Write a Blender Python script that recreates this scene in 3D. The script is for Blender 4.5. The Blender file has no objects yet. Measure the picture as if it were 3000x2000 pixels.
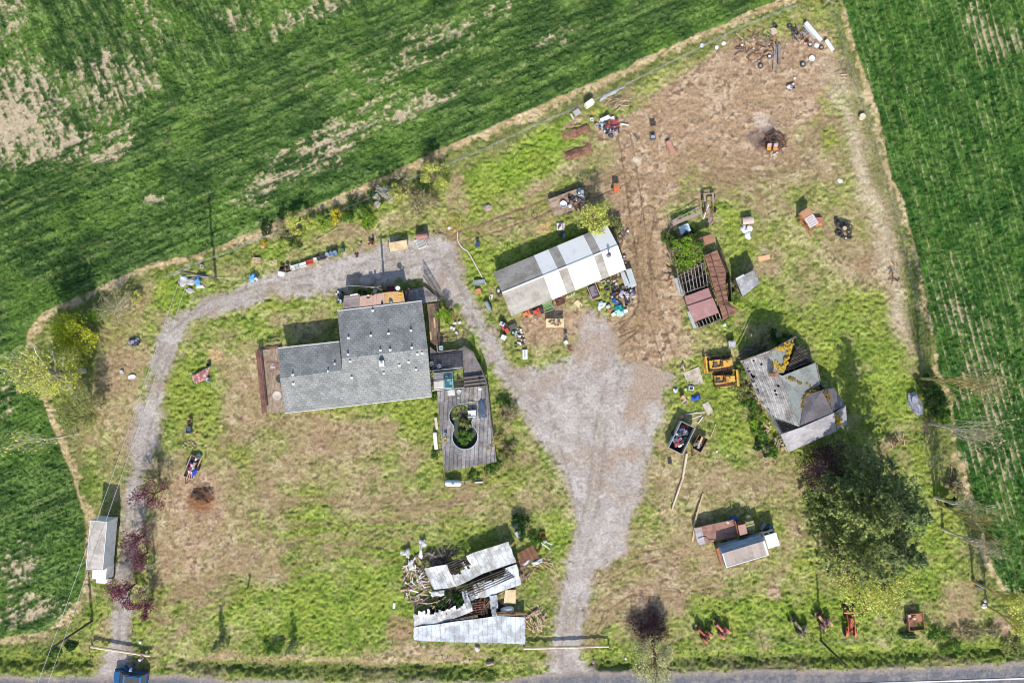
import bpy, math, random
import numpy as np
from mathutils import Vector, Matrix

SC = bpy.context.scene
COL = SC.collection
S = 19.2          # photo pixels per metre on the ground
H = 105.0         # height of the drone
R = random.Random(7)
PI = math.pi

def P(px, py, z=0.0):
    """ground map: photo pixel of something at height z -> world point"""
    k = (H - z) / H / S
    return Vector(((px - 1500) * k, (1000 - py) * k, z))

def ang(dx, dy):
    return math.atan2(-dy, dx)

def lin(c):
    return tuple((x / 255 / 12.92) if x / 255 <= 0.04045 else ((x / 255 + 0.055) / 1.055) ** 2.4 for x in c)

LIGHT = 1.45      # sunlit brightness of a white horizontal surface in the picture
def alb(c):
    return tuple(min(0.86, x / LIGHT) for x in lin(c))

# ------------------------------------------------------------------ materials
MATS = {}
def mat(name, c, rough=0.75, var=0.25, scale=3.0, metal=0.0, c2=None, amount=0.5, s2=0.7, bump=0.0, spec=0.3, stretch=None, island=0.0, trans=0.0):
    """noise-varied principled material: c base colour (as seen sunlit), c2 a second colour in patches"""
    if name in MATS: return MATS[name]
    m = bpy.data.materials.new(name); m.use_nodes = True
    nt = m.node_tree; N = nt.nodes; L = nt.links
    b = N['Principled BSDF']
    tc = N.new('ShaderNodeTexCoord')
    vec = tc.outputs['Object']
    if stretch:
        mp = N.new('ShaderNodeMapping'); mp.inputs['Scale'].default_value = stretch
        L.new(vec, mp.inputs['Vector']); vec = mp.outputs['Vector']
    oi = N.new('ShaderNodeObjectInfo')
    add = N.new('ShaderNodeVectorMath'); add.operation = 'MULTIPLY_ADD'
    L.new(oi.outputs['Random'], add.inputs[0]); add.inputs[1].default_value = (37, 91, 53); L.new(vec, add.inputs[2])
    vec = add.outputs[0]
    n1 = N.new('ShaderNodeTexNoise'); n1.inputs['Scale'].default_value = scale; n1.inputs['Detail'].default_value = 5
    n1.inputs['Roughness'].default_value = 0.65
    L.new(vec, n1.inputs['Vector'])
    r = N.new('ShaderNodeMapRange'); r.inputs[1].default_value = 0.3; r.inputs[2].default_value = 0.7
    r.inputs[3].default_value = 1 - var; r.inputs[4].default_value = 1 + var
    L.new(n1.outputs['Fac'], r.inputs[0])
    base = N.new('ShaderNodeRGB'); base.outputs[0].default_value = alb(c) + (1,)
    col = base.outputs[0]
    if c2:
        n2 = N.new('ShaderNodeTexNoise'); n2.inputs['Scale'].default_value = s2; n2.inputs['Detail'].default_value = 6
        n2.inputs['Roughness'].default_value = 0.7
        L.new(vec, n2.inputs['Vector'])
        rr = N.new('ShaderNodeMapRange'); rr.inputs[1].default_value = 0.62 - amount * 0.3; rr.inputs[2].default_value = 0.74 - amount * 0.3
        L.new(n2.outputs['Fac'], rr.inputs[0])
        mx = N.new('ShaderNodeMix'); mx.data_type = 'RGBA'
        L.new(rr.outputs[0], mx.inputs[0]); L.new(col, mx.inputs[6]); mx.inputs[7].default_value = alb(c2) + (1,)
        col = mx.outputs[2]
    sc = N.new('ShaderNodeVectorMath'); sc.operation = 'SCALE'
    L.new(col, sc.inputs[0])
    fac = r.outputs[0]
    if island:
        g = N.new('ShaderNodeNewGeometry')
        ri = N.new('ShaderNodeMapRange'); ri.inputs[3].default_value = 1 - island; ri.inputs[4].default_value = 1 + island
        L.new(g.outputs['Random Per Island'], ri.inputs[0])
        mu = N.new('ShaderNodeMath'); mu.operation = 'MULTIPLY'
        L.new(ri.outputs[0], mu.inputs[0]); L.new(fac, mu.inputs[1]); fac = mu.outputs[0]
    L.new(fac, sc.inputs['Scale'])
    L.new(sc.outputs[0], b.inputs['Base Color'])
    b.inputs['Roughness'].default_value = rough; b.inputs['Metallic'].default_value = metal
    b.inputs['Specular IOR Level'].default_value = spec
    if bump:
        bp = N.new('ShaderNodeBump'); bp.inputs['Strength'].default_value = bump; bp.inputs['Distance'].default_value = 0.05
        L.new(n1.outputs['Fac'], bp.inputs['Height']); L.new(bp.outputs[0], b.inputs['Normal'])
    if trans:
        t = N.new('ShaderNodeBsdfTranslucent'); L.new(sc.outputs[0], t.inputs['Color'])
        ms = N.new('ShaderNodeMixShader'); ms.inputs[0].default_value = trans
        L.new(b.outputs[0], ms.inputs[1]); L.new(t.outputs[0], ms.inputs[2])
        L.new(ms.outputs[0], N['Material Output'].inputs['Surface'])
    MATS[name] = m
    return m

_cc = {}
def paint(c, rough=0.6, var=0.16, **k):
    key = (c, rough, var)
    if key not in _cc:
        _cc[key] = mat('paint_%d_%d_%d_%d' % (*c, int(rough * 100)), c, rough, var, 2.5, **k)
    return _cc[key]

def strip_mat(name, c, period, axis, dark=0.7, c2=None, var=0.25, amount=0.4, rough=0.8, ang_=0.0, width=0.12, brick=False, metal=0.0):
    """boards / shingle courses / sheet-metal seams: albedo lines every `period` metres along local axis"""
    if name in MATS: return MATS[name]
    m = mat(name, c, rough, var, 2.2, metal, c2, amount, 0.5, bump=0.15)
    nt = m.node_tree; N = nt.nodes; L = nt.links
    b = N['Principled BSDF']
    src = b.inputs['Base Color'].links[0].from_socket
    tc = N.new('ShaderNodeTexCoord'); mp = N.new('ShaderNodeMapping'); mp.inputs['Rotation'].default_value = (0, 0, ang_)
    L.new(tc.outputs['Object'], mp.inputs['Vector'])
    if brick:
        t = N.new('ShaderNodeTexBrick'); t.inputs['Scale'].default_value = 1
        t.inputs['Brick Width'].default_value = period * 1.7; t.inputs['Row Height'].default_value = period
        t.inputs['Mortar Size'].default_value = period * width * 0.5; t.inputs['Bias'].default_value = 0
        t.inputs['Color1'].default_value = (1, 1, 1, 1); t.inputs['Color2'].default_value = (0.84, 0.84, 0.85, 1); t.inputs['Mortar'].default_value = (dark, dark, dark, 1)
        L.new(mp.outputs[0], t.inputs['Vector']); fac = t.outputs['Color']
    else:
        sx = N.new('ShaderNodeSeparateXYZ'); L.new(mp.outputs[0], sx.inputs[0])
        dv = N.new('ShaderNodeMath'); dv.operation = 'DIVIDE'; dv.inputs[1].default_value = period; L.new(sx.outputs[axis], dv.inputs[0])
        fl = N.new('ShaderNodeMath'); fl.operation = 'FLOOR'; L.new(dv.outputs[0], fl.inputs[0])
        fr = N.new('ShaderNodeMath'); fr.operation = 'FRACT'; L.new(dv.outputs[0], fr.inputs[0])
        wn = N.new('ShaderNodeTexWhiteNoise'); wn.noise_dimensions = '1D'; L.new(fl.outputs[0], wn.inputs['W'])
        r1 = N.new('ShaderNodeMapRange'); r1.inputs[3].default_value = 1 - (1 - dark) * 0.6; r1.inputs[4].default_value = 1.08; L.new(wn.outputs[0], r1.inputs[0])
        lt = N.new('ShaderNodeMath'); lt.operation = 'LESS_THAN'; lt.inputs[1].default_value = width; L.new(fr.outputs[0], lt.inputs[0])
        r2 = N.new('ShaderNodeMapRange'); r2.inputs[3].default_value = 1; r2.inputs[4].default_value = dark; L.new(lt.outputs[0], r2.inputs[0])
        mu = N.new('ShaderNodeMath'); mu.operation = 'MULTIPLY'; L.new(r1.outputs[0], mu.inputs[0]); L.new(r2.outputs[0], mu.inputs[1])
        fac = mu.outputs[0]
    mx = N.new('ShaderNodeMix'); mx.data_type = 'RGBA'; mx.blend_type = 'MULTIPLY'; mx.inputs[0].default_value = 1
    L.new(src, mx.inputs[6]); L.new(fac, mx.inputs[7])
    L.new(mx.outputs[2], b.inputs['Base Color'])
    return m

# ------------------------------------------------------------------ mesh builder
class MB:
    def __init__(s): s.v = []; s.f = []; s.mi = []; s.m = 0
    def add(s, vs, fs):
        o = len(s.v); s.v += [tuple(v) for v in vs]
        s.f += [tuple(i + o for i in f) for f in fs]; s.mi += [s.m] * len(fs)
    def box(s, c, d, rz=0, ry=0, rx=0, top=1.0):
        x, y, z = d[0] / 2, d[1] / 2, d[2] / 2
        vs = [Vector((sx * x * (top if sz > 0 else 1), sy * y * (top if sz > 0 else 1), sz * z)) for sz in (-1, 1) for sy in (-1, 1) for sx in (-1, 1)]
        if rz or ry or rx:
            m = Matrix.Rotation(rz, 3, 'Z') @ Matrix.Rotation(ry, 3, 'Y') @ Matrix.Rotation(rx, 3, 'X')
            vs = [m @ v for v in vs]
        c = Vector(c); s.add([v + c for v in vs], [(0, 2, 3, 1), (4, 5, 7, 6), (0, 1, 5, 4), (2, 6, 7, 3), (0, 4, 6, 2), (1, 3, 7, 5)])
        return s
    def beam(s, p, q, w, h):
        p = Vector(p); q = Vector(q); d = (q - p)
        if d.length < 1e-6: return s
        d.normalize(); up = Vector((0, 0, 1)) if abs(d.z) < 0.95 else Vector((1, 0, 0))
        a = d.cross(up).normalized(); b = a.cross(d)
        vs = [e + a * (w / 2 * i) + b * (h / 2 * j) for e in (p, q) for j in (-1, 1) for i in (-1, 1)]
        s.add(vs, [(0, 1, 3, 2), (4, 6, 7, 5), (0, 4, 5, 1), (2, 3, 7, 6), (0, 2, 6, 4), (1, 5, 7, 3)])
        return s
    def tube(s, pts, rs, n=6):
        pts = [Vector(p) for p in pts]
        if not hasattr(rs, '__len__'): rs = [rs] * len(pts)
        vs = []; fs = []
        for i, p in enumerate(pts):
            d = (pts[min(i + 1, len(pts) - 1)] - pts[max(i - 1, 0)]).normalized()
            up = Vector((0, 0, 1)) if abs(d.z) < 0.9 else Vector((1, 0, 0))
            a = d.cross(up).normalized(); b = a.cross(d)
            for k in range(n):
                t = 2 * PI * k / n; vs.append(p + (a * math.cos(t) + b * math.sin(t)) * rs[i])
        for i in range(len(pts) - 1):
            for k in range(n):
                k2 = (k + 1) % n; fs.append((i * n + k, i * n + k2, (i + 1) * n + k2, (i + 1) * n + k))
        fs.append(tuple(range(n - 1, -1, -1))); fs.append(tuple(range((len(pts) - 1) * n, len(pts) * n)))
        s.add(vs, fs); return s
    def prism(s, poly, z0, z1):
        n = len(poly); A = sum(poly[i][0] * poly[(i + 1) % n][1] - poly[(i + 1) % n][0] * poly[i][1] for i in range(n))
        if A < 0: poly = poly[::-1]
        vs = [(p[0], p[1], z0) for p in poly] + [(p[0], p[1], z1) for p in poly]
        fs = [tuple(range(n - 1, -1, -1)), tuple(range(n, 2 * n))] + [(i, (i + 1) % n, n + (i + 1) % n, n + i) for i in range(n)]
        s.add(vs, fs); return s
    def slab(s, poly, t):
        """flat 3-D polygon given its underside thickness t"""
        poly = [Vector(p) for p in poly]; n = len(poly)
        nor = Vector((0, 0, 0))
        for i in range(n): nor += (poly[i] - poly[0]).cross(poly[(i + 1) % n] - poly[0])
        nor.normalize()
        if nor.z < 0: poly = poly[::-1]; nor = -nor
        vs = poly + [p - nor * t for p in poly]
        fs = [tuple(range(n)), tuple(range(2 * n - 1, n - 1, -1))] + [(i, n + i, n + (i + 1) % n, (i + 1) % n) for i in range(n)]
        s.add(vs, fs); return s
    def lathe(s, prof, n=12, c=(0, 0, 0), rot=None):
        vs = []; c = Vector(c)
        for r, z in prof:
            for k in range(n):
                v = Vector((r * math.cos(2 * PI * k / n), r * math.sin(2 * PI * k / n), z))
                vs.append((rot @ v if rot else v) + c)
        fs = [(i * n + k, i * n + (k + 1) % n, (i + 1) * n + (k + 1) % n, (i + 1) * n + k) for i in range(len(prof) - 1) for k in range(n)]
        if prof[0][0] > 1e-4: fs.append(tuple(range(n - 1, -1, -1)))
        if prof[-1][0] > 1e-4: fs.append(tuple(range((len(prof) - 1) * n, len(prof) * n)))
        s.add(vs, fs); return s
    def torus(s, c, Rr, r, rot=None, n=16, k=6, sq=1.0):
        vs = []; c = Vector(c)
        for i in range(n):
            a = 2 * PI * i / n
            for j in range(k):
                b = 2 * PI * j / k
                v = Vector(((Rr + r * math.cos(b)) * math.cos(a), (Rr + r * math.cos(b)) * math.sin(a), r * sq * math.sin(b)))
                vs.append((rot @ v if rot else v) + c)
        s.add(vs, [(i * k + j, ((i + 1) % n) * k + j, ((i + 1) % n) * k + (j + 1) % k, i * k + (j + 1) % k) for i in range(n) for j in range(k)])
        return s
    def patch(s, fn, nu, nv, t=0.03, keep=None):
        """surface fn(u,v)->point on a grid, thickened downwards; keep(u,v) drops torn-away cells"""
        g = [[Vector(fn(i / nu, j / nv)) for i in range(nu + 1)] for j in range(nv + 1)]
        vs = [p for row in g for p in row]; n = len(vs)
        vs = vs + [p - Vector((0, 0, t)) for p in vs]
        w = nu + 1
        on = {(i, j) for j in range(nv) for i in range(nu) if keep is None or keep((i + .5) / nu, (j + .5) / nv)}
        fs = []
        for i, j in on:
            a, b, c_, d = j * w + i, j * w + i + 1, (j + 1) * w + i + 1, (j + 1) * w + i
            fs.append((a, b, c_, d)); fs.append((d + n, c_ + n, b + n, a + n))
            if (i, j - 1) not in on: fs.append((a, a + n, b + n, b))
            if (i, j + 1) not in on: fs.append((c_, c_ + n, d + n, d))
            if (i - 1, j) not in on: fs.append((d, d + n, a + n, a))
            if (i + 1, j) not in on: fs.append((b, b + n, c_ + n, c_))
        s.add(vs, fs); return s
    def blob(s, c, d, rnd=0.25, n=8, m=5, rng=R):
        vs = []; c = Vector(c)
        for j in range(m + 1):
            t = PI * j / m
            for k in range(n):
                q = 1 + rng.uniform(-rnd, rnd); a = 2 * PI * k / n
                vs.append(c + Vector((d[0] * q * math.sin(t) * math.cos(a), d[1] * q * math.sin(t) * math.sin(a), -d[2] * q * math.cos(t) if 0 < j < m else -d[2] * math.cos(t))))
        fs = [(j * n + k, j * n + (k + 1) % n, (j + 1) * n + (k + 1) % n, (j + 1) * n + k) for j in range(m) for k in range(n)]
        s.add(vs, fs); return s
    def build(s, name, mats, parent=None, world=False, smooth=False, loc=None, rz=0.0):
        if not isinstance(mats, (list, tuple)): mats = [mats]
        V = np.array(s.v, dtype=float)
        off = Vector((0, 0, 0))
        if parent is None and loc is None:
            lo = V.min(0); hi = V.max(0); off = Vector(((lo[0] + hi[0]) / 2, (lo[1] + hi[1]) / 2, lo[2]))
        elif parent is not None and world:
            off = parent.location.copy()
        V = V - np.array(off)
        me = bpy.data.meshes.new(name); me.from_pydata(V.tolist(), [], s.f)
        for m in mats: me.materials.append(m)
        if max(s.mi, default=0): me.polygons.foreach_set('material_index', s.mi)
        if smooth: me.polygons.foreach_set('use_smooth', [True] * len(s.f))
        me.validate(); me.update()
        o = bpy.data.objects.new(name, me); COL.objects.link(o)
        if parent is not None: o.parent = parent
        elif loc is not None: o.location = loc; o.rotation_euler = (0, 0, rz)
        else: o.location = off
        return o

def tag(o, label, cat, group=None, kind=None):
    if label: o['label'] = label
    if cat: o['category'] = cat
    if group: o['group'] = group
    if kind: o['kind'] = kind
    return o

def thing(name, label, cat, loc=(0, 0, 0), rz=0.0, group=None):
    o = bpy.data.objects.new(name, None); o.empty_display_size = 0.3; COL.objects.link(o)
    o.location = loc; o.rotation_euler = (0, 0, rz)
    return tag(o, label, cat, group)

def dup(root, loc, rz, label, group=None):
    r = root.copy(); COL.objects.link(r); r.location = loc; r.rotation_euler = (root.rotation_euler.x, root.rotation_euler.y, rz)
    r['label'] = label
    if group: r['group'] = group
    for ch in list(root.children):
        c = ch.copy(); COL.objects.link(c); c.parent = r
        for g in list(ch.children):
            d = g.copy(); COL.objects.link(d); d.parent = c
    return r

def mesh_np(name, V, F, mats, parent=None, loc=(0, 0, 0), smooth=False):
    me = bpy.data.meshes.new(name)
    k = F.shape[1]
    me.vertices.add(len(V)); me.vertices.foreach_set('co', V.astype(np.float32).ravel())
    me.loops.add(F.size); me.loops.foreach_set('vertex_index', F.astype(np.int32).ravel())
    me.polygons.add(len(F)); me.polygons.foreach_set('loop_start', np.arange(0, F.size, k, dtype=np.int32))
    me.polygons.foreach_set('loop_total', np.full(len(F), k, dtype=np.int32))
    if smooth: me.polygons.foreach_set('use_smooth', np.ones(len(F), dtype=bool))
    me.update(calc_edges=True)
    for m in (mats if isinstance(mats, (list, tuple)) else [mats]): me.materials.append(m)
    o = bpy.data.objects.new(name, me); COL.objects.link(o)
    if parent is not None: o.parent = parent
    o.location = loc
    return o

# ------------------------------------------------------------------ noise
NT = np.random.RandomState(3).rand(64, 256, 256).astype(np.float32)
def vn(X, Y, sc, seed):
    x = X / sc + seed * 17.3; y = Y / sc + seed * 5.7
    xi = np.floor(x).astype(np.int32); yi = np.floor(y).astype(np.int32)
    fx = (x - xi).astype(np.float32); fy = (y - yi).astype(np.float32)
    fx = fx * fx * (3 - 2 * fx); fy = fy * fy * (3 - 2 * fy)
    T = NT[seed % 64]; a = xi & 255; b = yi & 255; a1 = (a + 1) & 255; b1 = (b + 1) & 255
    return (T[a, b] * (1 - fx) + T[a1, b] * fx) * (1 - fy) + (T[a, b1] * (1 - fx) + T[a1, b1] * fx) * fy
def fbm(X, Y, sc, seed, o=4, g=0.55):
    r = 0; a = 1; t = 0
    for i in range(o):
        r = r + a * vn(X, Y, sc / 2 ** i, seed + i * 7); t += a; a *= g
    return r / t
def sst(a, b, x):
    t = np.clip((x - a) / (b - a), 0, 1); return t * t * (3 - 2 * t)
# ================================================================== GROUND
NFIELD = [(-700, -700), (2420, -700), (2330, -30), (2240, 16), (2000, 118), (1750, 235), (1500, 345), (1300, 430), (1100, 528), (900, 612), (765, 668), (600, 738), (425, 775), (340, 820),
          (230, 868), (123, 914), (85, 960), (74, 1028), (95, 1090), (112, 1130), (140, 1220), (170, 1284), (187, 1333), (220, 1420), (247, 1520), (251, 1652), (238, 1741), (183, 1814), (145, 1843), (0, 1869), (-700, 1880)]
EFIELD = [(2460, -700), (2468, 0), (2493, 85), (2523, 191), (2566, 306), (2587, 396), (2608, 502), (2646, 595), (2668, 667), (2701, 795), (2719, 892), (2740, 986), (2748, 1084), (2787, 1156),
          (2799, 1241), (2808, 1330), (2829, 1360), (2842, 1440), (2885, 1571), (2902, 1652), (2948, 1729), (3000, 1760), (3700, 1800), (3700, -700)]
DRIVE = [(1617, 1925), (1622, 1830), (1640, 1720), (1662, 1630), (1682, 1545), (1676, 1490), (1660, 1440), (1640, 1395), (1600, 1330), (1550, 1250), (1500, 1170), (1455, 1105), (1420, 1030), (1398, 985),
         (1372, 925), (1345, 885), (1318, 905), (1300, 880), (1250, 850), (1230, 825), (1000, 850), (940, 858), (860, 872), (790, 872), (740, 900), (660, 915), (580, 940), (540, 980), (505, 1050), (490, 1130), (470, 1220), (455, 1300), (430, 1390), (415, 1480),
         (400, 1600), (392, 1700), (385, 1800), (378, 1890), (395, 1960), (420, 2030), (250, 2030), (290, 1960), (322, 1890), (327, 1800), (340, 1700), (350, 1600), (362, 1500), (372, 1400), (386, 1300), (402, 1220), (426, 1150), (440, 1080), (456, 1010), (490, 945), (540, 910),
         (620, 868), (690, 842), (760, 815), (850, 792), (930, 768), (1040, 738), (1130, 706), (1200, 692), (1300, 688), (1345, 700), (1344, 752), (1366, 846), (1408, 914), (1451, 990), (1480, 1037), (1523, 1079), (1590, 1062), (1655, 1048), (1697, 1005),
         (1690, 930), (1740, 900), (1790, 930), (1805, 965), (1822, 1050), (1860, 1060), (1893, 1060), (1985, 1100), (1950, 1156), (1955, 1211), (1930, 1262), (1914, 1333), (1889, 1375), (1880, 1473), (1838, 1546), (1834, 1622), (1790, 1640), (1746, 1673), (1724, 1771), (1708, 1865), (1706, 1915), (1735, 1960), (1800, 2030), (1520, 2030), (1600, 1965)]
ROADTOP = [(-700, 1968), (0, 1972), (290, 1970), (532, 1964), (640, 1982), (1000, 1990), (1450, 1988), (1560, 1972), (1700, 1960), (2000, 1958), (2400, 1952), (2725, 1946), (3000, 1930), (3700, 1900), (3700, 2700), (-700, 2700)]
DITCH = [[(-300, 1930), (0, 1938), (255, 1940)], [(540, 1946), (760, 1955), (1000, 1958), (1250, 1962), (1440, 1966)], [(1740, 1946), (1900, 1950), (2050, 1935), (2400, 1928), (2700, 1920), (3000, 1905), (3300, 1890)]]

def axis(lo, hi, st):
    a = np.arange(lo, hi + st / 2, st)
    return np.concatenate([[-1600, -600, -220], a, [220, 600, 1600]])
GX = axis(-86, 86, 0.16); GY = axis(-60, 60, 0.16)
X, Y = np.meshgrid(GX, GY)
PXX = X * S + 1500; PYY = 1000 - Y * S

def polydist(poly, closed=True, A=None, B=None):
    A = PXX if A is None else A; B = PYY if B is None else B
    d = np.full(A.shape, 1e9, dtype=np.float32); ins = np.zeros(A.shape, dtype=bool)
    n = len(poly)
    for i in range(n if closed else n - 1):
        x0, y0 = poly[i]; x1, y1 = poly[(i + 1) % n]
        dx, dy = x1 - x0, y1 - y0; t = np.clip(((A - x0) * dx + (B - y0) * dy) / (dx * dx + dy * dy + 1e-9), 0, 1)
        d = np.minimum(d, (A - x0 - t * dx) ** 2 + (B - y0 - t * dy) ** 2)
        if closed and y0 != y1:
            c = ((y0 > B) != (y1 > B)) & (A < (x1 - x0) * (B - y0) / (y1 - y0) + x0)
            ins ^= c
    d = np.sqrt(d) / S
    return np.where(ins, -d, d) if closed else d

wob = (fbm(X, Y, 3.0, 11, 4) - 0.5) * 1.6
wob2 = (fbm(X, Y, 0.9, 12, 3) - 0.5) * 1.2
sdN = polydist(NFIELD) + wob * 0.5 + wob2 * 0.3
sdE = polydist(EFIELD) + wob * 0.5 + wob2 * 0.3
sdD = polydist(DRIVE) + wob * 1.0 + wob2 * 0.6 - .25 * sst(620, 520, PXX) - .5 * np.exp(-((PXX - 1420) / 120) ** 2 - ((PYY - 900) / 170) ** 2)
sdR = polydist(ROADTOP) + .35 + wob * 0.6
dD = np.minimum.reduce([polydist(p, False) for p in DITCH])

def blobs(lst):
    r = np.zeros(X.shape, dtype=np.float32)
    wx = PXX + (fbm(X, Y, 6, 21, 3) - 0.5) * 70; wy = PYY + (fbm(X, Y, 6, 31, 3) - 0.5) * 70
    for cx, cy, rx, ry, a, w in lst:
        c, s_ = math.cos(math.radians(a)), math.sin(math.radians(a))
        u = ((wx - cx) * c + (wy - cy) * s_) / rx; v = (-(wx - cx) * s_ + (wy - cy) * c) / ry
        r = r + w * np.exp(-(u * u + v * v) ** 1.3 * 0.8)
    return r
DIRT = [(1930, 640, 60, 140, 8, .55), (1945, 840, 50, 120, 0, .5), (1900, 1120, 50, 90, 0, .6), (1830, 540, 80, 60, 0, .5), (1640, 930, 90, 40, -15, .6), (1560, 985, 60, 40, 0, .4), (1700, 1010, 40, 40, 0, .5), (2230, 260, 250, 150, -15, 1.0), (2040, 440, 130, 80, -10, .5), (2080, 230, 120, 60, -30, .8), (2350, 170, 90, 110, 0, .75), (1960, 330, 220, 60, -25, .8), (2180, 430, 190, 80, 0, .6), (1890, 480, 100, 90, 0, .75),
        (1865, 620, 62, 160, 5, .9), (1888, 800, 72, 160, 0, 1.05), (1885, 970, 95, 95, 0, 1.2), (2000, 1015, 120, 40, -10, .7), (1790, 360, 70, 35, -20, .5), (2260, 430, 60, 50, 0, .6),
        (420, 850, 40, 60, 0, .8), (350, 985, 90, 70, 0, .6), (340, 1140, 60, 60, 0, .5), (240, 1290, 80, 60, 0, .45), (330, 910, 60, 30, 0, .4),
        (590, 1560, 130, 180, 0, .8), (560, 1440, 90, 60, 0, .5), (592, 1462, 40, 36, 0, 1.0), (720, 1130, 54, 120, 0, .8), (780, 1225, 80, 30, 0, .45), (960, 1290, 160, 62, 0, .62), (970, 1400, 150, 45, 0, .45), (640, 1020, 35, 50, 0, .5),
        (1170, 1850, 60, 60, 0, .7), (1610, 1700, 35, 90, 0, .6), (1300, 1898, 140, 12, 0, .8), (1940, 1640, 100, 150, 0, .5), (1870, 1790, 80, 100, 0, .8), (2150, 1420, 150, 60, 0, .3), (2270, 1725, 30, 25, 0, .9),
        (2310, 1570, 35, 110, 10, .6), (2800, 1820, 150, 50, 0, .55), (2960, 1850, 60, 50, 0, .7), (2560, 790, 90, 50, 0, .5), (2480, 820, 90, 50, 0, .3), (2500, 430, 80, 60, 0, .4), (2600, 1310, 90, 45, 0, .5), (2800, 1400, 20, 90, 0, .7),
        (1610, 950, 120, 55, -15, .8), (2000, 880, 40, 60, 0, .4), (1690, 360, 40, 14, -18, .9), (1695, 450, 40, 14, -18, .9), (800, 1820, 40, 14, 0, .4), (1580, 1815, 25, 12, 0, .4), (1740, 560, 40, 40, 0, .5), (1500, 1460, 140, 25, -8, .35), (1290, 500, 20, 30, 0, .3),
        (1330, 700, 40, 30, 0, .5), (330, 1760, 12, 60, 10, .6), (770, 1640, 60, 20, -12, .5), (2330, 620, 200, 40, 0, .25), (1180, 640, 90, 30, 0, .4), (1240, 1800, 40, 90, 0, .3), (2240, 600, 60, 40, 0, .3), (120, 1880, 140, 30, 0, .6), (2090, 730, 40, 60, 0, .5), (2210, 950, 60, 20, 0, .5),
        (2440, 1810, 20, 16, 0, .5), (2580, 1814, 16, 14, 0, .7), (1290, 990, 30, 40, 0, .7), (1480, 1230, 40, 60, 0, .4)]
DRY = [(2640, 900, 24, 170, -12, 1.2), (2570, 520, 35, 170, -14, .9), (2520, 300, 30, 140, -12, .7), (2560, 760, 110, 110, 0, .6), (2450, 650, 150, 120, 0, .35), (2100, 1400, 200, 120, 0, .4), (2000, 1650, 200, 150, 0, .45), (1750, 260, 120, 40, -25, .6), (2300, 470, 250, 80, 0, .35),
       (590, 1540, 180, 190, 0, .6), (700, 1120, 70, 130, 0, .4), (950, 1320, 220, 90, 0, .5), (900, 1230, 150, 40, 0, .4), (350, 1150, 80, 80, 0, .5), (250, 1250, 80, 80, 0, .4), (1150, 620, 250, 35, -20, .35), (1400, 1500, 200, 40, 0, .3), (1300, 1920, 200, 16, 0, .6),
       (2250, 1900, 400, 10, 0, .5), (850, 1935, 350, 8, 0, .9), (1250, 1935, 200, 10, 0, .7), (2700, 1780, 150, 40, 0, .4), (2220, 1100, 40, 80, 0, .3), (2200, 1200, 40, 80, 0, .3), (800, 930, 40, 30, 0, .5), (1560, 1000, 80, 40, 0, .3), (1700, 1030, 60, 30, 0, .5), (1340, 600, 40, 60, 0, .4), (1600, 540, 150, 30, -20, .5)]
GREEN = [(1500, 500, 150, 60, -20, .8), (1620, 400, 90, 40, -25, .8), (1540, 740, 120, 40, -20, .4), (600, 730, 90, 40, -20, .5), (500, 850, 70, 50, 0, .7), (1395, 1040, 22, 80, -25, .9), (760, 960, 110, 40, -15, .4), (600, 1100, 80, 60, 0, .3), (1220, 1230, 60, 60, 0, .4), (1000, 1530, 260, 40, 0, .35),
         (900, 1800, 380, 80, 0, .55), (1100, 1650, 160, 60, 0, .35), (2350, 1800, 400, 50, 0, .6), (2350, 1905, 600, 22, 0, .6), (2700, 1600, 60, 140, 0, .5), (2600, 1120, 100, 100, 0, .5), (2450, 1000, 80, 120, 0, .3), (2420, 395, 25, 30, 0, 1.2), (1330, 1620, 300, 20, 0, .3), (280, 1430, 40, 90, 0, .4), (260, 1720, 26, 100, 0, .6),
         (1000, 645, 120, 30, -20, .6), (800, 720, 60, 30, 0, .5), (1260, 1120, 12, 60, 0, .3), (2160, 1300, 50, 80, 0, .4), (2120, 1140, 60, 40, 0, .4), (1550, 1000, 90, 30, 0, .3), (1400, 780, 40, 60, 0, .5), (2230, 900, 90, 40, 0, .4), (2150, 620, 60, 60, 0, .3), (1640, 1560, 40, 60, 0, .3), (2080, 880, 60, 30, 0, .4), (2420, 1290, 100, 60, 0, .3)]
bd = blobs(DIRT); by = blobs(DRY); bg = blobs(GREEN)
f1 = fbm(X, Y, 5.0, 1, 5, 0.6); f2 = fbm(X, Y, 1.6, 2, 4, 0.65); f3 = fbm(X, Y, 0.55, 3, 2, 0.7); f4 = fbm(X, Y, 2.6, 4, 4, 0.65); f5 = fbm(X, Y, 14, 5, 3)

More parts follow.
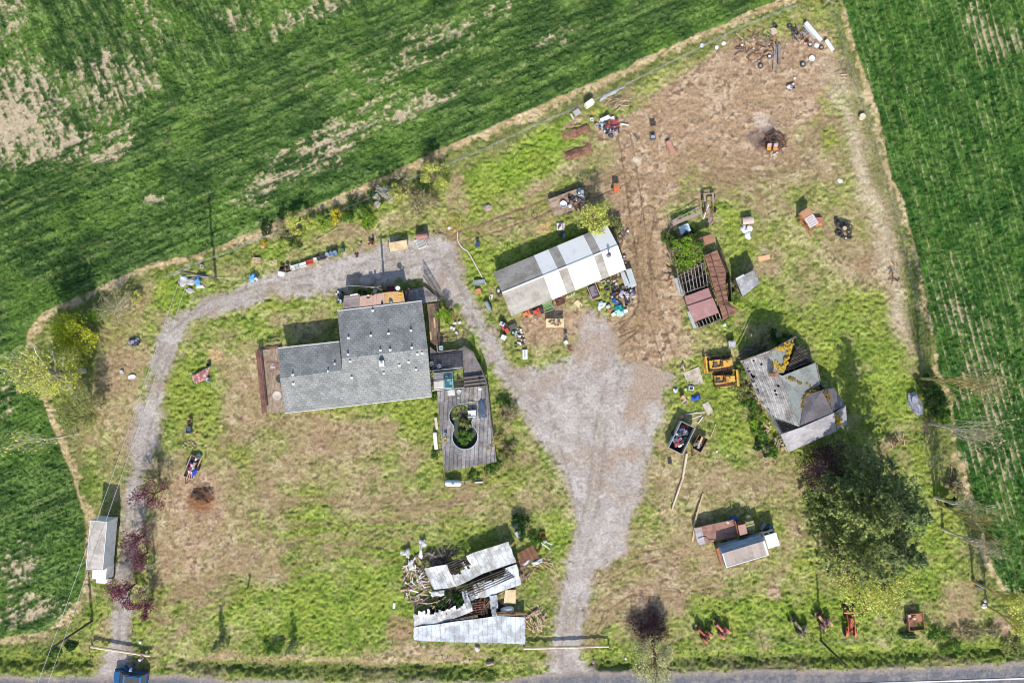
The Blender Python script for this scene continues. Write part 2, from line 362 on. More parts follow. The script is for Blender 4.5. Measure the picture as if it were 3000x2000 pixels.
# wheel tracks: pairs of worn ruts
TR = [([(1340, 700), (1450, 660), (1560, 620), (1640, 580), (1740, 560), (1830, 520)], 1.0, 1), ([(1830, 400), (1850, 520), (1870, 660), (1890, 800), (1890, 900), (1850, 960), (1800, 1000)], 1.0, 1), ([(1880, 700), (1900, 850), (1930, 960), (1960, 1060)], .9, 1), ([(1900, 620), (1880, 760), (1895, 880), (1870, 940), (1815, 965)], 1.0, 1),
      ([(1760, 420), (1860, 440), (1980, 400), (2100, 410), (2200, 470), (2330, 490)], .6, .8), ([(1900, 520), (2000, 470), (2120, 500), (2260, 520), (2400, 470)], .6, .8), ([(1950, 560), (2050, 530), (2180, 560), (2250, 620)], .5, .8), ([(2140, 580), (2180, 600), (2220, 650), (2230, 720)], .5, .8),
      ([(2000, 300), (2100, 340), (2180, 420), (2190, 500)], .5, .8), ([(1000, 1500), (1200, 1495), (1400, 1480), (1520, 1430), (1560, 1360)], .6, 1), ([(1040, 1530), (1250, 1530), (1450, 1500), (1580, 1460)], .5, 1), ([(620, 1330), (700, 1420), (730, 1550), (760, 1700)], .5, .8), ([(480, 1780), (600, 1720), (760, 1660), (900, 1610)], .4, .8),
      ([(1760, 1690), (1850, 1640), (1950, 1620), (2030, 1680)], .9, .9), ([(1800, 1750), (1900, 1700), (2000, 1720), (2100, 1700)], .75, .9), ([(1720, 1870), (1760, 1780), (1850, 1720), (1980, 1740)], .9, .9), ([(1700, 1830), (1760, 1800), (1840, 1800), (1900, 1830)], .8, .9), ([(2440, 760), (2480, 730), (2520, 740), (2540, 800)], .4, .7),
      ([(290, 920), (330, 960), (420, 1000)], .5, .7), ([(300, 1060), (350, 1050), (420, 1060)], .5, .7), ([(1580, 1800), (1600, 1880), (1630, 1930)], .5, .8), ([(2380, 480), (2420, 450), (2460, 440)], .7, .8), ([(2330, 600), (2400, 560), (2500, 570), (2560, 620)], .3, .8)]
rut = np.zeros(X.shape, dtype=np.float32)
for pts, w, half in TR:
    xs = [p[0] for p in pts]; ys = [p[1] for p in pts]
    m = (PXX > min(xs) - 60) & (PXX < max(xs) + 60) & (PYY > min(ys) - 60) & (PYY < max(ys) + 60)
    dd = polydist(pts, False, PXX[m], PYY[m])
    jj = wob[m] * 0.35
    rr = np.exp(-((dd - half + jj) / 0.22) ** 2) + 0.45 * np.exp(-((dd - half * 0.35 + jj) / 0.14) ** 2) + 0.4 * np.exp(-((dd - half * 1.5 + jj) / 0.14) ** 2)
    rut[m] = np.maximum(rut[m], w * rr * (0.45 + 0.9 * f2[m]))

ARC = [([(820, 1500), (1000, 1500), (1150, 1492), (1300, 1478), (1430, 1440), (1530, 1370)], 3.6, .9), ([(700, 1300), (745, 1420), (760, 1560), (740, 1700)], 4.0, .6), ([(480, 1800), (620, 1720), (800, 1640), (1000, 1590), (1150, 1600)], 4.5, .7),
       ([(1760, 1690), (1860, 1640), (1960, 1640), (2040, 1690), (2160, 1700), (2280, 1640)], 3.2, .9), ([(1720, 1880), (1760, 1800), (1860, 1750), (1980, 1760)], 3.0, .8), ([(2020, 470), (2120, 500), (2260, 520), (2380, 470), (2430, 380)], 3.6, 1.0), ([(1960, 560), (2080, 530), (2200, 570), (2260, 660), (2260, 760)], 3.2, .7),
       ([(1880, 560), (1875, 700), (1890, 850), (1870, 960), (1800, 1010)], 3.4, 1.0), ([(2400, 640), (2460, 740), (2540, 760), (2600, 700)], 3.0, .6), ([(1900, 1420), (2050, 1430), (2200, 1390), (2350, 1340)], 4.0, .6), ([(850, 1270), (1000, 1290), (1150, 1280), (1260, 1300)], 3.5, .5), ([(280, 960), (340, 1010), (350, 1090), (300, 1180)], 3.0, .6), ([(1350, 690), (1500, 640), (1700, 570), (1830, 500)], 2.4, .9)]
arc = np.zeros(X.shape, dtype=np.float32)
for pts, wd, k in ARC:
    xs = [p[0] for p in pts]; ys = [p[1] for p in pts]
    m = (PXX > min(xs) - 110) & (PXX < max(xs) + 110) & (PYY > min(ys) - 110) & (PYY < max(ys) + 110)
    x0, y0 = pts[0]; dd = polydist(pts, False, PXX[m], PYY[m]); cen = (sum(xs) / len(xs), sum(ys) / len(ys))
    sg = np.sign((PXX[m] - cen[0]) * .3 + (PYY[m] - cen[1])); q_ = dd * sg + wob[m] * .5
    al = (PXX[m] + PYY[m]) / S
    arc[m] = np.maximum(arc[m], k * (fbm(q_ * 1.5, al * .12, 1.0, 81, 3, .6) - .38) * 3.2 * sst(wd, wd * .4, dd))
arc = np.clip(arc, 0, 1)
wN = sst(0.15, -0.15, sdN); wE = sst(0.15, -0.15, sdE); wF = np.maximum(wN, wE)
wD = sst(0.8, -0.9, sdD + (f3 - .5) * 1.5 + (f2 - .5) * 1.2); wR = sst(0.3, -0.3, sdR)
sdF = np.minimum(sdN, sdE)

def C(c): return np.array(alb(c), dtype=np.float32)
def mix(a, b, w): return a * (1 - w[..., None]) + b * w[..., None]
one = np.ones(X.shape + (1,), dtype=np.float32)
# yard
green = mix(mix(one * C((130, 152, 60)), C((162, 174, 84)), sst(.42, .66, f2)), C((94, 114, 48)), sst(.48, .66, f3 * .6 + f4 * .4) * .75)
green = mix(green, C((136, 166, 54)), np.clip(bg * .5, 0, .55))
green = mix(green, C((154, 160, 74)), sst(.5, .72, f1) * .5)
dry = mix(mix(one * C((170, 152, 112)), C((196, 176, 142)), sst(.45, .65, f2)), C((132, 118, 80)), sst(.5, .7, f3) * .85)
dry = mix(dry, C((172, 144, 116)), sst(.45, .65, fbm(X, Y, 4, 71, 3)) * .6)
dirt = mix(mix(one * C((174, 146, 116)), C((198, 174, 144)), sst(.45, .65, f2)), C((140, 113, 90)), sst(.52, .7, f3 * .55 + f2 * .45))
grassy = sst(.34, .66, (f1 * .45 + f4 * .28 + f2 * .22 + f3 * .10) * .95 + .05 + bg * .24 - by * .24 - bd * .08 - arc * .16)
col = mix(dry, green, grassy)
wdirt = sst(.34, .66, bd * .66 + (f4 - .5) * .55 + (f2 - .5) * .55 + (f3 - .5) * .4 + .02 + arc * .12)
wdirt = np.clip(np.maximum(wdirt * sst(.1, .3, bd + .12), rut * .75), 0, 1)
col = mix(col, dirt, wdirt)
col = mix(col, C((132, 114, 78)), arc * .5)
col = mix(col, C((108, 84, 66)), np.clip(sst(.55, .95, rut) * .75, 0, 1))
# verge olive weeds beside the fields, bare strip at the field's edge, straw by the east fence
verge = sst(4.5, 2.0, sdF + wob) * (1 - wF)
col = mix(col, mix(one * C((98, 116, 54)), C((128, 132, 74)), sst(.4, .6, f2)), verge * .6 * (1 - np.clip(wdirt, 0, 1) * .6))
strip_ = sst(1.5, .7, sdF + .45 * (sdE < sdN) + (f3 - .5) * 1.6 + (f4 - .5) * 2.6) * (1 - wF) * sst(.24, .40, f2 * .5 + f4 * .5)
col = mix(col, mix(one * C((190, 166, 124)), C((206, 184, 146)), sst(.4, .6, f2)), strip_ * .92)
straw = np.exp(-((sdE - 4.6 + wob * 1.2) / 1.3) ** 2) * sst(100, 260, PYY) * sst(1030, 960, PYY)
col = mix(col, C((205, 190, 160)), np.clip(straw * (.35 + 1.1 * (f2 - .2)), 0, .9))
# gravel
gravel = mix(mix(one * C((180, 170, 162)), C((195, 186, 178)), sst(.42, .62, f2)), C((152, 140, 130)), sst(.5, .68, f3 * .6 + f4 * .4) * .6)
gravel = mix(gravel, C((172, 148, 126)), sst(.45, .70, f1 * .65 + f4 * .35 + (bd - .2) * .22) * .8)
CL = [([(360, 1900), (372, 1600), (395, 1400), (430, 1230), (465, 1080), (510, 980), (620, 890), (800, 842), (1000, 800), (1180, 770), (1300, 740)], .75), ([(1300, 740), (1360, 830), (1400, 920), (1440, 1010), (1510, 1110), (1600, 1220)], .8), ([(1660, 1950), (1672, 1800), (1700, 1620), (1740, 1450), (1760, 1250), (1800, 1100), (1860, 980)], .85), ([(1690, 1600), (1640, 1350), (1590, 1180)], .8)]
trk = np.zeros(X.shape, dtype=np.float32); midg = np.zeros(X.shape, dtype=np.float32)
for pts, hf in CL:
    dd = polydist(pts, False) + (wob2 * .3)
    trk = np.maximum(trk, np.exp(-((dd - hf) / .34) ** 2)); midg = np.maximum(midg, np.exp(-(dd / .33) ** 2))
gravel = mix(gravel, C((152, 138, 128)), trk * sst(.3, .55, f4) * .75)
gravel = mix(gravel, C((150, 146, 110)), midg * sst(.42, .62, f2 * .6 + f4 * .4) * .5)
gravel = mix(gravel, C((164, 140, 116)), sst(-.9, .3, sdD + (f3 - .5)) * .6)
lane = np.exp(-((polydist([(1660, 1950), (1670, 1800), (1710, 1620), (1740, 1500)], False) - .0) / .5) ** 2)
col = mix(col, gravel, wD)
# crop
sh = fbm(X, Y, 9, 41, 3); cn = fbm(X, Y, 0.8, 42, 3, .7); cn2 = fbm(X, Y, 2.4, 43, 3)
def rowc(dx, dy, sp, jit):
    L_ = math.hypot(dx, dy); return ((PXX * dy - PYY * dx) / L_ / S + (fbm(X, Y, 6, 47, 2) - .5) * jit) / sp
def along(dx, dy): L_ = math.hypot(dx, dy); return (PXX * dx + PYY * dy) / L_ / S
u1 = rowc(.45, 1, .62, .5); u2 = rowc(1, -.44, .62, .4); u3 = rowc(.27, 1, .98, .3)
w1 = sst(40, -40, PYY - (520 - PXX * .47) + wob * 60) * wN
w2 = wN * (1 - w1)
rows = w1 * np.cos(2 * PI * u1) + w2 * .6 * np.cos(2 * PI * u2) + wE * np.cos(2 * PI * u3)
st1 = fbm(u1 * 1.0, along(.45, 1) / 2.6, 1.0, 51, 3, .6); st2 = fbm(u2 * 1.0, along(1, -.44) / 4.5, 1.0, 52, 3, .6); st3 = fbm(u3 * 1.2, along(.27, 1) / 3.5, 1.0, 53, 3, .6)
fine = vn(X, Y, .34, 64) * .6 + vn(X, Y, .7, 65) * .4
stc = st1 * w1 + st2 * np.clip(1 - w1, 0, 1) * (1 - wE) + st3 * wE
tram = np.exp(-((np.abs(np.mod(u3 * .98 + 3, 9) - 4.5) - .9) / .16) ** 2) * wE + np.exp(-((np.abs(np.mod(u2 * .62 + 2, 11) - 5.5) - .9) / .16) ** 2) * w2
crop = mix(mix(one * C((66, 96, 42)), C((112, 140, 70)), sst(.40, .68, stc * .45 + cn * .15 + fine * .4)), C((44, 72, 36)), sst(.46, .64, sh * .35 + (1 - stc) * .35 + fine * .3) * .75)
crop = mix(crop, C((110, 146, 58)), sst(.50, .7, fbm(X, Y, 6, 44, 3)) * .4)
crop = mix(crop, C((150, 162, 106)), np.clip(sst(.2, 1.0, -rows) * sst(.3, .6, stc) * .38, 0, 1))
crop = mix(crop, mix(one * C((46, 92, 32)), C((78, 124, 46)), sst(.4, .65, fine * .6 + st3 * .4)), wE * .55)
crop = mix(crop, C((126, 146, 84)), np.clip(sst(.72, .98, -np.cos(2 * PI * u3)) * sst(.15, .5, st3) * wE * .46, 0, 1))
crop = mix(crop, C((128, 140, 84)), np.clip(tram * sst(.3, .55, cn2) * .5, 0, 1))
soilc = mix(one * C((196, 172, 142)), C((212, 192, 168)), f2)
SOILN = [(70, 310, 110, 130, 20, 1.0), (0, 400, 120, 90, 0, .7), (180, 400, 90, 40, -15, .5), (300, 260, 70, 120, -25, .6), (400, 230, 50, 60, -20, .6), (440, 60, 60, 120, -20, .35), (250, 430, 120, 40, -10, .55), (330, 460, 60, 20, -8, .6), (30, 60, 60, 80, 0, .4), (860, 480, 170, 60, -24, .34), (760, 560, 100, 26, -20, .3),
         (1050, 380, 180, 50, -24, .32), (1180, 180, 200, 70, -24, .34), (1400, 60, 140, 50, -20, .3), (950, 420, 60, 50, 0, .5), (700, 60, 50, 40, 0, .4), (960, 20, 60, 40, 0, .6), (830, 90, 60, 40, -20, .4), (560, 520, 60, 20, 0, .3), (1260, 300, 140, 20, -24, .5), (1600, 130, 80, 30, -24, .35), (450, 600, 25, 12, 0, .9),
         (40, 1660, 60, 60, 0, .7), (90, 1790, 120, 40, -10, .9), (60, 1090, 80, 60, 0, .35), (30, 1180, 40, 60, 0, .3), (100, 1500, 30, 40, 0, .2)]
SOILE = [(2870, 80, 50, 120, -16, .55), (2960, 120, 60, 40, 0, .65), (2850, 1000, 70, 120, -14, .45), (2800, 880, 30, 60, -14, .6), (2900, 1180, 70, 90, 0, .5), (2860, 1340, 60, 60, 0, .5), (2960, 1360, 60, 60, 0, .4), (2920, 1500, 60, 50, 0, .4), (2810, 1120, 30, 60, 0, .5), (2790, 760, 14, 20, 0, .6), (2980, 1740, 40, 30, 0, .8)]
bN = blobs(SOILN); bE = blobs(SOILE)
stN = st1 * w1 + st2 * (1 - w1)
soilN = sst(.46, .78, bN * .32 + (stN - .5) * .70 + (cn - .5) * .30 + (fine - .5) * .80 + .36 - .20 * (1 - sst(0, .35, bN)) + .06 * np.clip(rows, -1, 1))
soilE = sst(.46, .76, bE * .32 + (st3 - .5) * .6 + (cn - .5) * .35 + (fine - .5) * .45 + .30 - .10 * (1 - sst(0, .35, bE)) + .24 * np.clip(-np.cos(2 * PI * u3), -1, 1) ** 3)
soil = np.clip(soilN * wN + soilE * wE, 0, 1)
crop = mix(crop, soilc, soil * .85)
col = mix(col, crop, wF)
# road shoulder and asphalt
asph = mix(mix(one * C((118, 118, 122)), C((144, 138, 136)), sst(.4, .65, f2)), C((112, 112, 120)), sst(.5, .68, f3 * .6 + f4 * .4))
asph = mix(asph, C((178, 160, 140)), sst(-1.1, -.1, sdR + (f4 - .5)) * .7)
col = mix(col, asph, wR)
# ash and rust stains on the ground, plus one tree shadow painted in
def spot(cx, cy, r, c, k):
    global col
    d = np.hypot(PXX - cx, PYY - cy) / r + (f2 - .5) * 1.1 + (f3 - .5) * .6
    col = mix(col, C(c), np.clip(sst(1.05, .55, d) * k, 0, 1))
spot(2255, 410, 42, (104, 86, 80), .8); spot(2215, 405, 30, (116, 102, 100), .6); spot(2250, 375, 40, (150, 132, 128), .6)
spot(588, 1470, 42, (150, 104, 70), .85); spot(590, 1440, 34, (96, 76, 62), .7)
spot(1900, 1810, 46, (110, 84, 82), .75); spot(1490, 1205, 34, (120, 92, 80), .6); spot(1320, 930, 22, (150, 112, 86), .6)  # the first spot paints the entrance tree's cast shadow into the ground colour
spot(1300, 1160, 18, (170, 140, 90), .5); spot(1170, 1840, 40, (170, 136, 108), .6); spot(1600, 670, 28, (206, 172, 120), .8)
spot(630, 1040, 22, (206, 168, 126), .7); spot(1870, 470, 16, (222, 204, 176), .8); spot(2230, 350, 30, (214, 196, 176), .6); spot(1320, 690, 26, (150, 126, 96), .7)
# ditches: damp weeds
col = mix(col, C((86, 104, 46)), np.clip(np.exp(-((dD + wob * .4) / 1.0) ** 2) * .7 * (1 - wR) * (1 - wD), 0, 1))

# relief
lush = np.clip(grassy * (1 - wdirt), 0, 1)
Z = (f2 - .5) * .10 + (f3 - .5) * (.14 + .26 * lush) + (vn(X, Y, .34, 9) - .5) * (.12 + .22 * lush)
Z = Z * (1 - wD * .82) - rut * .10 * (1 - wD)
Z = Z + (fbm(X, Y, 1.1, 61, 3) - .5) * .2 * wdirt * (1 - wD) * sst(.5, .9, bd)
Zc = (.28 + (.05 + .06 * wE) * rows * (.4 + 1.2 * cn2) + (cn - .5) * .55 + (fine - .5) * .45) * (1 - soil * .8)
Z = Z * (1 - wF) + Zc * wF * sst(.1, -.6, sdF)
Z = Z * (1 - wR * .85)
Z = Z - 0.6 * np.exp(-((dD + wob * .5) / 1.0) ** 2) * (1 - wD) * (1 - wR) + (f3 - .5) * .5 * np.exp(-(dD / 1.2) ** 2) * (1 - wR)
Z[(np.abs(X) > 85.5) | (np.abs(Y) > 59.5)] = 0
GZ = Z

gm = bpy.data.materials.new('ground_cover'); gm.use_nodes = True
N = gm.node_tree.nodes; L = gm.node_tree.links; b = N['Principled BSDF']
at = N.new('ShaderNodeAttribute'); at.attribute_name = 'cover'
tc = N.new('ShaderNodeTexCoord')
n1 = N.new('ShaderNodeTexNoise'); n1.inputs['Scale'].default_value = 2.6; n1.inputs['Detail'].default_value = 7; n1.inputs['Roughness'].default_value = .9
L.new(tc.outputs['Object'], n1.inputs['Vector'])
r = N.new('ShaderNodeMapRange'); r.inputs[1].default_value = .3; r.inputs[2].default_value = .7; r.inputs[3].default_value = .38; r.inputs[4].default_value = 1.62
L.new(n1.outputs['Fac'], r.inputs[0])
sc_ = N.new('ShaderNodeVectorMath'); sc_.operation = 'SCALE'; L.new(at.outputs['Color'], sc_.inputs[0]); L.new(r.outputs[0], sc_.inputs['Scale'])
L.new(sc_.outputs[0], b.inputs['Base Color']); b.inputs['Roughness'].default_value = .95; b.inputs['Specular IOR Level'].default_value = .1
bp = N.new('ShaderNodeBump'); bp.inputs['Strength'].default_value = .5; bp.inputs['Distance'].default_value = .12
L.new(n1.outputs['Fac'], bp.inputs['Height']); L.new(bp.outputs[0], b.inputs['Normal'])

ny, nx = X.shape
VV = np.stack([X, Y, Z], -1).reshape(-1, 3); CC = np.concatenate([col, one], -1).reshape(-1, 4)
I = np.arange(ny * nx).reshape(ny, nx)
Q = np.stack([I[:-1, :-1], I[:-1, 1:], I[1:, 1:], I[1:, :-1]], -1).reshape(-1, 4)
cls = np.zeros(X.shape, dtype=np.int32)
cls[wD > .5] = 1; cls[wN > .5] = 2; cls[wE > .5] = 3; cls[wR > .5] = 4
qc = cls[:-1, :-1].ravel()
def piece(k, name):
    F = Q[qc == k]; used = np.unique(F); mp_ = np.zeros(len(VV), dtype=np.int64); mp_[used] = np.arange(len(used))
    o = mesh_np(name, VV[used], mp_[F], gm, smooth=True)
    a = o.data.color_attributes.new('cover', 'FLOAT_COLOR', 'POINT'); a.data.foreach_set('color', CC[used].astype(np.float32).ravel())
    return o
tag(piece(0, 'ground'), None, None, None, 'structure')
tag(piece(1, 'driveway'), None, None, None, 'structure')
tag(piece(2, 'crop_field'), 'green crop with bare pinkish patches on the large field north of the farmyard', 'crop', None, 'stuff')
tag(piece(3, 'crop_field'), 'dark green crop in pale striped rows on the field east of the farmyard', 'crop', None, 'stuff')
tag(piece(4, 'road'), None, None, None, 'structure')
def gz(px, py):
    x, y = P(px, py)[:2]
    i = np.clip(np.searchsorted(GX, x), 1, len(GX) - 1); j = np.clip(np.searchsorted(GY, y), 1, len(GY) - 1)
    return float(GZ[j, i])
# white edge line of the road
q = MB(); q.slab([P(2400, 2003.5, .07), P(2800, 1991.5, .07), P(3300, 1974, .07), P(3300, 1978, .07), P(2800, 1995.5, .07), P(2400, 2007, .07)], .02)
tag(q.build('road_line', mat('line_white', (235, 235, 235), .7, .1)), None, None, None, 'structure')

# ================================================================== LIGHT, CAMERA
w = bpy.data.worlds.new('World'); SC.world = w; w.use_nodes = True
bg_ = w.node_tree.nodes['Background']; sky = w.node_tree.nodes.new('ShaderNodeTexSky'); sky.sky_type = 'NISHITA'
sky.sun_disc = False; sky.sun_elevation = math.radians(39); sky.sun_rotation = math.radians(184); sky.dust_density = 1.0
w.node_tree.links.new(sky.outputs[0], bg_.inputs['Color']); bg_.inputs['Strength'].default_value = 0.15
ld = bpy.data.lights.new('sun', 'SUN'); ld.energy = 4.2; ld.angle = math.radians(.53); ld.color = (1, .955, .88)
lo_ = bpy.data.objects.new('sun', ld); COL.objects.link(lo_)
lo_.rotation_euler = Vector((-.07, 1, -math.tan(math.radians(39)))).to_track_quat('-Z', 'Y').to_euler(); lo_.location = (0, -40, 60)
cd = bpy.data.cameras.new('camera'); cam = bpy.data.objects.new('camera', cd); COL.objects.link(cam)
cam.location = (0, 0, H); cam.rotation_euler = (0, 0, 0); cd.sensor_width = 36; cd.lens = 36 * H / (3000 / S); cd.clip_end = 5000
SC.camera = cam
SC.view_settings.view_transform = 'Standard'; SC.view_settings.look = 'None'; SC.view_settings.exposure = 0.62; SC.view_settings.gamma = 1
SC.cycles.filter_width = 1.0
# ================================================================== BUILDINGS
def plane_z(p, q, r):
    """z(x,y) of the plane through three points"""
    n = (Vector(q) - Vector(p)).cross(Vector(r) - Vector(p)); p = Vector(p)
    return lambda x, y: p.z - (n.x * (x - p.x) + n.y * (y - p.y)) / n.z
def lerp(a, b, t): return Vector(a) * (1 - t) + Vector(b) * t
def bil(a, b, c, d):  # a->b along u at v=0, d->c along u at v=1
    a, b, c, d = map(Vector, (a, b, c, d))
    return lambda u, v: (a * (1 - u) + b * u) * (1 - v) + (d * (1 - u) + c * u) * v
def on_plane(px, py, zf):
    z = 3.0
    for _ in range(6):
        p = P(px, py, z); z = zf(p.x, p.y)
    return P(px, py, z)

glass = mat('window_glass', (60, 70, 80), .1, .1, 1, spec=.6)
white_trim = paint((226, 224, 220), .6)
weathered = strip_mat('weathered_boards', (150, 138, 128), .19, 1, .5, (112, 100, 92), .3, .5, ang_=-.11)
grey_wood = mat('grey_wood', (158, 148, 140), .9, .35, 5, c2=(112, 100, 90), stretch=(.35, .35, 1), bump=.3)
brown_wood = mat('brown_wood', (170, 138, 108), .85, .3, 5, c2=(120, 92, 70))
dark_wood = mat('dark_wood', (110, 98, 88), .9, .35, 5, c2=(78, 68, 60))
pale_wood = mat('pale_wood', (222, 196, 156), .8, .16, 5, c2=(196, 164, 122))
plywood = mat('plywood', (236, 212, 168), .75, .1, 3, c2=(214, 184, 136))
rust_m = mat('rusty_metal', (150, 98, 72), .75, .3, 4, c2=(112, 70, 54), bump=.2)
dark_rust = mat('dark_rust', (104, 76, 64), .8, .35, 4, c2=(70, 54, 50))
black_rub = mat('black_rubber', (62, 62, 66), .85, .25, 6, c2=(92, 86, 82))
grey_metal = mat('grey_metal', (168, 170, 172), .5, .2, 3, c2=(130, 126, 122))
dark_metal = mat('dark_metal', (74, 74, 78), .6, .25, 4)

# ---------------------------------------------------------------- house
house = thing('house', 'long grey shingle roofed house in an L shape beside the fenced pool deck', 'house', P(1050, 1050))
th = math.atan2(49, 429)
shingle = strip_mat('grey_shingles', (168, 168, 164), .36, 1, .68, (144, 146, 143), .18, .55, .95, ang_=-th, width=.3, brick=True)
ze, z1, z2 = 2.85, 4.05, 4.55
SW, SE = P(836, 1209, ze), P(1265, 1160.5, ze)
R0, R1 = P(1001, 1050, z2), P(1253, 1021, z2)
Lr0 = P(820, 1108, z1); Lr1 = P(1001, 1084, z1)
NWl, NEl = P(814.5, 1020, ze), P(994, 1001, ze)
NWr, NEr = P(988.5, 911.5, ze), P(1236, 882, ze)
q = MB()
q.slab([SW, SE, R1, R0, Lr1, Lr0], .16); q.slab([R0, R1, NEr, NWr], .16); q.slab([Lr0, Lr1, NEl, NWl], .16)
roof = q.build('roof', shingle, house, True)
q = MB()
for a, b2 in ((SW, SE), (NWr, NEr), (NWl, NEl)):
    o_ = Vector((0, -.05 if a is SW else .05, -.02)); q.beam(a + o_, b2 + o_, .12, .12)
q.build('gutter', white_trim, house, True)
q = MB()
ins = lambda p, dx, dy: (p.x + dx, p.y + dy)
q.prism([ins(SW, .45, .45), ins(SE, -.35, .45), ins(NEr, -.35, -.45), ins(NWr, .35, -.45), ins(NEl, .12, -.45), ins(NWl, .35, -.45)], 0, ze - .22)
for a, b2, c_ in ((SE, NEr, R1), (SW, NWl, Lr0), (P(1000, 1190, ze), NWr, R0)):
    dx = -.4 if a is SE else .4
    vs = [Vector((a.x + dx, a.y + .6, ze - .24)), Vector((b2.x + dx, b2.y - .6, ze - .24)), Vector((c_.x + dx, c_.y, c_.z - .3))]
    q.add(vs + [v + Vector((.12, 0, 0)) for v in vs], [(0, 1, 2), (5, 4, 3), (0, 3, 4, 1), (1, 4, 5, 2), (2, 5, 3, 0)])
q.build('wall', mat('house_siding', (196, 190, 178), .8, .1, 2), house, True)
a, b2 = Vector(ins(SW, .45, .45) + (0,)), Vector(ins(SE, -.35, .45) + (0,))
nrm = Vector(((b2 - a).y, -(b2 - a).x, 0)).normalized()
for t, wd in ((.12, 1.6), (.3, 1.2), (.52, 2.0), (.75, 1.6), (.9, 1.0)):
    c_ = lerp(a, b2, t) + Vector((0, 0, 1.5)); d = (b2 - a).normalized() * wd / 2
    q = MB(); q.beam(c_ - d + nrm * .02, c_ + d + nrm * .02, .06, 1.15); f = q.build('window', white_trim, house, True)
    q = MB(); q.beam(c_ - d * .9 + nrm * .05, c_ + d * .9 + nrm * .05, .02, 1.0)
    g = q.build('pane', glass, house, True); g.parent = f
zs = plane_z(SW, SE, R1); zn = plane_z(NWr, NEr, R1); zl = plane_z(NWl, NEl, Lr0)
cream = paint((236, 234, 230), .6)
for px, py in [(1092, 910), (1021, 990), (1086.5, 983), (1138.5, 977), (1204, 968), (1115, 1026), (1143.5, 1025), (1206.6, 1018), (1020, 1038)]:
    p = on_plane(px, py, zn); q = MB(); q.lathe([(.10, -.25), (.10, .22), (.16, .24), (.16, .34), (.05, .36)], 8); q.box((0, 0, -.02), (.42, .42, .05))
    v = q.build('roof_vent', cream, house); v.location = p - house.location + Vector((0, 0, .04)); v.scale = (.82,) * 3
for px, py in [(1236.6, 1034), (1223, 1037), (1197.6, 1060), (1170, 1070), (1219, 1082), (1125, 1093), (860, 1124), (1026, 1058), (1030.6, 1106)]:
    p = on_plane(px, py, zs); q = MB(); q.lathe([(.11, -.25), (.11, .16), (.19, .18), (.19, .28), (.05, .3)], 8); q.box((0, 0, -.03), (.46, .46, .05))
    v = q.build('roof_vent', cream, house); v.location = p - house.location + Vector((0, 0, .04)); v.scale = (.82,) * 3
for px, py in [(981.6, 1066), (962, 1087), (858, 1098)]:
    p = on_plane(px, py, zl); q = MB(); q.lathe([(.10, -.25), (.10, .22), (.16, .24), (.16, .34), (.05, .36)], 8); q.box((0, 0, -.02), (.42, .42, .05))
    v = q.build('roof_vent', cream, house); v.location = p - house.location + Vector((0, 0, .04)); v.scale = (.82,) * 3
p = on_plane(1120, 1064, zs); q = MB(); q.box((0, 0, .15), (.62, .75, .75), rz=th); q.box((0, 0, .56), (.74, .86, .08), rz=th); q.lathe([(.16, .5), (.16, 1.0), (.24, 1.02), (.24, 1.12), (.1, 1.2)], 10)
v = q.build('chimney', cream, house); v.location = p - house.location
# covered patio north of the house
pr = thing('patio_cover', 'flat boarded patio roof with plywood patches along the north side of the grey house', 'patio roof', P(1095, 880))
zp = 2.75
tl, tr, br, bl = P(1008, 866, zp), P(1180, 852, zp), P(1187, 887, zp), P(1003, 909, zp)
pan = strip_mat('patio_boards', (160, 146, 142), .16, 1, .62, (140, 124, 118), .2, .4, ang_=-th)
pan2 = mat('patio_plywood', (200, 168, 150), .8, .12, 2, c2=(186, 150, 130)); pan3 = mat('patio_plywood_orange', (216, 172, 118), .8, .14, 2, c2=(196, 156, 106))
f = bil(tl, tr, br, bl)
q = MB(); q.slab([f(0, 0), f(.265, 0), f(.265, 1), f(0, 1)], .12); q.build('roof_boards', pan, pr, True)
q = MB(); q.slab([f(.268, .14), f(.55, .06), f(.55, 1), f(.268, 1)], .10); q.build('roof_panel', pan2, pr, True)['label'] = 'pinkish plywood sheet of the patio roof'
q = MB(); q.slab([f(.552, .06), f(.68, .02), f(.68, 1), f(.552, 1)], .11); q.build('roof_panel', pan2, pr, True)
q = MB(); q.slab([f(.682, .0), f(1, 0), f(1, 1), f(.682, 1)], .10); q.build('roof_panel', pan3, pr, True)['label'] = 'orange plywood sheet of the patio roof'
for t in (.02, .35, .68, .98):
    p = f(t, .08); q = MB(); q.beam((p.x, p.y, 0), (p.x, p.y, zp - .12), .12, .12); q.build('post', grey_wood, pr, True)
# west deck
dk = thing('wooden_deck', 'red brown board deck with a broad rail at the west end of the grey house', 'deck', P(795, 1115))
deckm = strip_mat('red_deck_boards', (150, 114, 104), .16, 0, .6, (172, 152, 130), .3, .8, ang_=.12)
q = MB(); q.slab([P(757, 1026, .5), P(824, 1018, .5), P(846, 1207, .5), P(776, 1209, .5)], .14); q.build('deck_boards', deckm, dk, True)
redw = mat('red_brown_wood', (140, 96, 84), .85, .25, 4, c2=(112, 78, 70))
q = MB()
for o1 in (0, 5, 10): q.beam(P(751 + o1, 1027 - o1 * .1, 1.35), P(770 + o1, 1209, 1.35), .22, .06)
for t in np.linspace(0, 1, 9): p = lerp(P(757, 1028, 0), P(775, 1207, 0), t); q.beam((p.x, p.y, 0), (p.x, p.y, 1.3), .1, .1)
q.build('railing', redw, dk, True)
q = MB(); q.beam(P(776, 1019, 1.3), P(814, 1016, 1.3), .3, .08); q.beam(P(778, 1020, .9), P(812, 1017, .9), .06, .14); q.build('railing', redw, dk, True)
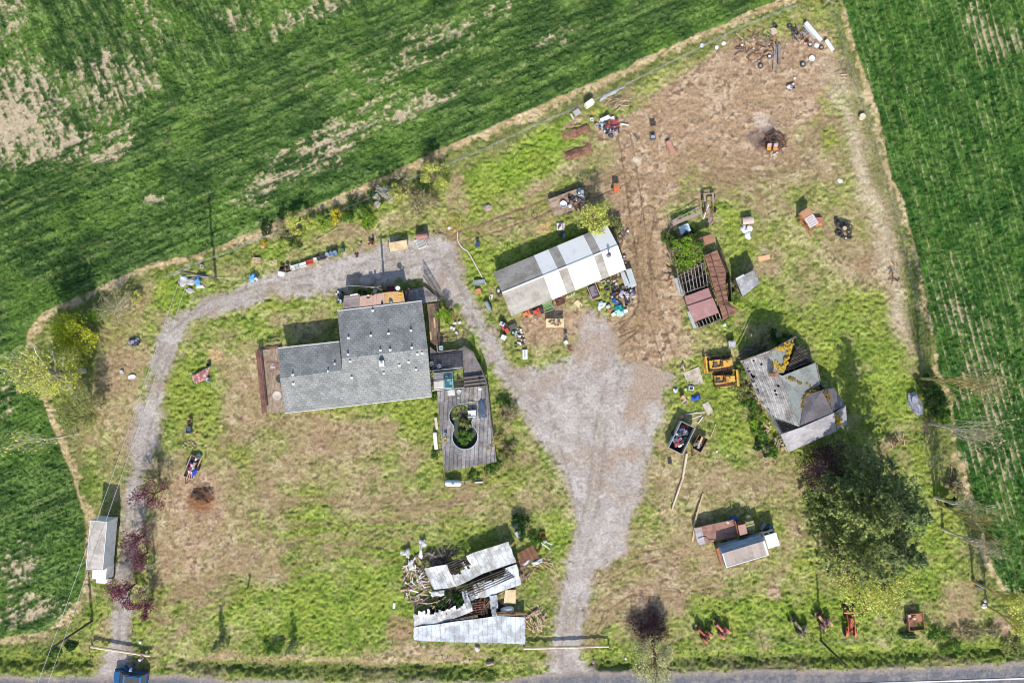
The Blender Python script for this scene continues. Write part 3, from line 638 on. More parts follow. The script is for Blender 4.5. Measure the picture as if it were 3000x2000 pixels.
# east walkway, ramp rail
wk = thing('wooden_walkway', 'narrow weathered board walkway along the east wall of the grey house', 'walkway', P(1268, 960))
q = MB(); q.slab([P(1251, 890, .6), P(1281, 888, .6), P(1285, 1012, .6), P(1262, 1012, .6)], .12); q.build('deck_boards', strip_mat('walk_boards', (150, 124, 104), .15, 0, .55, (118, 98, 84), .3, .5, ang_=.05), wk, True)
q = MB(); q.beam(P(1283, 886, 1.5), P(1288, 1010, 1.5), .12, .06)
for t in np.linspace(0, 1, 7): p = lerp(P(1283, 886, 0), P(1288, 1010, 0), t); q.beam((p.x, p.y, 0), (p.x, p.y, 1.5), .09, .09)
q.build('railing', dark_wood, wk, True)
rp = thing('wooden_ramp', 'grey board ramp with a slatted rail at the north east corner of the grey house', 'ramp', P(1245, 860))
q = MB(); q.slab([P(1185, 850, .62), P(1245, 840, .62), P(1292, 880, .55), P(1238, 888, .62), P(1190, 884, .62)], .12); q.build('deck_boards', strip_mat('ramp_boards', (176, 168, 164), .17, 1, .5, (130, 122, 118), .3, .5, ang_=-th), rp, True)
A_, B_ = P(1243, 809, 0), P(1293, 884, 0)
q = MB()
q.beam(A_ + Vector((0, 0, 2.0)), B_ + Vector((0, 0, 1.6)), .10, .08); q.beam(A_ + Vector((0, 0, .8)), B_ + Vector((0, 0, .5)), .08, .08)
for t in np.linspace(0, 1, 22): p = lerp(A_, B_, t); q.beam((p.x, p.y, .1), (p.x, p.y, 2.0 - .4 * t), .07, .05)
q.build('railing', dark_wood, rp, True)
# pool deck
pd = thing('pool_deck', 'large grey weathered deck wrapped around the keyhole pool, with lattice rails', 'deck', P(1360, 1200))
pm = strip_mat('pool_deck_boards', (172, 166, 162), .62, 0, .52, (132, 126, 124), .3, .6, ang_=.05, width=.2)
pm2 = strip_mat('upper_deck_boards', (128, 120, 120), .2, 0, .68, (150, 140, 134), .28, .5, ang_=.05)
zd = 1.05
c1, r1 = P(1351, 1218, zd), 35 / S; c2_, r2_ = P(1362, 1278, zd), 37 / S
def ring(c, r, a0, a1, n): return [Vector((c.x + r * math.cos(a0 + (a1 - a0) * i / n), c.y + r * math.sin(a0 + (a1 - a0) * i / n), c.z)) for i in range(n + 1)]
a_ax = math.atan2((c2_ - c1).y, (c2_ - c1).x); t1 = math.asin(27 / S / r1); t2 = math.asin(27 / S / r2_)
outline = ring(c1, r1, a_ax + t1, a_ax + 2 * PI - t1, 26) + ring(c2_, r2_, a_ax + PI + t2, a_ax + 3 * PI - t2, 26)
def hole_slab(mb, outer, inner, t, z):
    """deck with a keyhole opening: two halves split along the pool axis"""
    n = len(inner); top = max(range(n), key=lambda i: inner[i].y); bot = min(range(n), key=lambda i: inner[i].y)
    i = top; left = [];
    while True:
        left.append(inner[i]);
        if i == bot: break
        i = (i + 1) % n
    i = top; right = []
    while True:
        right.append(inner[i])
        if i == bot: break
        i = (i - 1) % n
    if sum(p.x for p in left) / len(left) > sum(p.x for p in right) / len(right): left, right = right, left
    oN, oE, oS, oW = outer
    for side, chain in ((oW, left), (oE, right)):
        poly = [oN] + chain + [oS] + side
        vs = [(p.x, p.y, z) for p in poly] + [(p.x, p.y, z - t) for p in poly]; k = len(poly)
        import mathutils
        tri = mathutils.geometry.tessellate_polygon([[Vector((p.x, p.y, 0)) for p in poly]])
        def up(f_): 
            a, b_, c = (poly[i] for i in f_); return f_ if (b_.x - a.x) * (c.y - a.y) - (b_.y - a.y) * (c.x - a.x) > 0 else f_[::-1]
        fs = [up(tuple(f_)) for f_ in tri] + [tuple(i + k for i in up(tuple(f_))[::-1]) for f_ in tri] + [(i, (i + 1) % k, (i + 1) % k + k, i + k) for i in range(k)]
        mb.add(vs, fs)
q = MB()
hole_slab(q, (P(1352, 1136, zd), [P(1455, 1352, zd), P(1433, 1170, zd), P(1430, 1128, zd)], P(1376, 1368, zd), [P(1302, 1380, zd), P(1283, 1190, zd), P(1281, 1146, zd)]), outline, .16, zd)
q.build('deck_boards', pm, pd, True)
q = MB(); q.slab([P(1258, 1014, 1.25), P(1282, 1033, 1.25), P(1336, 1027, 1.25), P(1358, 1016, 1.25), P(1386, 1033, 1.25), P(1411, 1078, 1.25), P(1428, 1124, 1.25), P(1362, 1131, 1.25), P(1357, 1078, 1.25), P(1266, 1086, 1.25)], .18)
q.build('deck_boards', pm2, pd, True)['label'] = 'darker upper deck between house and pergola'
lat = mat('deck_trim', (112, 104, 100), .9, .3, 5)
def rail(name, pts, hgt, parent, m, zb=.0, gap=1.4, w=.09, mid=True, pick=0):
    q = MB()
    for a, b2 in zip(pts[:-1], pts[1:]):
        u = Vector((0, 0, hgt)); q.beam(a + u, b2 + u, .12, .06)
        if mid: q.beam(a + u * .55, b2 + u * .55, .05, .08); q.beam(a + u * .15, b2 + u * .15, .05, .08)
        n = max(1, int((b2 - a).length / gap))
        for i in range(n + 1): p = lerp(a, b2, i / n); q.beam(p, p + u, w, w)
        if pick:
            for i in range(int((b2 - a).length / pick)): p = lerp(a, b2, (i + .5) * pick / (b2 - a).length); q.beam(p + u * .15, p + u * .95, .05, .03)
    return q.build(name, m, parent, True)
g0 = lambda px, py, z=0: P(px, py, z)
rail('railing', [g0(1358, 1013, 1.2), g0(1388, 1031, 1.2), g0(1392, 1042, 1.2)], 1.0, pd, lat, pick=.2)
rail('railing', [g0(1408, 1072, 1.2), g0(1427, 1122, 1.2), g0(1433, 1172, .9), g0(1442, 1260, .9)], 1.0, pd, lat)
rail('railing', [g0(1338, 1024, 1.2), g0(1284, 1031, 1.2), g0(1282, 1010, 1.2)], 1.0, pd, grey_wood)
for t in (0, .22, .44): # board benches across the upper deck
    a, b2 = P(1359, 1108 + t * 46, 1.75), P(1424, 1100 + t * 46, 1.75); q = MB(); q.beam(a, b2, .35, .06); q.beam(a - Vector((0, 0, .25)), b2 - Vector((0, 0, .25)), .08, .45); q.build('bench', lat, pd, True)
# pool
pool = thing('swimming_pool', 'keyhole shaped blue pool overgrown with weeds in the grey deck', 'pool', Vector((c1.x, (c1.y + c2_.y) / 2, 0)))
q = MB(); k = len(outline)
vs = [(p.x, p.y, zd + .06) for p in outline] + [(p.x, p.y, .05) for p in outline] + [((p.x - c1.x) * .97 + c1.x, p.y, .05) for p in outline]
q.add(vs, [(i, (i + 1) % k, (i + 1) % k + k, i + k) for i in range(k)] + [(i + k, i, (i + 1) % k, (i + 1) % k + k)[::-1] for i in []])
q.build('liner', mat('pool_liner', (96, 160, 186), .5, .25, 2, c2=(70, 120, 140)), pool, True)
q = MB(); q.tube([p + Vector((0, 0, .07)) for p in outline] + [outline[0] + Vector((0, 0, .07))], .038, 6); q.build('rim', paint((206, 226, 236), .5), pool, True)
q = MB(); q.prism([(p.x, p.y) for p in outline], .15, .28); q.build('floor', mat('pool_mud', (78, 82, 56), .7, .3, 3, c2=(60, 76, 70)), pool, True)
# pool steps, tarp, pergola, hot tub, tank
t = thing('pool_steps', 'white moulded entry steps at the east rim of the keyhole pool', 'steps', P(1384, 1210, zd), .08)
q = MB()
for i in range(3): q.box((-.45 + i * .42, 0, .62 - .2 * abs(i - 1.6)), (.4, .82, .07))
q.build('tread', cream, t); q = MB()
pass
for s_ in (-.45, .45): q = MB(); q.box((0, s_, .32), (1.35, .07, .66)); q.tube([(-.6, s_, .5), (-.5, s_, 1.3), (.4, s_, 1.25), (.65, s_, .6)], .03); q.build('side_rail', cream, t)
def tarp(name, pts, z, m, label, cat, group=None, fold=.12, n=10, hump=.15):
    """crumpled sheet lying over a four-sided outline (photo pixels)"""
    f = bil(*[P(px, py, z) for px, py in pts]); q = MB(); sd = R.random() * 90
    def fn(u, v):
        p = f(u, v); e = math.sin(u * 9 + sd) * math.sin(v * 7 + sd * 2)
        e2 = math.sin(u * 23 + v * 11 + sd) * .5 + math.sin(v * 29 - u * 13 + sd * 3) * .5
        edge = min(u, 1 - u, v, 1 - v)
        return p + Vector((e2 * .12, e * .12, .05 + fold * (e + e2 + 2) * .5 + hump * min(1, edge * 5)))
    q.patch(fn, n, n, .02); return tag(q.build(name, m, smooth=False), label, cat, group)
tarp('tarpaulin', [(1402, 1173), (1421, 1168), (1427, 1222), (1402, 1224)], zd, mat('slate_tarp', (76, 92, 112), .6, .15, 2), 'slate blue tarpaulin spread on the deck beside the pool steps', 'tarpaulin', fold=.08, hump=.1)
pg = thing('pergola', 'open beamed pergola over the half covered hot tub', 'pergola', P(1310, 1110))
for i in range(11):
    t_ = i / 10; q = MB(); q.beam(P(1262, 1087 + t_ * 56, 3.3), P(1356 + t_ * 3, 1079 + t_ * 55, 3.3), .05, .14); q.build('rafter', grey_wood, pg, True)
for a, b2 in (((1260, 1086), (1355, 1076)), ((1266, 1144), (1360, 1134))): q = MB(); q.beam(P(*a, 3.18), P(*b2, 3.18), .10, .2); q.build('beam', cream, pg, True)
for px, py in ((1264, 1087), (1352, 1079), (1268, 1142), (1356, 1134)): p = P(px, py, 3.1); q = MB(); q.beam((p.x, p.y, 1.2 if py < 1100 else 1.0), p, .12, .12); q.build('post', grey_wood, pg, True)
ht = thing('hot_tub', 'teal hot tub with shallow water, half under its white lid', 'hot tub', P(1301, 1113, 1.0), .06)
teal = paint((120, 186, 192), .35); 
q = MB(); q.box((0, 0, .42), (2.9, 2.45, .84)); q.build('shell', dark_wood, ht)
q = MB()
for x0, y0, dx, dy in ((0, 1.16, 2.9, .16), (0, -1.16, 2.9, .16), (1.37, 0, .16, 2.16), (.05, 0, .14, 2.16)): q.box((x0, y0, .90), (dx, dy, .13))
for i in range(3): q.box((.5 + i * .3, .55 - i * .5, .87), (.45, .4, .06), rz=i * .7)
q.build('rim', teal, ht)
q = MB(); q.box((.7, 0, .86), (1.25, 2.15, .03)); q.build('water', mat('tub_water', (40, 96, 110), .08, .3, 3, c2=(90, 150, 156), s2=1.6), ht)
q = MB(); q.box((-.75, 0, .98), (1.45, 2.4, .10)); q.box((-.75, 0, 1.035), (.04, 2.36, .02)); q.build('lid', paint((226, 222, 214), .7), ht)
pt = thing('propane_tank', 'white rounded propane tank inside the low frame south of the pool deck', 'propane tank', P(1328.7, 1412), -.03)
rotx = Matrix.Rotation(PI / 2, 3, 'Y')
q = MB(); q.lathe([(.02, -1.3), (.22, -1.26), (.38, -1.12), (.46, -.95), (.48, -.7), (.48, .7), (.46, .95), (.38, 1.12), (.22, 1.26), (.02, 1.3)], 18, (0, 0, .72), rotx); q.build('tank', paint((222, 232, 236), .4), pt, smooth=True)
q = MB(); q.lathe([(.2, 0), (.2, .16), (.14, .22), (.02, .24)], 12, (0, 0, 1.17)); q.build('valve_dome', paint((150, 190, 206), .4), pt)
for s_ in (-.7, .7): q = MB(); q.box((s_, 0, .13), (.12, .7, .3)); q.build('leg', grey_metal, pt)
ff = thing('low_fence', 'thin low frame fence around the propane tank south of the pool deck', 'fence', P(1360, 1405))
rail('rail', [g0(1297, 1384), g0(1302, 1424), g0(1420, 1411), g0(1420, 1376)], .55, ff, brown_wood, mid=False)

# ---------------------------------------------------------------- workshop with striped roof
ws = thing('workshop', 'long low workshop with a white and grey striped metal roof', 'workshop', P(1640, 800))
tw = math.atan2(139, 333); zw, zr = 2.15, 3.35
A, B = P(1445, 798, zw), P(1778, 659, zw); Rw, Re = P(1471.5, 858, zr), P(1810.5, 720, zr); Cw, Ce = P(1498.7, 927, zw), P(1833.6, 790, zw)
wm = mat('white_roof_metal', (252, 250, 246), .5, .03, 1.0, c2=(238, 238, 236), amount=.3)
gm_ = strip_mat('weathered_roof_panel', (182, 176, 166), .28, 1, .86, (160, 152, 140), .14, .5, ang_=-tw, width=.5)
cuts = [0, .357, .485, .56, .79, .856, 1]
for i in range(6):
    a, b2 = cuts[i], cuts[i + 1]; m = wm if i % 2 else gm_
    for E0, E1, lab in ((A, B, 'north'), (Cw, Ce, 'south')):
        q = MB(); f = bil(lerp(E0, E1, a), lerp(E0, E1, b2 - .001), lerp(Rw, Re, b2 - .001), lerp(Rw, Re, a))
        nu = max(2, int((b2 - a) * 19 / .45))
        def fn(u, v, f=f, nu=nu): return f(u, v)
        q.slab([f(0, 0), f(1, 0), f(1, 1), f(0, 1)], .07)
        for j in range(nu + 1):
            u = j / nu; q.beam(f(u, .01) + Vector((0, 0, .012)), f(u, .985) + Vector((0, 0, .012)), .04, .024)
        q.build('roof_panel', m, ws, True)['label'] = ('white ' if i % 2 else 'weathered grey ') + lab + ' roof panel'
q = MB(); q.beam(Rw + Vector((0, 0, .03)), Re + Vector((0, 0, .03)), .26, .05); q.build('ridge_cap', paint((240, 236, 226), .6), ws, True)
q = MB(); i2 = lambda p, q_, t: lerp(p, q_, t)
ctr = (A + Ce) / 2
q.prism([tuple((lerp(p, ctr, .035))[:2]) for p in (A, B, Ce, Cw)], 0, zw - .15)
for E0, E1, Rr in ((A, Cw, Rw), (B, Ce, Re)):
    vs = [lerp(Vector((p.x, p.y, p.z - .2)), Vector((ctr.x, ctr.y, p.z - .2)), .035) for p in (E0, E1, Rr)]
    d = (ctr - Rr); d.z = 0; d = d.normalized() * .1
    q.add(vs + [v + d for v in vs], [(0, 1, 2), (5, 4, 3), (0, 3, 4, 1), (1, 4, 5, 2), (2, 5, 3, 0)])
q.build('wall', mat('workshop_wall', (176, 166, 150), .85, .2, 2), ws, True)
for t0, t1 in ((.30, .42), (.47, .62), (.68, .80)):
    q = MB(); a, b2 = lerp(lerp(Cw, Ce, t0), ctr, .03), lerp(lerp(Cw, Ce, t1), ctr, .03); a.z = b2.z = .95; q.beam(a, b2, .08, 1.8); q.build('door', dark_wood, ws, True)
p = on_plane(1782.7, 746, plane_z(Cw, Ce, Re)); q = MB(); q.lathe([(.12, -.2), (.12, .9), (.2, .95), (.2, 1.1), (.03, 1.25)], 10); v = q.build('stovepipe', dark_metal, ws); v.location = p - ws.location
q = MB(); q.lathe([(.42, -.03), (.30, .05), (.12, .12)], 12); v = q.build('flashing', mat('stain_metal', (120, 118, 116), .6, .3, 5), ws); v.location = p - ws.location

# ---------------------------------------------------------------- rusty shed with open rafters
rs = thing('ruined_shed', 'half collapsed shed with rust brown metal roof and bare rafters', 'shed', P(2070, 840))
rust_roof = strip_mat('rust_roof', (178, 130, 106), .68, 0, .7, (150, 104, 86), .16, .45, ang_=math.radians(73), width=.1)
purp = mat('faded_red_roof', (164, 122, 118), .65, .1, 1.2, c2=(182, 148, 142), amount=.25)
zrs, zE, zW = 3.5, 2.1, 2.0
rg0, rg1 = P(2064, 748, zrs), P(2120, 937, zrs)
q = MB()
east = [P(2101, 732, zE + .2), P(2127, 798, zE), P(2125, 832, zE), P(2134, 885, zE), P(2167, 910, 1.5)]
for i in range(4): q.slab([lerp(rg0, rg1, i / 4), lerp(rg0, rg1, (i + 1) / 4), east[i + 1], east[i]], .06)
for t in np.linspace(.04, .96, 13):
    a = lerp(rg0, rg1, t); i = t * 3.999; e = lerp(east[int(i)], east[int(i) + 1], i - int(i)); q.beam(a + Vector((0, 0, .03)), e + Vector((0, 0, .03)), .07, .05)
q.build('roof_sheet', rust_roof, rs, True)
q = MB(); q.slab([P(2005, 869, 2.3), P(2075, 843, 3.3), P(2090, 881, 3.3), P(2014, 900, 2.35)], .05); q.build('roof_sheet', purp, rs, True)
q = MB(); q.slab([P(2013, 897, 2.5), P(2088, 872, 3.5), P(2107, 916, 3.45), P(2035, 943, 2.4)], .05); q.build('roof_sheet', purp, rs, True)['label'] = 'faded red sheet lapped over the roof'
q = MB(); q.slab([P(2031, 703, 2.0), P(2086, 685, 2.3), P(2095, 709, 2.3), P(2050, 724, 2.1)], .05); q.build('roof_sheet', mat('tan_rust_roof', (170, 124, 98), .7, .15, 2), rs, True)
q = MB(); q.slab([P(1975, 816, 1.9), P(1988, 813, 2.1), P(2003, 864, 2.2), P(1991, 866, 1.9)], .04); q.build('roof_sheet', mat('grey_sheet', (172, 180, 184), .45, .15, 2), rs, True)
q = MB(); q.slab([P(2013, 914, 1.9), P(2020, 911, 2.1), P(2044, 958, 2.1), P(2032, 963, 1.9)], .04); q.build('roof_sheet', mat('grey_sheet', (172, 180, 184)), rs, True)
for i in range(9):   # bare rafters of the west slope
    t_ = i / 8; a = lerp(P(2040, 785, 3.2), P(2074, 840, 3.4), t_) if i > 5 else P(2000 + i * 13.5, 800 - i * 6 + 0, 2.4 + i * .16)
    b2 = P(1996 + i * 9.6, 862 - i * 3.1, 2.2 + i * .12); a = P(1984 + i * 9.9, 806 - i * 5.4, 2.3 + i * .14)
    q = MB(); q.beam(a, b2, .09, .14); q.build('rafter', grey_wood, rs, True)
for v_ in (.1, .5, .95):
    q = MB(); q.beam(lerp(P(1982, 806, 2.2), P(1998, 864, 2.1), v_), lerp(P(2064, 762, 3.3), P(2076, 838, 3.4), v_), .08, .1); q.build('purlin', grey_wood, rs, True)
for i in range(8):
    q = MB(); q.beam(P(2036 + i * 10, 946 - i * 4.1, 2.2 + i * .12), P(2044 + i * 9.6, 962 - i * 4, 2.0 + i * .11), .10, .12); q.build('rafter', grey_wood, rs, True)
q = MB(); q.beam(P(2043, 962, 2.05), P(2113, 934, 2.85), .1, .12); q.build('purlin', grey_wood, rs, True)
for i in range(6):
    q = MB(); q.beam(P(1957 + i * 11, 738 - i * 4.5, 2.0 + .1 * i), P(1971 + i * 12, 774 - i * 5, 2.1 + .1 * i), .09, .13); q.build('rafter', grey_wood, rs, True)
q = MB(); q.beam(P(1960, 737, 2.1), P(2008, 720, 2.4), .08, .1); q.build('purlin', grey_wood, rs, True)
for i in range(5):
    q = MB(); q.beam(P(2070 + i * 7, 730 - i * 4, 2.3), P(2075 + i * 6.4, 745 - i * 5, 2.3), .06, .1); q.build('rafter', dark_wood, rs, True)
q = MB()
for a, b2, h0 in (((2064, 750), (2118, 934), 3.2), ((2100, 736), (2126, 800), 1.9), ((2126, 800), (2133, 884), 1.9), ((2046, 958), (2116, 932), 1.8)): 
    p, r_ = P(*a), P(*b2); q.beam((p.x, p.y, h0 / 2), (r_.x, r_.y, h0 / 2), .1, h0)
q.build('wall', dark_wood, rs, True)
q = MB(); q.prism([P(x, y)[:2] for x, y in ((1985, 800), (2062, 762), (2114, 930), (2046, 956))], 0, .07); q.build('floor', mat('dark_floor', (62, 56, 54), .9, .3, 2), rs, True)  # dark slab: the shade under the open rafters put into its colour

sh_ = thing('small_shed', 'small lean-to shed with a grey shingled single slope roof', 'shed', P(2190, 830))
q = MB(); z_a, z_b = 2.5, 1.9
cs = [P(2156, 818, z_a), P(2209, 790, z_a), P(2227, 829, z_b + .2), P(2176, 868, z_b)]
q.slab(cs, .1); q.build('roof', strip_mat('pale_shingles', (176, 178, 180), .26, 1, .74, (146, 144, 142), .3, .5, ang_=-.48, brick=True, width=.2), sh_, True)
q = MB(); cc = sum(cs, Vector()) / 4; q.prism([tuple(lerp(p, cc, .08)[:2]) for p in cs], 0, 1.85); q.build('wall', dark_wood, sh_, True)
q = MB(); q.beam(cs[0] + Vector((0, 0, .03)), lerp(cs[0], cs[1], .45) + Vector((0, 0, .03)), .3, .04); q.build('trim', paint((214, 210, 208)), sh_, True)

# ---------------------------------------------------------------- derelict farmhouse
df = thing('farmhouse', 'derelict farmhouse with grey shake roof, mossy valleys and a fallen in corner', 'farmhouse', P(2310, 1150))
shake = strip_mat('grey_shakes', (182, 178, 176), .22, 0, .62, (140, 134, 130), .34, .55, ang_=-math.radians(-69) + PI / 2 + PI / 2 - PI / 2, width=.25)
comp = strip_mat('green_grey_shingle', (172, 174, 166), .24, 1, .82, (150, 152, 146), .14, .5, ang_=-.36, width=.3, brick=True)
comp2 = strip_mat('pale_grey_shingle', (178, 174, 176), .24, 1, .84, (158, 154, 156), .14, .5, ang_=-.36, width=.3, brick=True)
comp3 = strip_mat('dark_grey_shingle', (146, 136, 138), .24, 1, .66, (122, 114, 116), .16, .5, ang_=-.36, width=.3, brick=True)
moss = mat('orange_moss', (204, 172, 58), .95, .35, 7, c2=(146, 112, 40), s2=3, bump=.6)
moss_d = mat('brown_moss', (138, 112, 50), .95, .35, 7, c2=(98, 84, 44), s2=3, bump=.6)
rN, rS = P(2257, 1030, 5.1), P(2342, 1249, 4.9)
eave = [P(2172, 1059, 1.7), P(2200, 1112, 1.8), P(2222, 1172, 1.9), P(2266, 1226, 2.2)]
q = MB()
def wf(u, v):
    e = lerp(eave[min(2, int(v * 3))], eave[min(2, int(v * 3)) + 1], v * 3 - min(2, int(v * 3)))
    r_ = lerp(rN, rS, v); p = lerp(r_, e, u); p.z -= .22 * math.sin(PI * u) * (1 + .5 * math.sin(v * 9)); p += Vector((.06 * math.sin(v * 31), .05 * math.sin(v * 43 + u * 6), .04 * math.sin(v * 27 + u * 5)))
    return p
RK = random.Random(4); torn = {(i, j): RK.random() for i in range(20) for j in range(40)}
q.patch(wf, 14, 34, .09, lambda u, v: not (u > .88 and torn[(int(u * 14), int(v * 34))] < .35) and not (torn[(int(u * 14), int(v * 34))] < .018))
q.build('roof_slope', shake, df, True)['label'] = 'grey weathered shake slope on the west side'
q = MB(); q.slab([P(2272, 1094, 4.8), P(2293, 1100, 4.6), P(2389, 1062, 2.9), P(2402, 1125, 2.7), P(2357, 1158, 3.8), P(2343, 1248, 4.85), rS + Vector((.02, 0, 0))], .1); q.build('roof_slope', comp, df, True)['label'] = 'green grey shingle slope on the east side'
q = MB(); q.slab([rN, P(2324, 997, 3.0), P(2297, 1092, 4.3), P(2270, 1092, 4.75)], .1); q.build('roof_slope', comp, df, True)['label'] = 'broken mossy slope at the north corner'
def mosspatch(pts, m=moss, lift=.1, n=70, seed=1, ref=None):
    rr = random.Random(seed); q = MB(); f = bil(*pts)
    for _ in range(n):
        p = f(rr.random(), rr.random()); s_ = rr.uniform(.08, .26); q.blob(p + Vector((rr.uniform(-.2, .2), rr.uniform(-.2, .2), .02)), (s_, s_, s_ * .45), .3, 6, 3, rr)
    q.build('moss', m, df, True)
mosspatch([P(2276, 1020, 4.7), P(2323, 998, 3.1), P(2321, 1014, 3.2), P(2282, 1026, 4.6)], n=60, seed=1); mosspatch([P(2310, 1010, 3.5), P(2322, 1004, 3.1), P(2310, 1048, 3.65), P(2302, 1046, 3.9)], n=50, seed=2)
mosspatch([P(2264, 1062, 4.9), P(2276, 1060, 4.6), P(2292, 1088, 4.45), P(2276, 1086, 4.7)], n=90, seed=3); mosspatch([P(2298, 1048, 4.1), P(2308, 1046, 3.8), P(2299, 1088, 4.3), P(2291, 1086, 4.4)], n=50, seed=4)
q = MB(); q.slab([P(2358, 1157, 3.85), P(2408, 1143, 3.9), P(2441, 1207, 4.2), P(2344, 1247, 4.95)], .1); q.build('roof_slope', comp3, df, True)['label'] = 'dark shingle slope of the south wing'
rS0 = P(2287, 1272, 4.2); rS1 = P(2443, 1209, 4.25)
q = MB(); q.slab([rS0, lerp(rS0, rS1, .35) + Vector((0, 0, .6)), rS1, P(2451, 1262, 2.5), P(2310, 1324, 2.3)], .1); q.build('roof_slope', comp2, df, True)['label'] = 'pale shingle slope facing south'
q = MB(); q.slab([P(2410, 1141, 3.6), P(2444, 1136, 2.3), P(2477, 1186, 2.5), P(2442, 1204, 3.7)], .09); q.build('roof_slope', comp3, df, True)
q = MB(); q.slab([P(2443, 1209, 3.6), P(2478, 1187, 2.5), P(2482, 1244, 2.2), P(2453, 1256, 2.5)], .09); q.build('roof_slope', comp2, df, True)
mosspatch([P(2304, 1108, 4.45), P(2312, 1106, 4.3), P(2378, 1130, 3.1), P(2372, 1134, 3.3)], moss_d, n=70, seed=5); mosspatch([P(2362, 1150, 3.7), P(2400, 1132, 2.8), P(2404, 1142, 3.7), P(2360, 1160, 3.9)], moss_d, n=70, seed=6)
mosspatch([P(2352, 1166, 4.0), P(2357, 1162, 3.9), P(2354, 1196, 4.2), P(2348, 1196, 4.3)], moss_d, n=40, seed=7); mosspatch([P(2414, 1144, 3.7), P(2422, 1142, 3.4), P(2434, 1196, 3.6), P(2426, 1196, 3.9)], moss_d, n=60, seed=8); mosspatch([P(2449, 1212, 3.4), P(2456, 1210, 3.2), P(2462, 1240, 2.8), P(2452, 1240, 3.0)], moss, n=40, seed=9)
for i in range(11):  # fallen rafters at the south west corner
    a = P(2268 + i * 1.5, 1226 + i * 6, 2.1); b2 = P(2336 - i * 3.4, 1250 + i * 3.2, 4.4 - i * .12); q = MB(); q.beam(a, b2, .07, .12); q.build('rafter', grey_wood, df, True)
for i in range(14):
    a = P(2302 + i * 2.6, 1086 - i * 5.5, 3.9 - i * .1); b2 = P(2380 - i * 2.4 + RK.uniform(-4, 4), 1056 - i * 3.6, 2.2 - i * .05); q = MB(); q.beam(a, b2, .07, .1); q.build('rafter', dark_wood if i % 3 else grey_wood, df, True)
q = MB(); q.beam(P(2170, 1059, 1.9), rN + Vector((0, .1, .05)), .25, .12); q.beam(rN + Vector((0, .1, .05)), P(2332, 986, 2.7), .28, .12); q.build('trim', grey_wood, df, True)
q = MB()
qq = [(2178, 1062), (2250, 1035), (2318, 1006), (2350, 1040), (2384, 1066), (2396, 1122), (2412, 1142), (2440, 1140), (2470, 1186), (2474, 1238), (2446, 1254), (2318, 1312), (2294, 1276), (2266, 1222)]
hh = [1.6, 4.4, 2.6, 2.0, 2.6, 2.5, 2.5, 2.1, 2.2, 2.0, 2.2, 2.1, 2.1, 2.0]
for i in range(len(qq)):
    j = (i + 1) % len(qq); a, b2 = P(*qq[i], 1.5), P(*qq[j], 1.5); h0 = min(hh[i], hh[j]); a.z = b2.z = h0 / 2; q.beam(a, b2, .14, h0)
q.build('wall', mat('grey_siding', (166, 158, 152), .9, .25, 4, c2=(120, 110, 104)), df, True)
q = MB(); q.box((0, 0, 0), (.5, .5, 2.2), rz=.4); q.box((0, 0, 1.12), (.36, .36, .05), rz=.4); v = q.build('chimney', mat('chimney_brick', (190, 140, 108), .9, .25, 8, c2=(150, 104, 84)), df); v.location = P(2264.5, 1096, 5.2) - df.location
q = MB(); q.prism([P(x, y)[:2] for x, y in qq], 0, .08); q.build('floor', mat('dark_floor', (62, 56, 54)), df, True)  # interior gloom painted as a dark sheet over the ground

def PB(x, y, z=0): return P(x, y, z * .58)
# ---------------------------------------------------------------- collapsed barn
cb = thing('collapsed_barn', 'collapsed barn of torn white metal roof sheets over broken rafters', 'barn', P(1370, 1740))
tin = mat('white_tin', (226, 226, 224), .5, .1, 1.2, c2=(182, 178, 172), amount=.55, s2=.7)
tin2 = mat('bluish_tin', (204, 212, 220), .5, .1, 1.2, c2=(160, 162, 164), amount=.6, s2=.6)
RT = random.Random(11)
def tinroof(A_, B_, C_, D_, m, sag, nv=16, rib=.72, torn=None, label=None, wave=.1, seed=0):
    f0 = bil(A_, B_, C_, D_); nu = max(6, int((A_ - B_).length / rib)) * 2
    def fn(u, v): return f0(u, v) + Vector((.05 * math.sin(v * 13 + seed), 0, -sag * math.sin(PI * u) * math.sin(PI * min(1, v * 1.0)) + wave * math.sin(u * 7 + v * 3 + seed)))
    q = MB(); q.patch(fn, nu, nv, .03, torn)
    for i in range(0, nu + 1, 2):
        pts = []
        for j in range(nv + 1):
            ok = torn is None or (torn(min(.999, (i + .5) / nu), min(.999, (j + .5) / nv)) and torn(max(0.0, (i - .5) / nu), min(.999, (j + .5) / nv)))
            if ok: pts.append(fn(i / nu, j / nv) + Vector((0, 0, .015)))
            if not ok or j == nv:
                if len(pts) > 1: q.tube(pts, .035, 4)
                pts = []
    o = q.build('roof_sheet', m, cb, True)
    if label: o['label'] = label
    return fn
# upper west sheet, split by a buckle, with ragged edges
tw1 = [RT.uniform(0, .16) for _ in range(60)]
tinroof(PB(1243, 1664, 2.2), PB(1308, 1652, 2.5), PB(1337, 1717, 2.7), PB(1272, 1727, 2.4), tin, .15, seed=1, wave=.08)
tinroof(PB(1308, 1652, 2.5), PB(1384, 1619, 2.9), PB(1418, 1678, 3.1), PB(1337, 1717, 2.7), tin, .2, torn=lambda u, v: v > (.40 + tw1[int(u * 9)] * 1.5 if u < .72 else .0) or (.5 < u < .62 and v > .2), label='buckled white roof sheet with a torn edge', seed=2)
tinroof(PB(1384, 1619, 2.9), PB(1489, 1586, 3.2), PB(1512, 1646, 3.5), PB(1418, 1678, 3.1), tin, .05, seed=3, wave=.05)
tinroof(PB(1418, 1680, 3.1), PB(1513, 1648, 3.5), PB(1527, 1711, 2.3), PB(1420, 1750, 2.0), tin2, .05, torn=lambda u, v: v > (.3 + tw1[int(u * 11)] if u < .62 else .05) , seed=4, wave=.05)
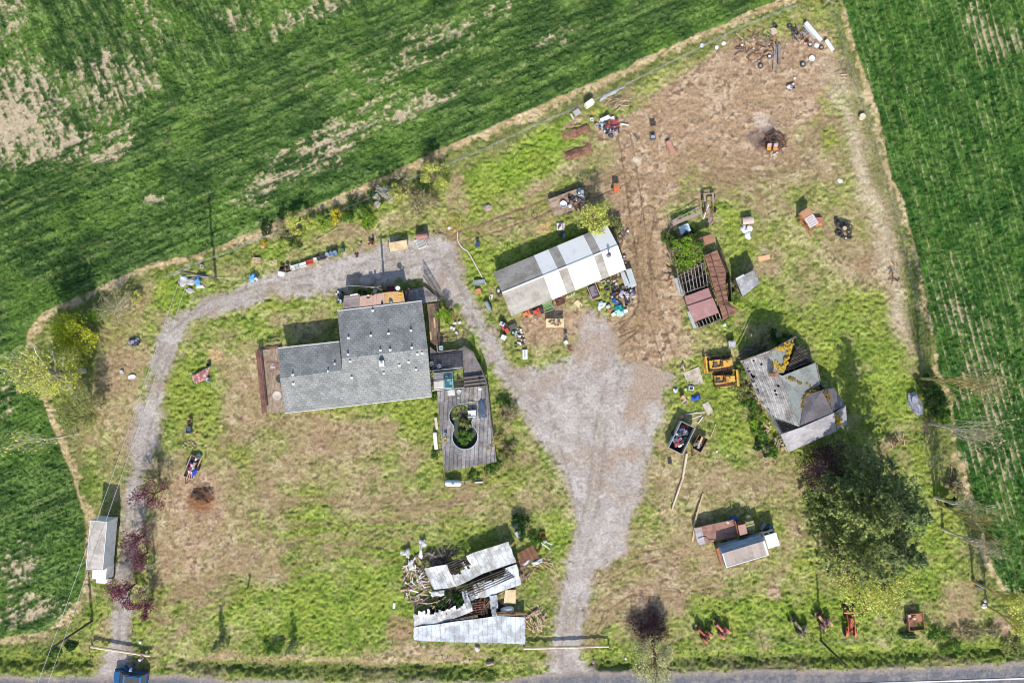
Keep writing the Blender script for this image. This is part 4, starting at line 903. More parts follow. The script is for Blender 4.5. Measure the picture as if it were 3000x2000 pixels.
tinroof(PB(1384, 1711, 2.5), PB(1420, 1700, 2.6), PB(1424, 1748, 2.0), PB(1396, 1752, 1.9), tin, .1, torn=lambda u, v: v > tw1[int(u * 7) + 20] * 3, seed=5)
tinroof(PB(1211, 1786, 1.9), PB(1290, 1782, 1.7), PB(1296, 1823, 1.6), PB(1214, 1834, 1.8), tin, .1, torn=lambda u, v: v > tw1[int(u * 13) + 8] * 2.4, seed=6)
tinroof(PB(1290, 1782, 1.7), PB(1376, 1757, 1.8), PB(1386, 1789, 1.6), PB(1296, 1823, 1.6), tin, .15, torn=lambda u, v: v > tw1[int(u * 13) + 30] * 2.6, seed=7)
tinroof(PB(1212, 1836, 1.9), PB(1290, 1826, 2.0), PB(1290, 1879, 1.5), PB(1212, 1874, 1.4), tin2, .05, seed=8, wave=.04)
tinroof(PB(1290, 1826, 2.0), PB(1456, 1803, 2.2), PB(1456, 1882, 1.6), PB(1290, 1879, 1.5), tin2, .06, seed=9, wave=.05)
tinroof(PB(1456, 1803, 2.2), PB(1538, 1807, 2.2), PB(1538, 1886, 1.6), PB(1456, 1882, 1.6), tin2, .03, seed=10, wave=.03)
tinroof(PB(1434, 1744, 2.3), PB(1456, 1742, 2.3), PB(1459, 1780, 2.1), PB(1438, 1782, 2.1), tin2, .02, 6, seed=11, label='narrow sheet fallen between the two roofs'); tinroof(PB(1439, 1781, 2.2), PB(1452, 1780, 2.2), PB(1456, 1806, 2.3), PB(1443, 1807, 2.3), tin2, .02, 6, seed=12)
tinroof(PB(1352, 1730, 2.2), PB(1366, 1728, 2.2), PB(1383, 1778, 1.9), PB(1368, 1786, 1.9), tin2, .05, 8, seed=13); tinroof(PB(1370, 1732, 1.7), PB(1386, 1728, 1.8), PB(1394, 1752, 1.6), PB(1378, 1760, 1.5), tin2, .05, 6, seed=14)
# purlins and rafters laid bare
def beams(pairs, m, name, w=.09, h=.12):
    for a, b2 in pairs: q = MB(); q.beam(a, b2, w, h); q.build(name, m, cb, True)
beams([(PB(1308 + i * 2.6, 1652 + i * 6, 2.45), PB(1364 + i * 2.8, 1627 + i * 6, 2.8)) for i in range(5)], dark_wood, 'purlin')
beams([(PB(1338 + i * 5, 1724 + i * 5.5, 2.5 - i * .1), PB(1482 + i * 5, 1666 + i * 4.4, 3.35 - i * .1)) for i in range(6)], dark_wood, 'purlin')
beams([(PB(1382 + i * 1.6, 1716 + i * 7, 2.2), PB(1394 + i * 1.6, 1713 + i * 7, 2.2)) for i in range(5)], rust_m, 'purlin')
beams([(PB(1230 + i * 2, 1668 + i * 8, 1.9), PB(1246 + i * 4, 1664 + i * 8.2, 2.1)) for i in range(8)], dark_wood, 'purlin')
beams([(PB(1360 + i * 15, 1772 - i * 2, 1.3), PB(1368 + i * 15, 1808 - i * 2, 1.6)) for i in range(5)], mat('red_brown_beam', (150, 100, 84), .85, .3, 4), 'rafter', .06)
beams([(PB(1352, 1806 - i * 7, 1.3), PB(1420, 1796 - i * 7, 1.5)) for i in range(6)], mat('red_brown_beam', (150, 100, 84)), 'purlin', .08)
beams([(PB(1454, 1793 + i * 4, 2.0), PB(1538, 1794 + i * 4, 2.0)) for i in range(3)], brown_wood, 'purlin')
beams([(PB(1300, 1820 + i * 4, 1.5), PB(1400, 1800 + i * 3, 1.9)) for i in range(3)], grey_wood, 'purlin')
beams([(PB(1214 + i * 15, 1778 + (i % 2) * 3, 1.3), PB(1218 + i * 15, 1800, 1.6)) for i in range(7)], dark_wood, 'rafter')
q = MB()
for a, b2, h0 in (((1216, 1864), (1532, 1874), .75), ((1530, 1806), (1532, 1872), .8), ((1520, 1706), (1506, 1650), 1.0), ((1218, 1836), (1218, 1862), .7)):
    p, r_ = PB(*a), PB(*b2); q.beam((p.x, p.y, h0 / 2), (r_.x, r_.y, h0 / 2), .1, h0)
q.build('wall', mat('red_brown_beam', (150, 100, 84)), cb, True)
q = MB(); q.prism([P(x, y)[:2] for x, y in ((1250, 1662), (1480, 1595), (1520, 1706), (1440, 1750), (1530, 1806), (1526, 1870), (1220, 1860), (1226, 1790), (1290, 1770))], 0, .06); q.build('floor', mat('dark_floor', (62, 56, 54)), cb, True)  # dark ground sheet standing in for shade beneath the fallen roof
# ================================================================== VEHICLES (+x is forwards)
RX = Matrix.Rotation(PI / 2, 3, 'X')
def wheel(par, x, y, r, w, m=None, rim=None, name='wheel'):
    q = MB(); q.lathe([(r * .55, -w / 2), (r * .93, -w / 2), (r, -w / 3), (r, w / 3), (r * .93, w / 2), (r * .55, w / 2)], 16, (x, y, r), RX); o = q.build(name, m or black_rub, par)
    q = MB(); q.lathe([(r * .12, -w * .3), (r * .56, -w * .45), (r * .56, w * .45), (r * .12, w * .3)], 12, (x, y, r), RX); p = q.build('rim', rim or grey_metal, par); p.parent = o
    return o
def pb(par, name, m, *boxes, lab=None):
    q = MB()
    for b_ in boxes: q.box(*b_[:2], **(b_[2] if len(b_) > 2 else {}))
    o = q.build(name, m, par)
    if lab: o['label'] = lab
    return o
van_white = paint((240, 240, 238), .4, .05)
truck_roof = strip_mat('truck_roof', (206, 196, 186), .62, 0, .9, (176, 166, 156), .12, .5, width=.06)
t = thing('box_truck', 'white box truck parked on the grass beside the western lane', 'truck', (*P(283, 1597, 3.75)[:2], 0), ang(-12.8, 142))
q = MB(); q.box((0, 0, 2.35), (7.16, 2.46, 2.7)); q.build('cargo_box', paint((226, 230, 232), .5, .08, c2=(200, 206, 210), amount=.4), t)
q = MB(); q.box((0, 0, 3.72), (7.1, 2.4, .05)); q.build('roof', truck_roof, t)
q = MB()
for y in (-1.22, 1.22): q.box((0, y, 3.73), (7.2, .07, .1))
for x in (-3.57, 3.57): q.box((x, 0, 3.735), (.07, 2.4, .1))
q.build('trim', van_white, t)
q = MB(); q.box((4.6, 0, 1.5), (1.9, 2.25, 1.8), top=.92); q.box((5.95, 0, 1.05), (1.0, 2.0, .9), top=.9); q.build('cab', van_white, t)
pb(t, 'windscreen', glass, ((5.52, 0, 1.95), (.06, 1.8, .62), dict(ry=-.12)))
pb(t, 'fairing', van_white, ((3.75, 0, 2.4), (.5, 1.7, .35)))
pb(t, 'chassis', dark_metal, ((1.2, 0, .78), (9.6, .9, .3)))
pb(t, 'bumper', grey_metal, ((6.5, 0, .6), (.15, 2.2, .3)))
for y in (-1.22, 1.22): pb(t, 'mirror', dark_metal, ((5.4, y * 1.08, 1.75), (.12, .3, .4)))
for x, ys in ((5.5, (-.95, .95)), (-2.2, (-.9, .9))):
    for y in ys: wheel(t, x, y, .48, .3 if x > 0 else .5)
for i in range(3): pb(t, 'marker_light', paint((230, 150, 60)), ((3.6, -.5 + i * .5, 3.6), (.06, .14, .08)))

t = thing('box_truck', 'old truck with white cab and tan ribbed cargo roof beside the rusty flatbed', 'truck', (*P(2183, 1620, 3.3)[:2], 0), ang(123, -37))
q = MB(); xs = (-3.25, 3.25); cs = [(1.6, 1.05), (1.6, 2.3), (1.0, 3.28), (-1.2, 3.28), (-1.2, 1.05)]
q.add([(x, y, z) for x in xs for y, z in cs], [(4, 3, 2, 1, 0), (5, 6, 7, 8, 9)] + [(i, (i + 1) % 5, (i + 1) % 5 + 5, i + 5) for i in range(5)]); q.build('cargo_box', mat('blue_grey_metal', (150, 170, 186), .5, .3, 2.5, c2=(104, 128, 148), stretch=(.4, 1, 1)), t)
pb(t, 'roof', strip_mat('tan_roof', (190, 174, 164), .55, 0, .86, (166, 148, 138), .1, .4, width=.08), ((0, -.1, 3.3), (6.4, 2.14, .05)))
pb(t, 'trim', van_white, ((0, -1.2, 3.31), (6.55, .12, .1)), ((-3.22, -.1, 3.315), (.14, 2.1, .09)), ((3.15, -.1, 3.315), (.3, 2.1, .09)))
pb(t, 'tailgate', mat('rust_orange', (176, 118, 84), .8, .25, 3), ((-3.45, .2, 1.5), (.35, 2.4, 1.1)))
q = MB(); q.box((4.65, .25, 1.45), (2.0, 2.2, 1.7), top=.92); q.build('cab', paint((244, 240, 230), .5, .06), t)
pb(t, 'roof_rib', paint((244, 240, 230), .5, .06), *[((4.0 + i * .26, .1, 2.31), (.05, 1.7, .04)) for i in range(6)])
pb(t, 'windscreen', glass, ((5.52, .25, 1.85), (.06, 1.7, .55), dict(ry=-.15)))
for x in (4.2, 5.0): pb(t, 'window', glass, ((x, 1.31, 1.9), (.6, .05, .55), dict(rx=.1)))
pb(t, 'bumper', grey_metal, ((5.75, .25, .6), (.15, 2.3, .25)))
for y in (-1.0, 1.5): pb(t, 'mirror', grey_metal, ((5.45, y, 1.7), (.1, .3, .4)))
for x in (4.7, -1.8):
    for y in (-.7, 1.2): wheel(t, x, y, .45, .3)

t = thing('flatbed_truck', 'derelict flatbed truck with rust red bed, rusty cab roof and olive hood', 'truck', (*P(2098, 1558, 1.1)[:2], 0), ang(114, -25))
rbed = mat('rust_bed', (166, 128, 112), .75, .2, 1.6, c2=(142, 102, 90))
pb(t, 'bed', rbed, ((.5, 0, 1.05), (5.0, 2.6, .14)))
pb(t, 'side_rail', rbed, ((0, 1.32, 1.2), (6.0, .1, .3))); pb(t, 'headboard', rust_m, ((2.95, 0, 1.5), (.1, 2.6, 1.0)))
pb(t, 'tail_deck', mat('pale_grey_deck', (196, 188, 186), .7, .2, 2, c2=(166, 156, 152)), ((-2.55, 0, 1.04), (1.1, 2.7, .16)), ((-3.05, 0, .75), (.12, 2.6, .5)))
q = MB(); q.box((3.75, -.1, 1.6), (1.35, 1.75, 1.1), top=.86); q.build('cab', rust_m, t); pb(t, 'roof', mat('rust_roof_pink', (190, 150, 136), .7, .15, 2), ((3.7, -.12, 2.16), (1.15, 1.5, .08)))
olive = mat('olive_paint', (168, 164, 110), .5, .15, 2, c2=(140, 134, 90))
q = MB(); q.box((5.1, 0, 1.1), (1.5, 1.5, .9), top=.85); q.box((5.15, 0, 1.58), (1.3, .35, .1)); q.build('hood', olive, t)
for y in (-.95, .95): q = MB(); q.lathe([(.05, .28), (.4, .24), (.55, .05), (.58, -.2)], 12, (5.3, y, .85)); q.build('fender', olive, t)
pb(t, 'windscreen', glass, ((4.4, -.1, 1.75), (.06, 1.4, .5), dict(ry=-.2)))
pb(t, 'chassis', dark_rust, ((1.2, 0, .7), (8.2, .8, .25)))
for x, ys in ((5.3, (-.85, .85)), (-1.5, (-.9, .9))):
    for y in ys: wheel(t, x, y, .45, .26, rim=dark_rust)
q = MB(); q.tube([(-2.9, -.3, 1.16), (-2.2, -.2, 1.17), (-1.6, -.3, 1.16)], .04, 5); q.tube([(-1.7, -.4, 1.17), (-1.2, -.9, 1.17), (-.6, -1.0, 1.17)], .03, 5); tag(q.build('chain', dark_metal, None, loc=t.location, rz=t.rotation_euler.z), 'dark chain lying across the bed of the rusty flatbed truck', 'chain')

yel = mat('dozer_yellow', (226, 176, 84), .55, .18, 3, c2=(178, 128, 64), amount=.35)
def dozer(px, py, a, label, L_, blade):
    t = thing('bulldozer', label, 'bulldozer', (*P(px, py, .6)[:2], 0), a, 'old yellow bulldozers by the farmhouse')
    for y in (-.9, .9):
        q = MB(); n = 18; pr = []
        for i in range(n):
            an = 2 * PI * i / n; pr.append((max(-1, min(1, 1.5 * math.cos(an))) * (L_ / 2 - .75) + .3 * math.cos(an), .42 + .42 * math.sin(an)))
        q.add([(x, y + s_, z) for s_ in (-.21, .21) for x, z in pr], [tuple(range(n))[::-1], tuple(range(n, 2 * n))] + [(i, (i + 1) % n, (i + 1) % n + n, i + n) for i in range(n)])
        for i in range(11): q.box((-L_ / 2 + .65 + i * (L_ - 1.3) / 10, y, .87), (.09, .46, .07))
        q.build('track', dark_rust, t)
    q = MB(); q.box((.75, 0, 1.15), (1.45, .95, .75), top=.95); q.box((.75, 0, 1.56), (1.3, .85, .1)); q.build('hood', yel, t)
    pb(t, 'body', yel, ((-.3, 0, .85), (L_ - 1.6, 1.2, .35)), ((-.9, .55, 1.15), (1.3, .18, .35)), ((-.9, -.55, 1.15), (1.3, .18, .35)))
    pb(t, 'seat', dark_wood, ((-.95, 0, 1.12), (.6, .7, .16)), ((-1.3, 0, 1.4), (.14, .7, .5)))
    pb(t, 'dashboard', dark_rust, ((-.15, 0, 1.35), (.2, .8, .4)))
    for y in (-.15, .15): q = MB(); q.tube([(-.35, y, 1.1), (-.45, y, 1.6)], .03, 5); q.build('lever', dark_metal, t)
    q = MB(); q.tube([(.6, .2, 1.6), (.6, .2, 2.2)], .06, 8); q.build('exhaust', dark_rust, t)
    s_ = 1 if blade > 0 else -1
    q = MB(); q.patch(lambda u, v: Vector((blade + s_ * .22 * (2 * v - 1) ** 2, (u - .5) * 2.5, .1 + v * .85)), 4, 5, .06); q.box((blade, 0, .5), (.1, 2.5, .8)); q.box((blade - s_ * .05, 0, .98), (.22, 2.55, .1)); q.build('blade', yel, t)
    for y in (-1.2, 1.2): q = MB(); q.beam((blade, y, .5), (blade - s_ * 2.6, y, .5), .14, .2); q.build('push_arm', yel, t)
    return t
dozer(2112, 1064, .11, 'larger yellow bulldozer with its blade frame towards the gravel, nearest the dark farm shadow', 4.7, -2.35)
dozer(2120, 1110, .09, 'smaller yellow bulldozer with its blade facing the farmhouse', 3.9, 2.0)
q = MB(); q.box((0, 0, .5), (.95, .95, 1.0)); q.box((0, 0, 1.04), (1.1, 1.1, .06)); q.box((0, .1, 1.1), (.5, .6, .1))
tag(q.build('machine_housing', paint((196, 196, 196), .5, c2=(120, 116, 112)), None, loc=P(2139, 1008), rz=.1), 'grey metal machine box beside the yellow bulldozers', 'machinery')

def tractor(rear, front, c, label, rc=None, scale=1.0, hoodc=None):
    d = (front[0] - rear[0], front[1] - rear[1])
    t = thing('tractor', label, 'tractor', P(*rear), ang(*d), 'old tractors lined up along the road')
    m = mat('tractor_%d_%d_%d' % c, c, .6, .22, 4, c2=tuple(int(x * .72) for x in c), amount=.45)
    k = scale
    q = MB(); q.box((1.15 * k, 0, 1.0), (1.5 * k, .46, .5), top=.8); q.box((1.2 * k, 0, 1.27), (1.35 * k, .28, .08)); q.build('hood', m, t)
    pb(t, 'grille', dark_rust, ((1.93 * k, 0, .95), (.1, .5, .6)))
    pb(t, 'chassis', m, ((.9 * k, 0, .62), (2.4 * k, .34, .35)), ((0, 0, .62), (.5, 1.3, .28)))
    for y in (-.62, .62):
        wheel(t, -.05, y * 1.08, .64, .32, rim=m)
        wheel(t, 1.95 * k, y * .85, .34, .18, rim=m)
        q = MB(); n = 8
        for i in range(n):
            a0, a1 = .3 + i * 2.2 / n, .3 + (i + 1) * 2.2 / n
            q.beam((-.05 + .72 * math.cos(a0), y * 1.05, .64 + .72 * math.sin(a0)), (-.05 + .72 * math.cos(a1), y * 1.05, .64 + .72 * math.sin(a1)), .34, .04)
        q.build('fender', m, t)
    pb(t, 'front_axle', m, ((1.95 * k, 0, .42), (.14, 1.1, .12)))
    q = MB(); q.lathe([(.02, 0), (.24, .02), (.26, .1)], 10, (-.25, 0, 1.05)); q.build('seat', dark_rust, t)
    q = MB(); q.torus((.22, 0, 1.35), .2, .025, Matrix.Rotation(-.6, 3, 'Y'), 12, 5); q.tube([(.3, 0, 1.3), (.5, 0, 1.1)], .025, 5); q.build('steering_wheel', dark_metal, t)
    q = MB(); q.tube([(1.3 * k, .12, 1.25), (1.3 * k, .12, 1.85)], .04, 6); q.build('exhaust', dark_rust, t)
    return t
tractor((2066, 1856), (2029, 1824), (186, 100, 70), 'short rusty orange tractor at the left end of the row by the road', scale=.95)
tractor((2117, 1846), (2082, 1808), (222, 128, 116), 'faded red tractor parked next to the short rusty orange one')
tractor((2345, 1841), (2307, 1797), (150, 138, 112), 'grey green tractor with pale fenders in the roadside row', scale=1.1)
tractor((2412, 1822), (2379, 1781), (216, 152, 142), 'pinkish faded tractor beside the power pole shadow')
t = tractor((2483, 1842), (2482, 1790), (206, 108, 72), 'orange loader tractor with its bucket raised forward in the roadside row', scale=1.15)
lm = mat('tractor_206_108_72', (206, 108, 72))
for y in (-.5, .5): q = MB(); q.beam((-.1, y, 1.3), (1.2, y, 1.35), .12, .18); q.beam((1.2, y, 1.35), (3.3, y, .7), .12, .18); q.build('loader_arm', lm, t)
q = MB(); q.beam((2.9, -.95, .95), (2.9, .95, 1.0), .18, .16); q.build('cross_bar', mat('pale_orange', (226, 150, 110), .6, .2, 3), t)
q = MB(); q.patch(lambda u, v: Vector((3.5 + .35 * math.sin(v * PI), (u - .5) * 1.7, .15 + .7 * v)), 3, 6, .05); q.box((3.6, -.85, .5), (.6, .05, .6)); q.box((3.6, .85, .5), (.6, .05, .6)); q.box((3.5, 0, .16), (.9, 1.7, .06)); q.build('bucket', dark_rust, t)

def trailer(px, py, a, l, w, h, label, side, floor, open_side=False, name='trailer', wheels=True, z0=.55, hitch=True, cat='trailer'):
    t = thing(name, label, cat, P(px, py), a)
    pb(t, 'bed', floor, ((0, 0, z0), (l, w, .1)))
    for y in (-w / 2, w / 2): pb(t, 'side_panel', side, ((0, y, z0 + h / 2), (l + .06, .06, h)))
    for x in (-l / 2, l / 2): pb(t, 'end_panel', side, ((x, 0, z0 + h / 2 - .01), (.06, w - .07, h)))
    if wheels:
        for y in (-w / 2 - .16, w / 2 + .16): wheel(t, -.1, y, .34, .2)
    if hitch: q = MB(); q.beam((l / 2, -w * .3, z0), (l / 2 + 1.0, 0, z0), .08, .08); q.beam((l / 2, w * .3, z0), (l / 2 + 1.0, 0, z0), .08, .08); q.lathe([(.05, 0), (.05, z0)], 6, (l / 2 + 1.0, 0, 0)); q.build('hitch', dark_rust, t)
    return t
trailer(2674, 1814, ang(-5, -45), 2.5, 2.3, .45, 'rust red box trailer by the brambles at the right end of the tractor row', mat('trailer_rust', (184, 130, 100), .75, .2, 3), mat('bed_wood', (176, 128, 92), .85, .3, 3, c2=(120, 84, 66)))
trailer(1990, 1278, ang(-38, 77), 4.4, 2.3, 1.15, 'dark trailer with white rails heaped with rubbish at the edge of the gravel', paint((206, 204, 206), .5), mat('dark_floor', (62, 56, 54)), z0=.5, hitch=False)
trailer(2046, 1296, ang(-24, 44), 2.3, 1.5, .4, 'small open trailer of boxes and planks beside the rubbish trailer', mat('bed_wood', (176, 128, 92)), mat('dark_floor', (62, 56, 54)))
trailer(1662, 595, ang(100, -38), 5.3, 2.75, .06, 'wooden flatbed trailer loaded with scrap north of the workshop', grey_wood, strip_mat('trailer_boards', (190, 164, 140), .2, 1, .6, (150, 122, 104), .3, .5), z0=.8)
trailer(568, 1366, ang(-28, 70), 3.4, 1.55, .25, 'small pale sided trailer of coloured rubbish beside the burnt patch', pale_wood, mat('dark_floor', (62, 56, 54)), z0=.5)
# long hay rake wheel, rusty plough and implement
def van():
    t = thing('minivan', 'dark blue minivan standing on the gravel apron by the road', 'car', P(391, 1976), ang(-1, -.10))
    blue = paint((44, 96, 142), .25, .06); dk_ = glass
    prof = [(-2.5, .35), (-2.55, .75), (-2.45, 1.0), (-2.2, 1.05), (1.5, 1.05), (2.35, .92), (2.55, .7), (2.55, .35)]
    def shell(prof, w0, w1, nm, m):
        q = MB(); n = len(prof)
        q.add([(x, s_ * (w0 if z < .9 else w1) / 2, z) for s_ in (-1, 1) for x, z in prof], [tuple(range(n)), tuple(range(2 * n - 1, n - 1, -1))] + [(i, i + n, (i + 1) % n + n, (i + 1) % n) for i in range(n)])
        return q.build(nm, m, t)
    shell(prof, 1.95, 1.85, 'body', blue)
    q = MB(); b0 = [(-2.35, .88), (1.55, .88)]; vs = [(-2.38, -.9, 1.03), (1.55, -.9, 1.03), (1.55, .9, 1.03), (-2.38, .9, 1.03), (-1.95, -.72, 1.68), (.55, -.72, 1.68), (.55, .72, 1.68), (-1.95, .72, 1.68)]
    q.add(vs, [(0, 1, 5, 4), (1, 2, 6, 5), (2, 3, 7, 6), (3, 0, 4, 7)]); q.build('windows', dk_, t)
    pb(t, 'roof', paint((56, 122, 178), .3, .05), ((-.7, 0, 1.70), (2.7, 1.5, .07)))
    pb(t, 'roof_rack', dark_metal, ((-.7, .62, 1.77), (2.3, .05, .06)), ((-.7, .0, 1.745), (2.2, .9, .02)), ((-.7, -.62, 1.77), (2.3, .05, .06)))
    pb(t, 'bonnet', blue, ((2.0, 0, 1.0), (.9, 1.6, .06), dict(ry=.12)))
    for x in (1.6, -1.6):
        for y in (-.86, .86): wheel(t, x, y, .34, .22)
    for y in (-.7, .7): pb(t, 'headlight', paint((230, 236, 240), .2), ((2.5, y, .75), (.12, .4, .16)))
    for y in (-.8, .8): pb(t, 'taillight', paint((190, 60, 60), .3), ((-2.5, y, .9), (.1, .22, .4)))
    for y in (-1.02, 1.02): pb(t, 'mirror', blue, ((1.15, y, 1.12), (.16, .2, .14)))
    q = MB(); q.beam((.35, -1.0, .75), (1.1, -1.75, .75), .06, .7); q.build('door', blue, t)
    q = MB(); q.lathe([(.05, 0), (.1, 1.0)], 6); return t
van()
# person leaning in at the open van door, bent forward from the hips
def person():
    sk = bpy.data.meshes.new('person'); base = P(395, 1946)
    J = [((0, .05, .95), .15), ((0, -.10, 1.12), .145), ((0, -.32, 1.27), .17), ((0, -.42, 1.33), .10), ((0, -.50, 1.36), .055),
         ((.10, .06, .88), .095), ((.11, .0, .50), .062), ((.11, .06, .10), .045), ((.12, -.10, .04), .04),
         ((-.10, .06, .88), .095), ((-.12, .06, .50), .062), ((-.12, .10, .10), .045), ((-.13, -.06, .04), .04),
         ((.20, -.36, 1.28), .06), ((.24, -.52, 1.04), .045), ((.16, -.72, 1.0), .035), ((.14, -.80, 1.0), .03),
         ((-.20, -.36, 1.28), .06), ((-.25, -.50, 1.03), .045), ((-.17, -.70, .98), .035), ((-.15, -.78, .98), .03)]
    E = [(0, 1), (1, 2), (2, 3), (3, 4), (0, 5), (5, 6), (6, 7), (7, 8), (0, 9), (9, 10), (10, 11), (11, 12), (2, 13), (13, 14), (14, 15), (15, 16), (2, 17), (17, 18), (18, 19), (19, 20)]
    q = MB()
    sk.from_pydata([j[0] for j in J], E, []); o = bpy.data.objects.new('person', sk); COL.objects.link(o)
    o.modifiers.new('skin', 'SKIN'); o.modifiers.new('sub', 'SUBSURF').levels = 2; o.modifiers['sub'].render_levels = 2
    for i, v in enumerate(sk.skin_vertices[0].data): v.radius = (J[i][1], J[i][1]); v.use_root = (i == 0)
    o.location = base; sk.materials.append(paint((206, 222, 244), .8))
    tag(o, 'person in pale blue shirt leaning in at the open door of the blue minivan', 'person')
    skin = paint((214, 168, 140), .6)
    q = MB(); q.blob((0, -.60, 1.36), (.085, .105, .12), .0, 12, 8); q.blob((0, -.70, 1.33), (.02, .03, .025), 0, 6, 4)
    for s_ in (-1, 1): q.blob((s_ * .088, -.59, 1.36), (.015, .03, .035), 0, 6, 4)
    q.build('head', skin, o, smooth=True)
    q = MB(); q.blob((0, -.575, 1.395), (.095, .112, .11), .04, 12, 6); q.build('hair', mat('brown_hair', (96, 72, 56), .8, .2, 9), o, smooth=True)
    for s_ in (-1, 1):
        q = MB(); q.blob((s_ * .145, -.82, .99), (.035, .05, .018), 0, 8, 5)
        for k in range(4): q.tube([(s_ * .145 + (k - 1.5) * .017, -.86, .99), (s_ * .145 + (k - 1.5) * .019, -.90 + abs(k - 1.4) * .008, .985), (s_ * .145 + (k - 1.5) * .019, -.92 + abs(k - 1.4) * .01, .97)], [.009, .008, .006], 6)
        q.tube([(s_ * .115, -.81, .99), (s_ * .095, -.84, .985), (s_ * .092, -.865, .98)], [.011, .009, .007], 6); q.build('hand', skin, o, smooth=True)
    q = MB()
    for s_, a in ((1, (.10, .06, .9)), (-1, (-.10, .06, .9))):
        q.tube([(a[0], .06, .96), (s_ * .112, .02 if s_ > 0 else .06, .5), (s_ * .115, .07 if s_ > 0 else .10, .08)], [.135, .09, .07], 10)
    q.blob((0, .05, .97), (.19, .16, .14), 0, 12, 6); q.build('trousers', paint((70, 84, 150), .85), o, smooth=True)
    for s_ in (-1, 1): q = MB(); q.blob((s_ * .12, -.02 if s_ > 0 else .02, .045), (.05, .14, .045), 0, 10, 5); q.build('shoe', dark_metal, o, smooth=True)
person()

# poles and wires
polew = mat('pole_wood', (104, 90, 80), .9, .25, 6)
def upole(px, py, h, label, arms=1, a=.4):
    t = thing('utility_pole', label, 'utility pole', P(px, py))
    q = MB(); q.tube([(0, 0, -.2), (0, 0, h)], [.19, .13], 10); q.build('pole', polew, t)
    for i in range(arms):
        q = MB(); d = Vector((math.cos(a), math.sin(a), 0)) * 1.25; q.beam(Vector((0, 0, h - .4 - i * 1.0)) - d, Vector((0, 0, h - .4 - i * 1.0)) + d, .12, .14); ar = q.build('crossarm', grey_wood, t)
        for k in (-.95, -.4, .4, .95): q = MB(); q.lathe([(.05, 0), (.07, .06), (.04, .16), (.01, .2)], 8, Vector((0, 0, h - .33 - i)) + d * k); z_ = q.build('insulator', paint((226, 226, 226), .3), t); z_.parent = ar
    return t
upole(632, 815, 11, 'tall wooden utility pole with crossarm behind the blue rubbish heap', 1, .45)
q_ = upole(270, 1818, 9.5, 'bare wooden utility pole beside the western lane near the road', 0)
upole(2406, 1877, 8.2, 'dark wooden utility pole on the grass verge below the tractors', 0)
q_ = upole(1127, 851, 7.0, 'slim service mast with a white bracket by the north patio', 1, .2); q_.children[0].scale = (.55, .55, 1)
q = MB(); q.lathe([(.02, 0), (.3, .05), (.36, .12), (.34, .14), (.02, .06)], 14, (0, 0, 0), Matrix.Rotation(.5, 3, 'X')); q.tube([(0, 0, -.1), (0, 0, .1)], .03, 5)
tag(q.build('satellite_dish', paint((226, 230, 236), .4), None, loc=P(1166, 843, 2.9)), 'small white satellite dish above the covered patio edge', 'satellite dish')
def wire(a, b2, sag, label, r=.026):
    a, b2 = Vector(a), Vector(b2); q = MB(); q.tube([lerp(a, b2, t) - Vector((0, 0, sag * 4 * t * (1 - t))) for t in np.linspace(0, 1, 24)], r, 4)
    return tag(q.build('power_line', paint((190, 190, 190), .5)), label, 'power line', 'overhead power lines')
wire(P(530, 806, 10.9), P(100, 2030, 9.6), .5, 'overhead line over the white box truck, the left of the pair')
wire(P(545, 835, 9.6), P(126, 2040, 9.2), .5, 'overhead line over the white box truck, the right of the pair')
wire(P(530, 806, 10.2), P(1102, 841, 6.7), .4, 'service line from the tall pole to the mast by the house')

# fences
def wire_fence(pts, label, gap, h=1.15, wires=3, m=None, skip=0):
    W_ = [P(*p) for p in pts]; t = thing('wire_fence', label, 'fence', W_[0])
    for a, b2 in zip(W_[:-1], W_[1:]):
        n = max(1, round((b2 - a).length / gap))
        for i in range(n):
            p = lerp(a, b2, i / n); q = MB(); q.beam(p + Vector((0, 0, -.1)), p + Vector((R.uniform(-.12, .12), R.uniform(-.12, .12), h)), .06, .06); q.build('post', m or grey_metal, t, True)
    for k in range(wires):
        q = MB(); q.tube([p + Vector((0, 0, h * (k + 1) / (wires + .2))) for p in W_], .011, 4); q.build('wire', grey_metal, t, True)
    return t
wire_fence([(490, 815), (560, 778), (640, 752), (720, 720), (800, 690), (900, 655), (1050, 600), (1200, 528), (1306, 488), (1400, 448), (1506, 400), (1600, 356), (1680, 323), (1765, 286), (1850, 243), (2000, 168), (2180, 80), (2330, 22)], 'long thin wire fence between the farmyard and the northern field', 3.2, wires=5)
wire_fence([(2415, 30), (2452, 80), (2468, 150), (2495, 230), (2530, 330), (2566, 440), (2600, 560), (2640, 700), (2672, 850), (2700, 1000)], 'thin leaning wire fence along the eastern crop field', 4.5, wires=3)
wire_fence([(1150, 1880), (1300, 1880), (1436, 1882), (1483, 1886), (1566, 1886)], 'short wire fence between the collapsed barn and the roadside ditch', 4, wires=3, m=dark_rust)
wire_fence([(2060, 1850), (2230, 1878), (2300, 1876), (2530, 1868), (2700, 1850)], 'low wire fence behind the tractor row beside the road verge', 5, wires=2, m=dark_rust)
wire_fence([(2410, 20), (2480, 60)], 'short broken pipe fence at the top corner of the yard', 2, wires=2)
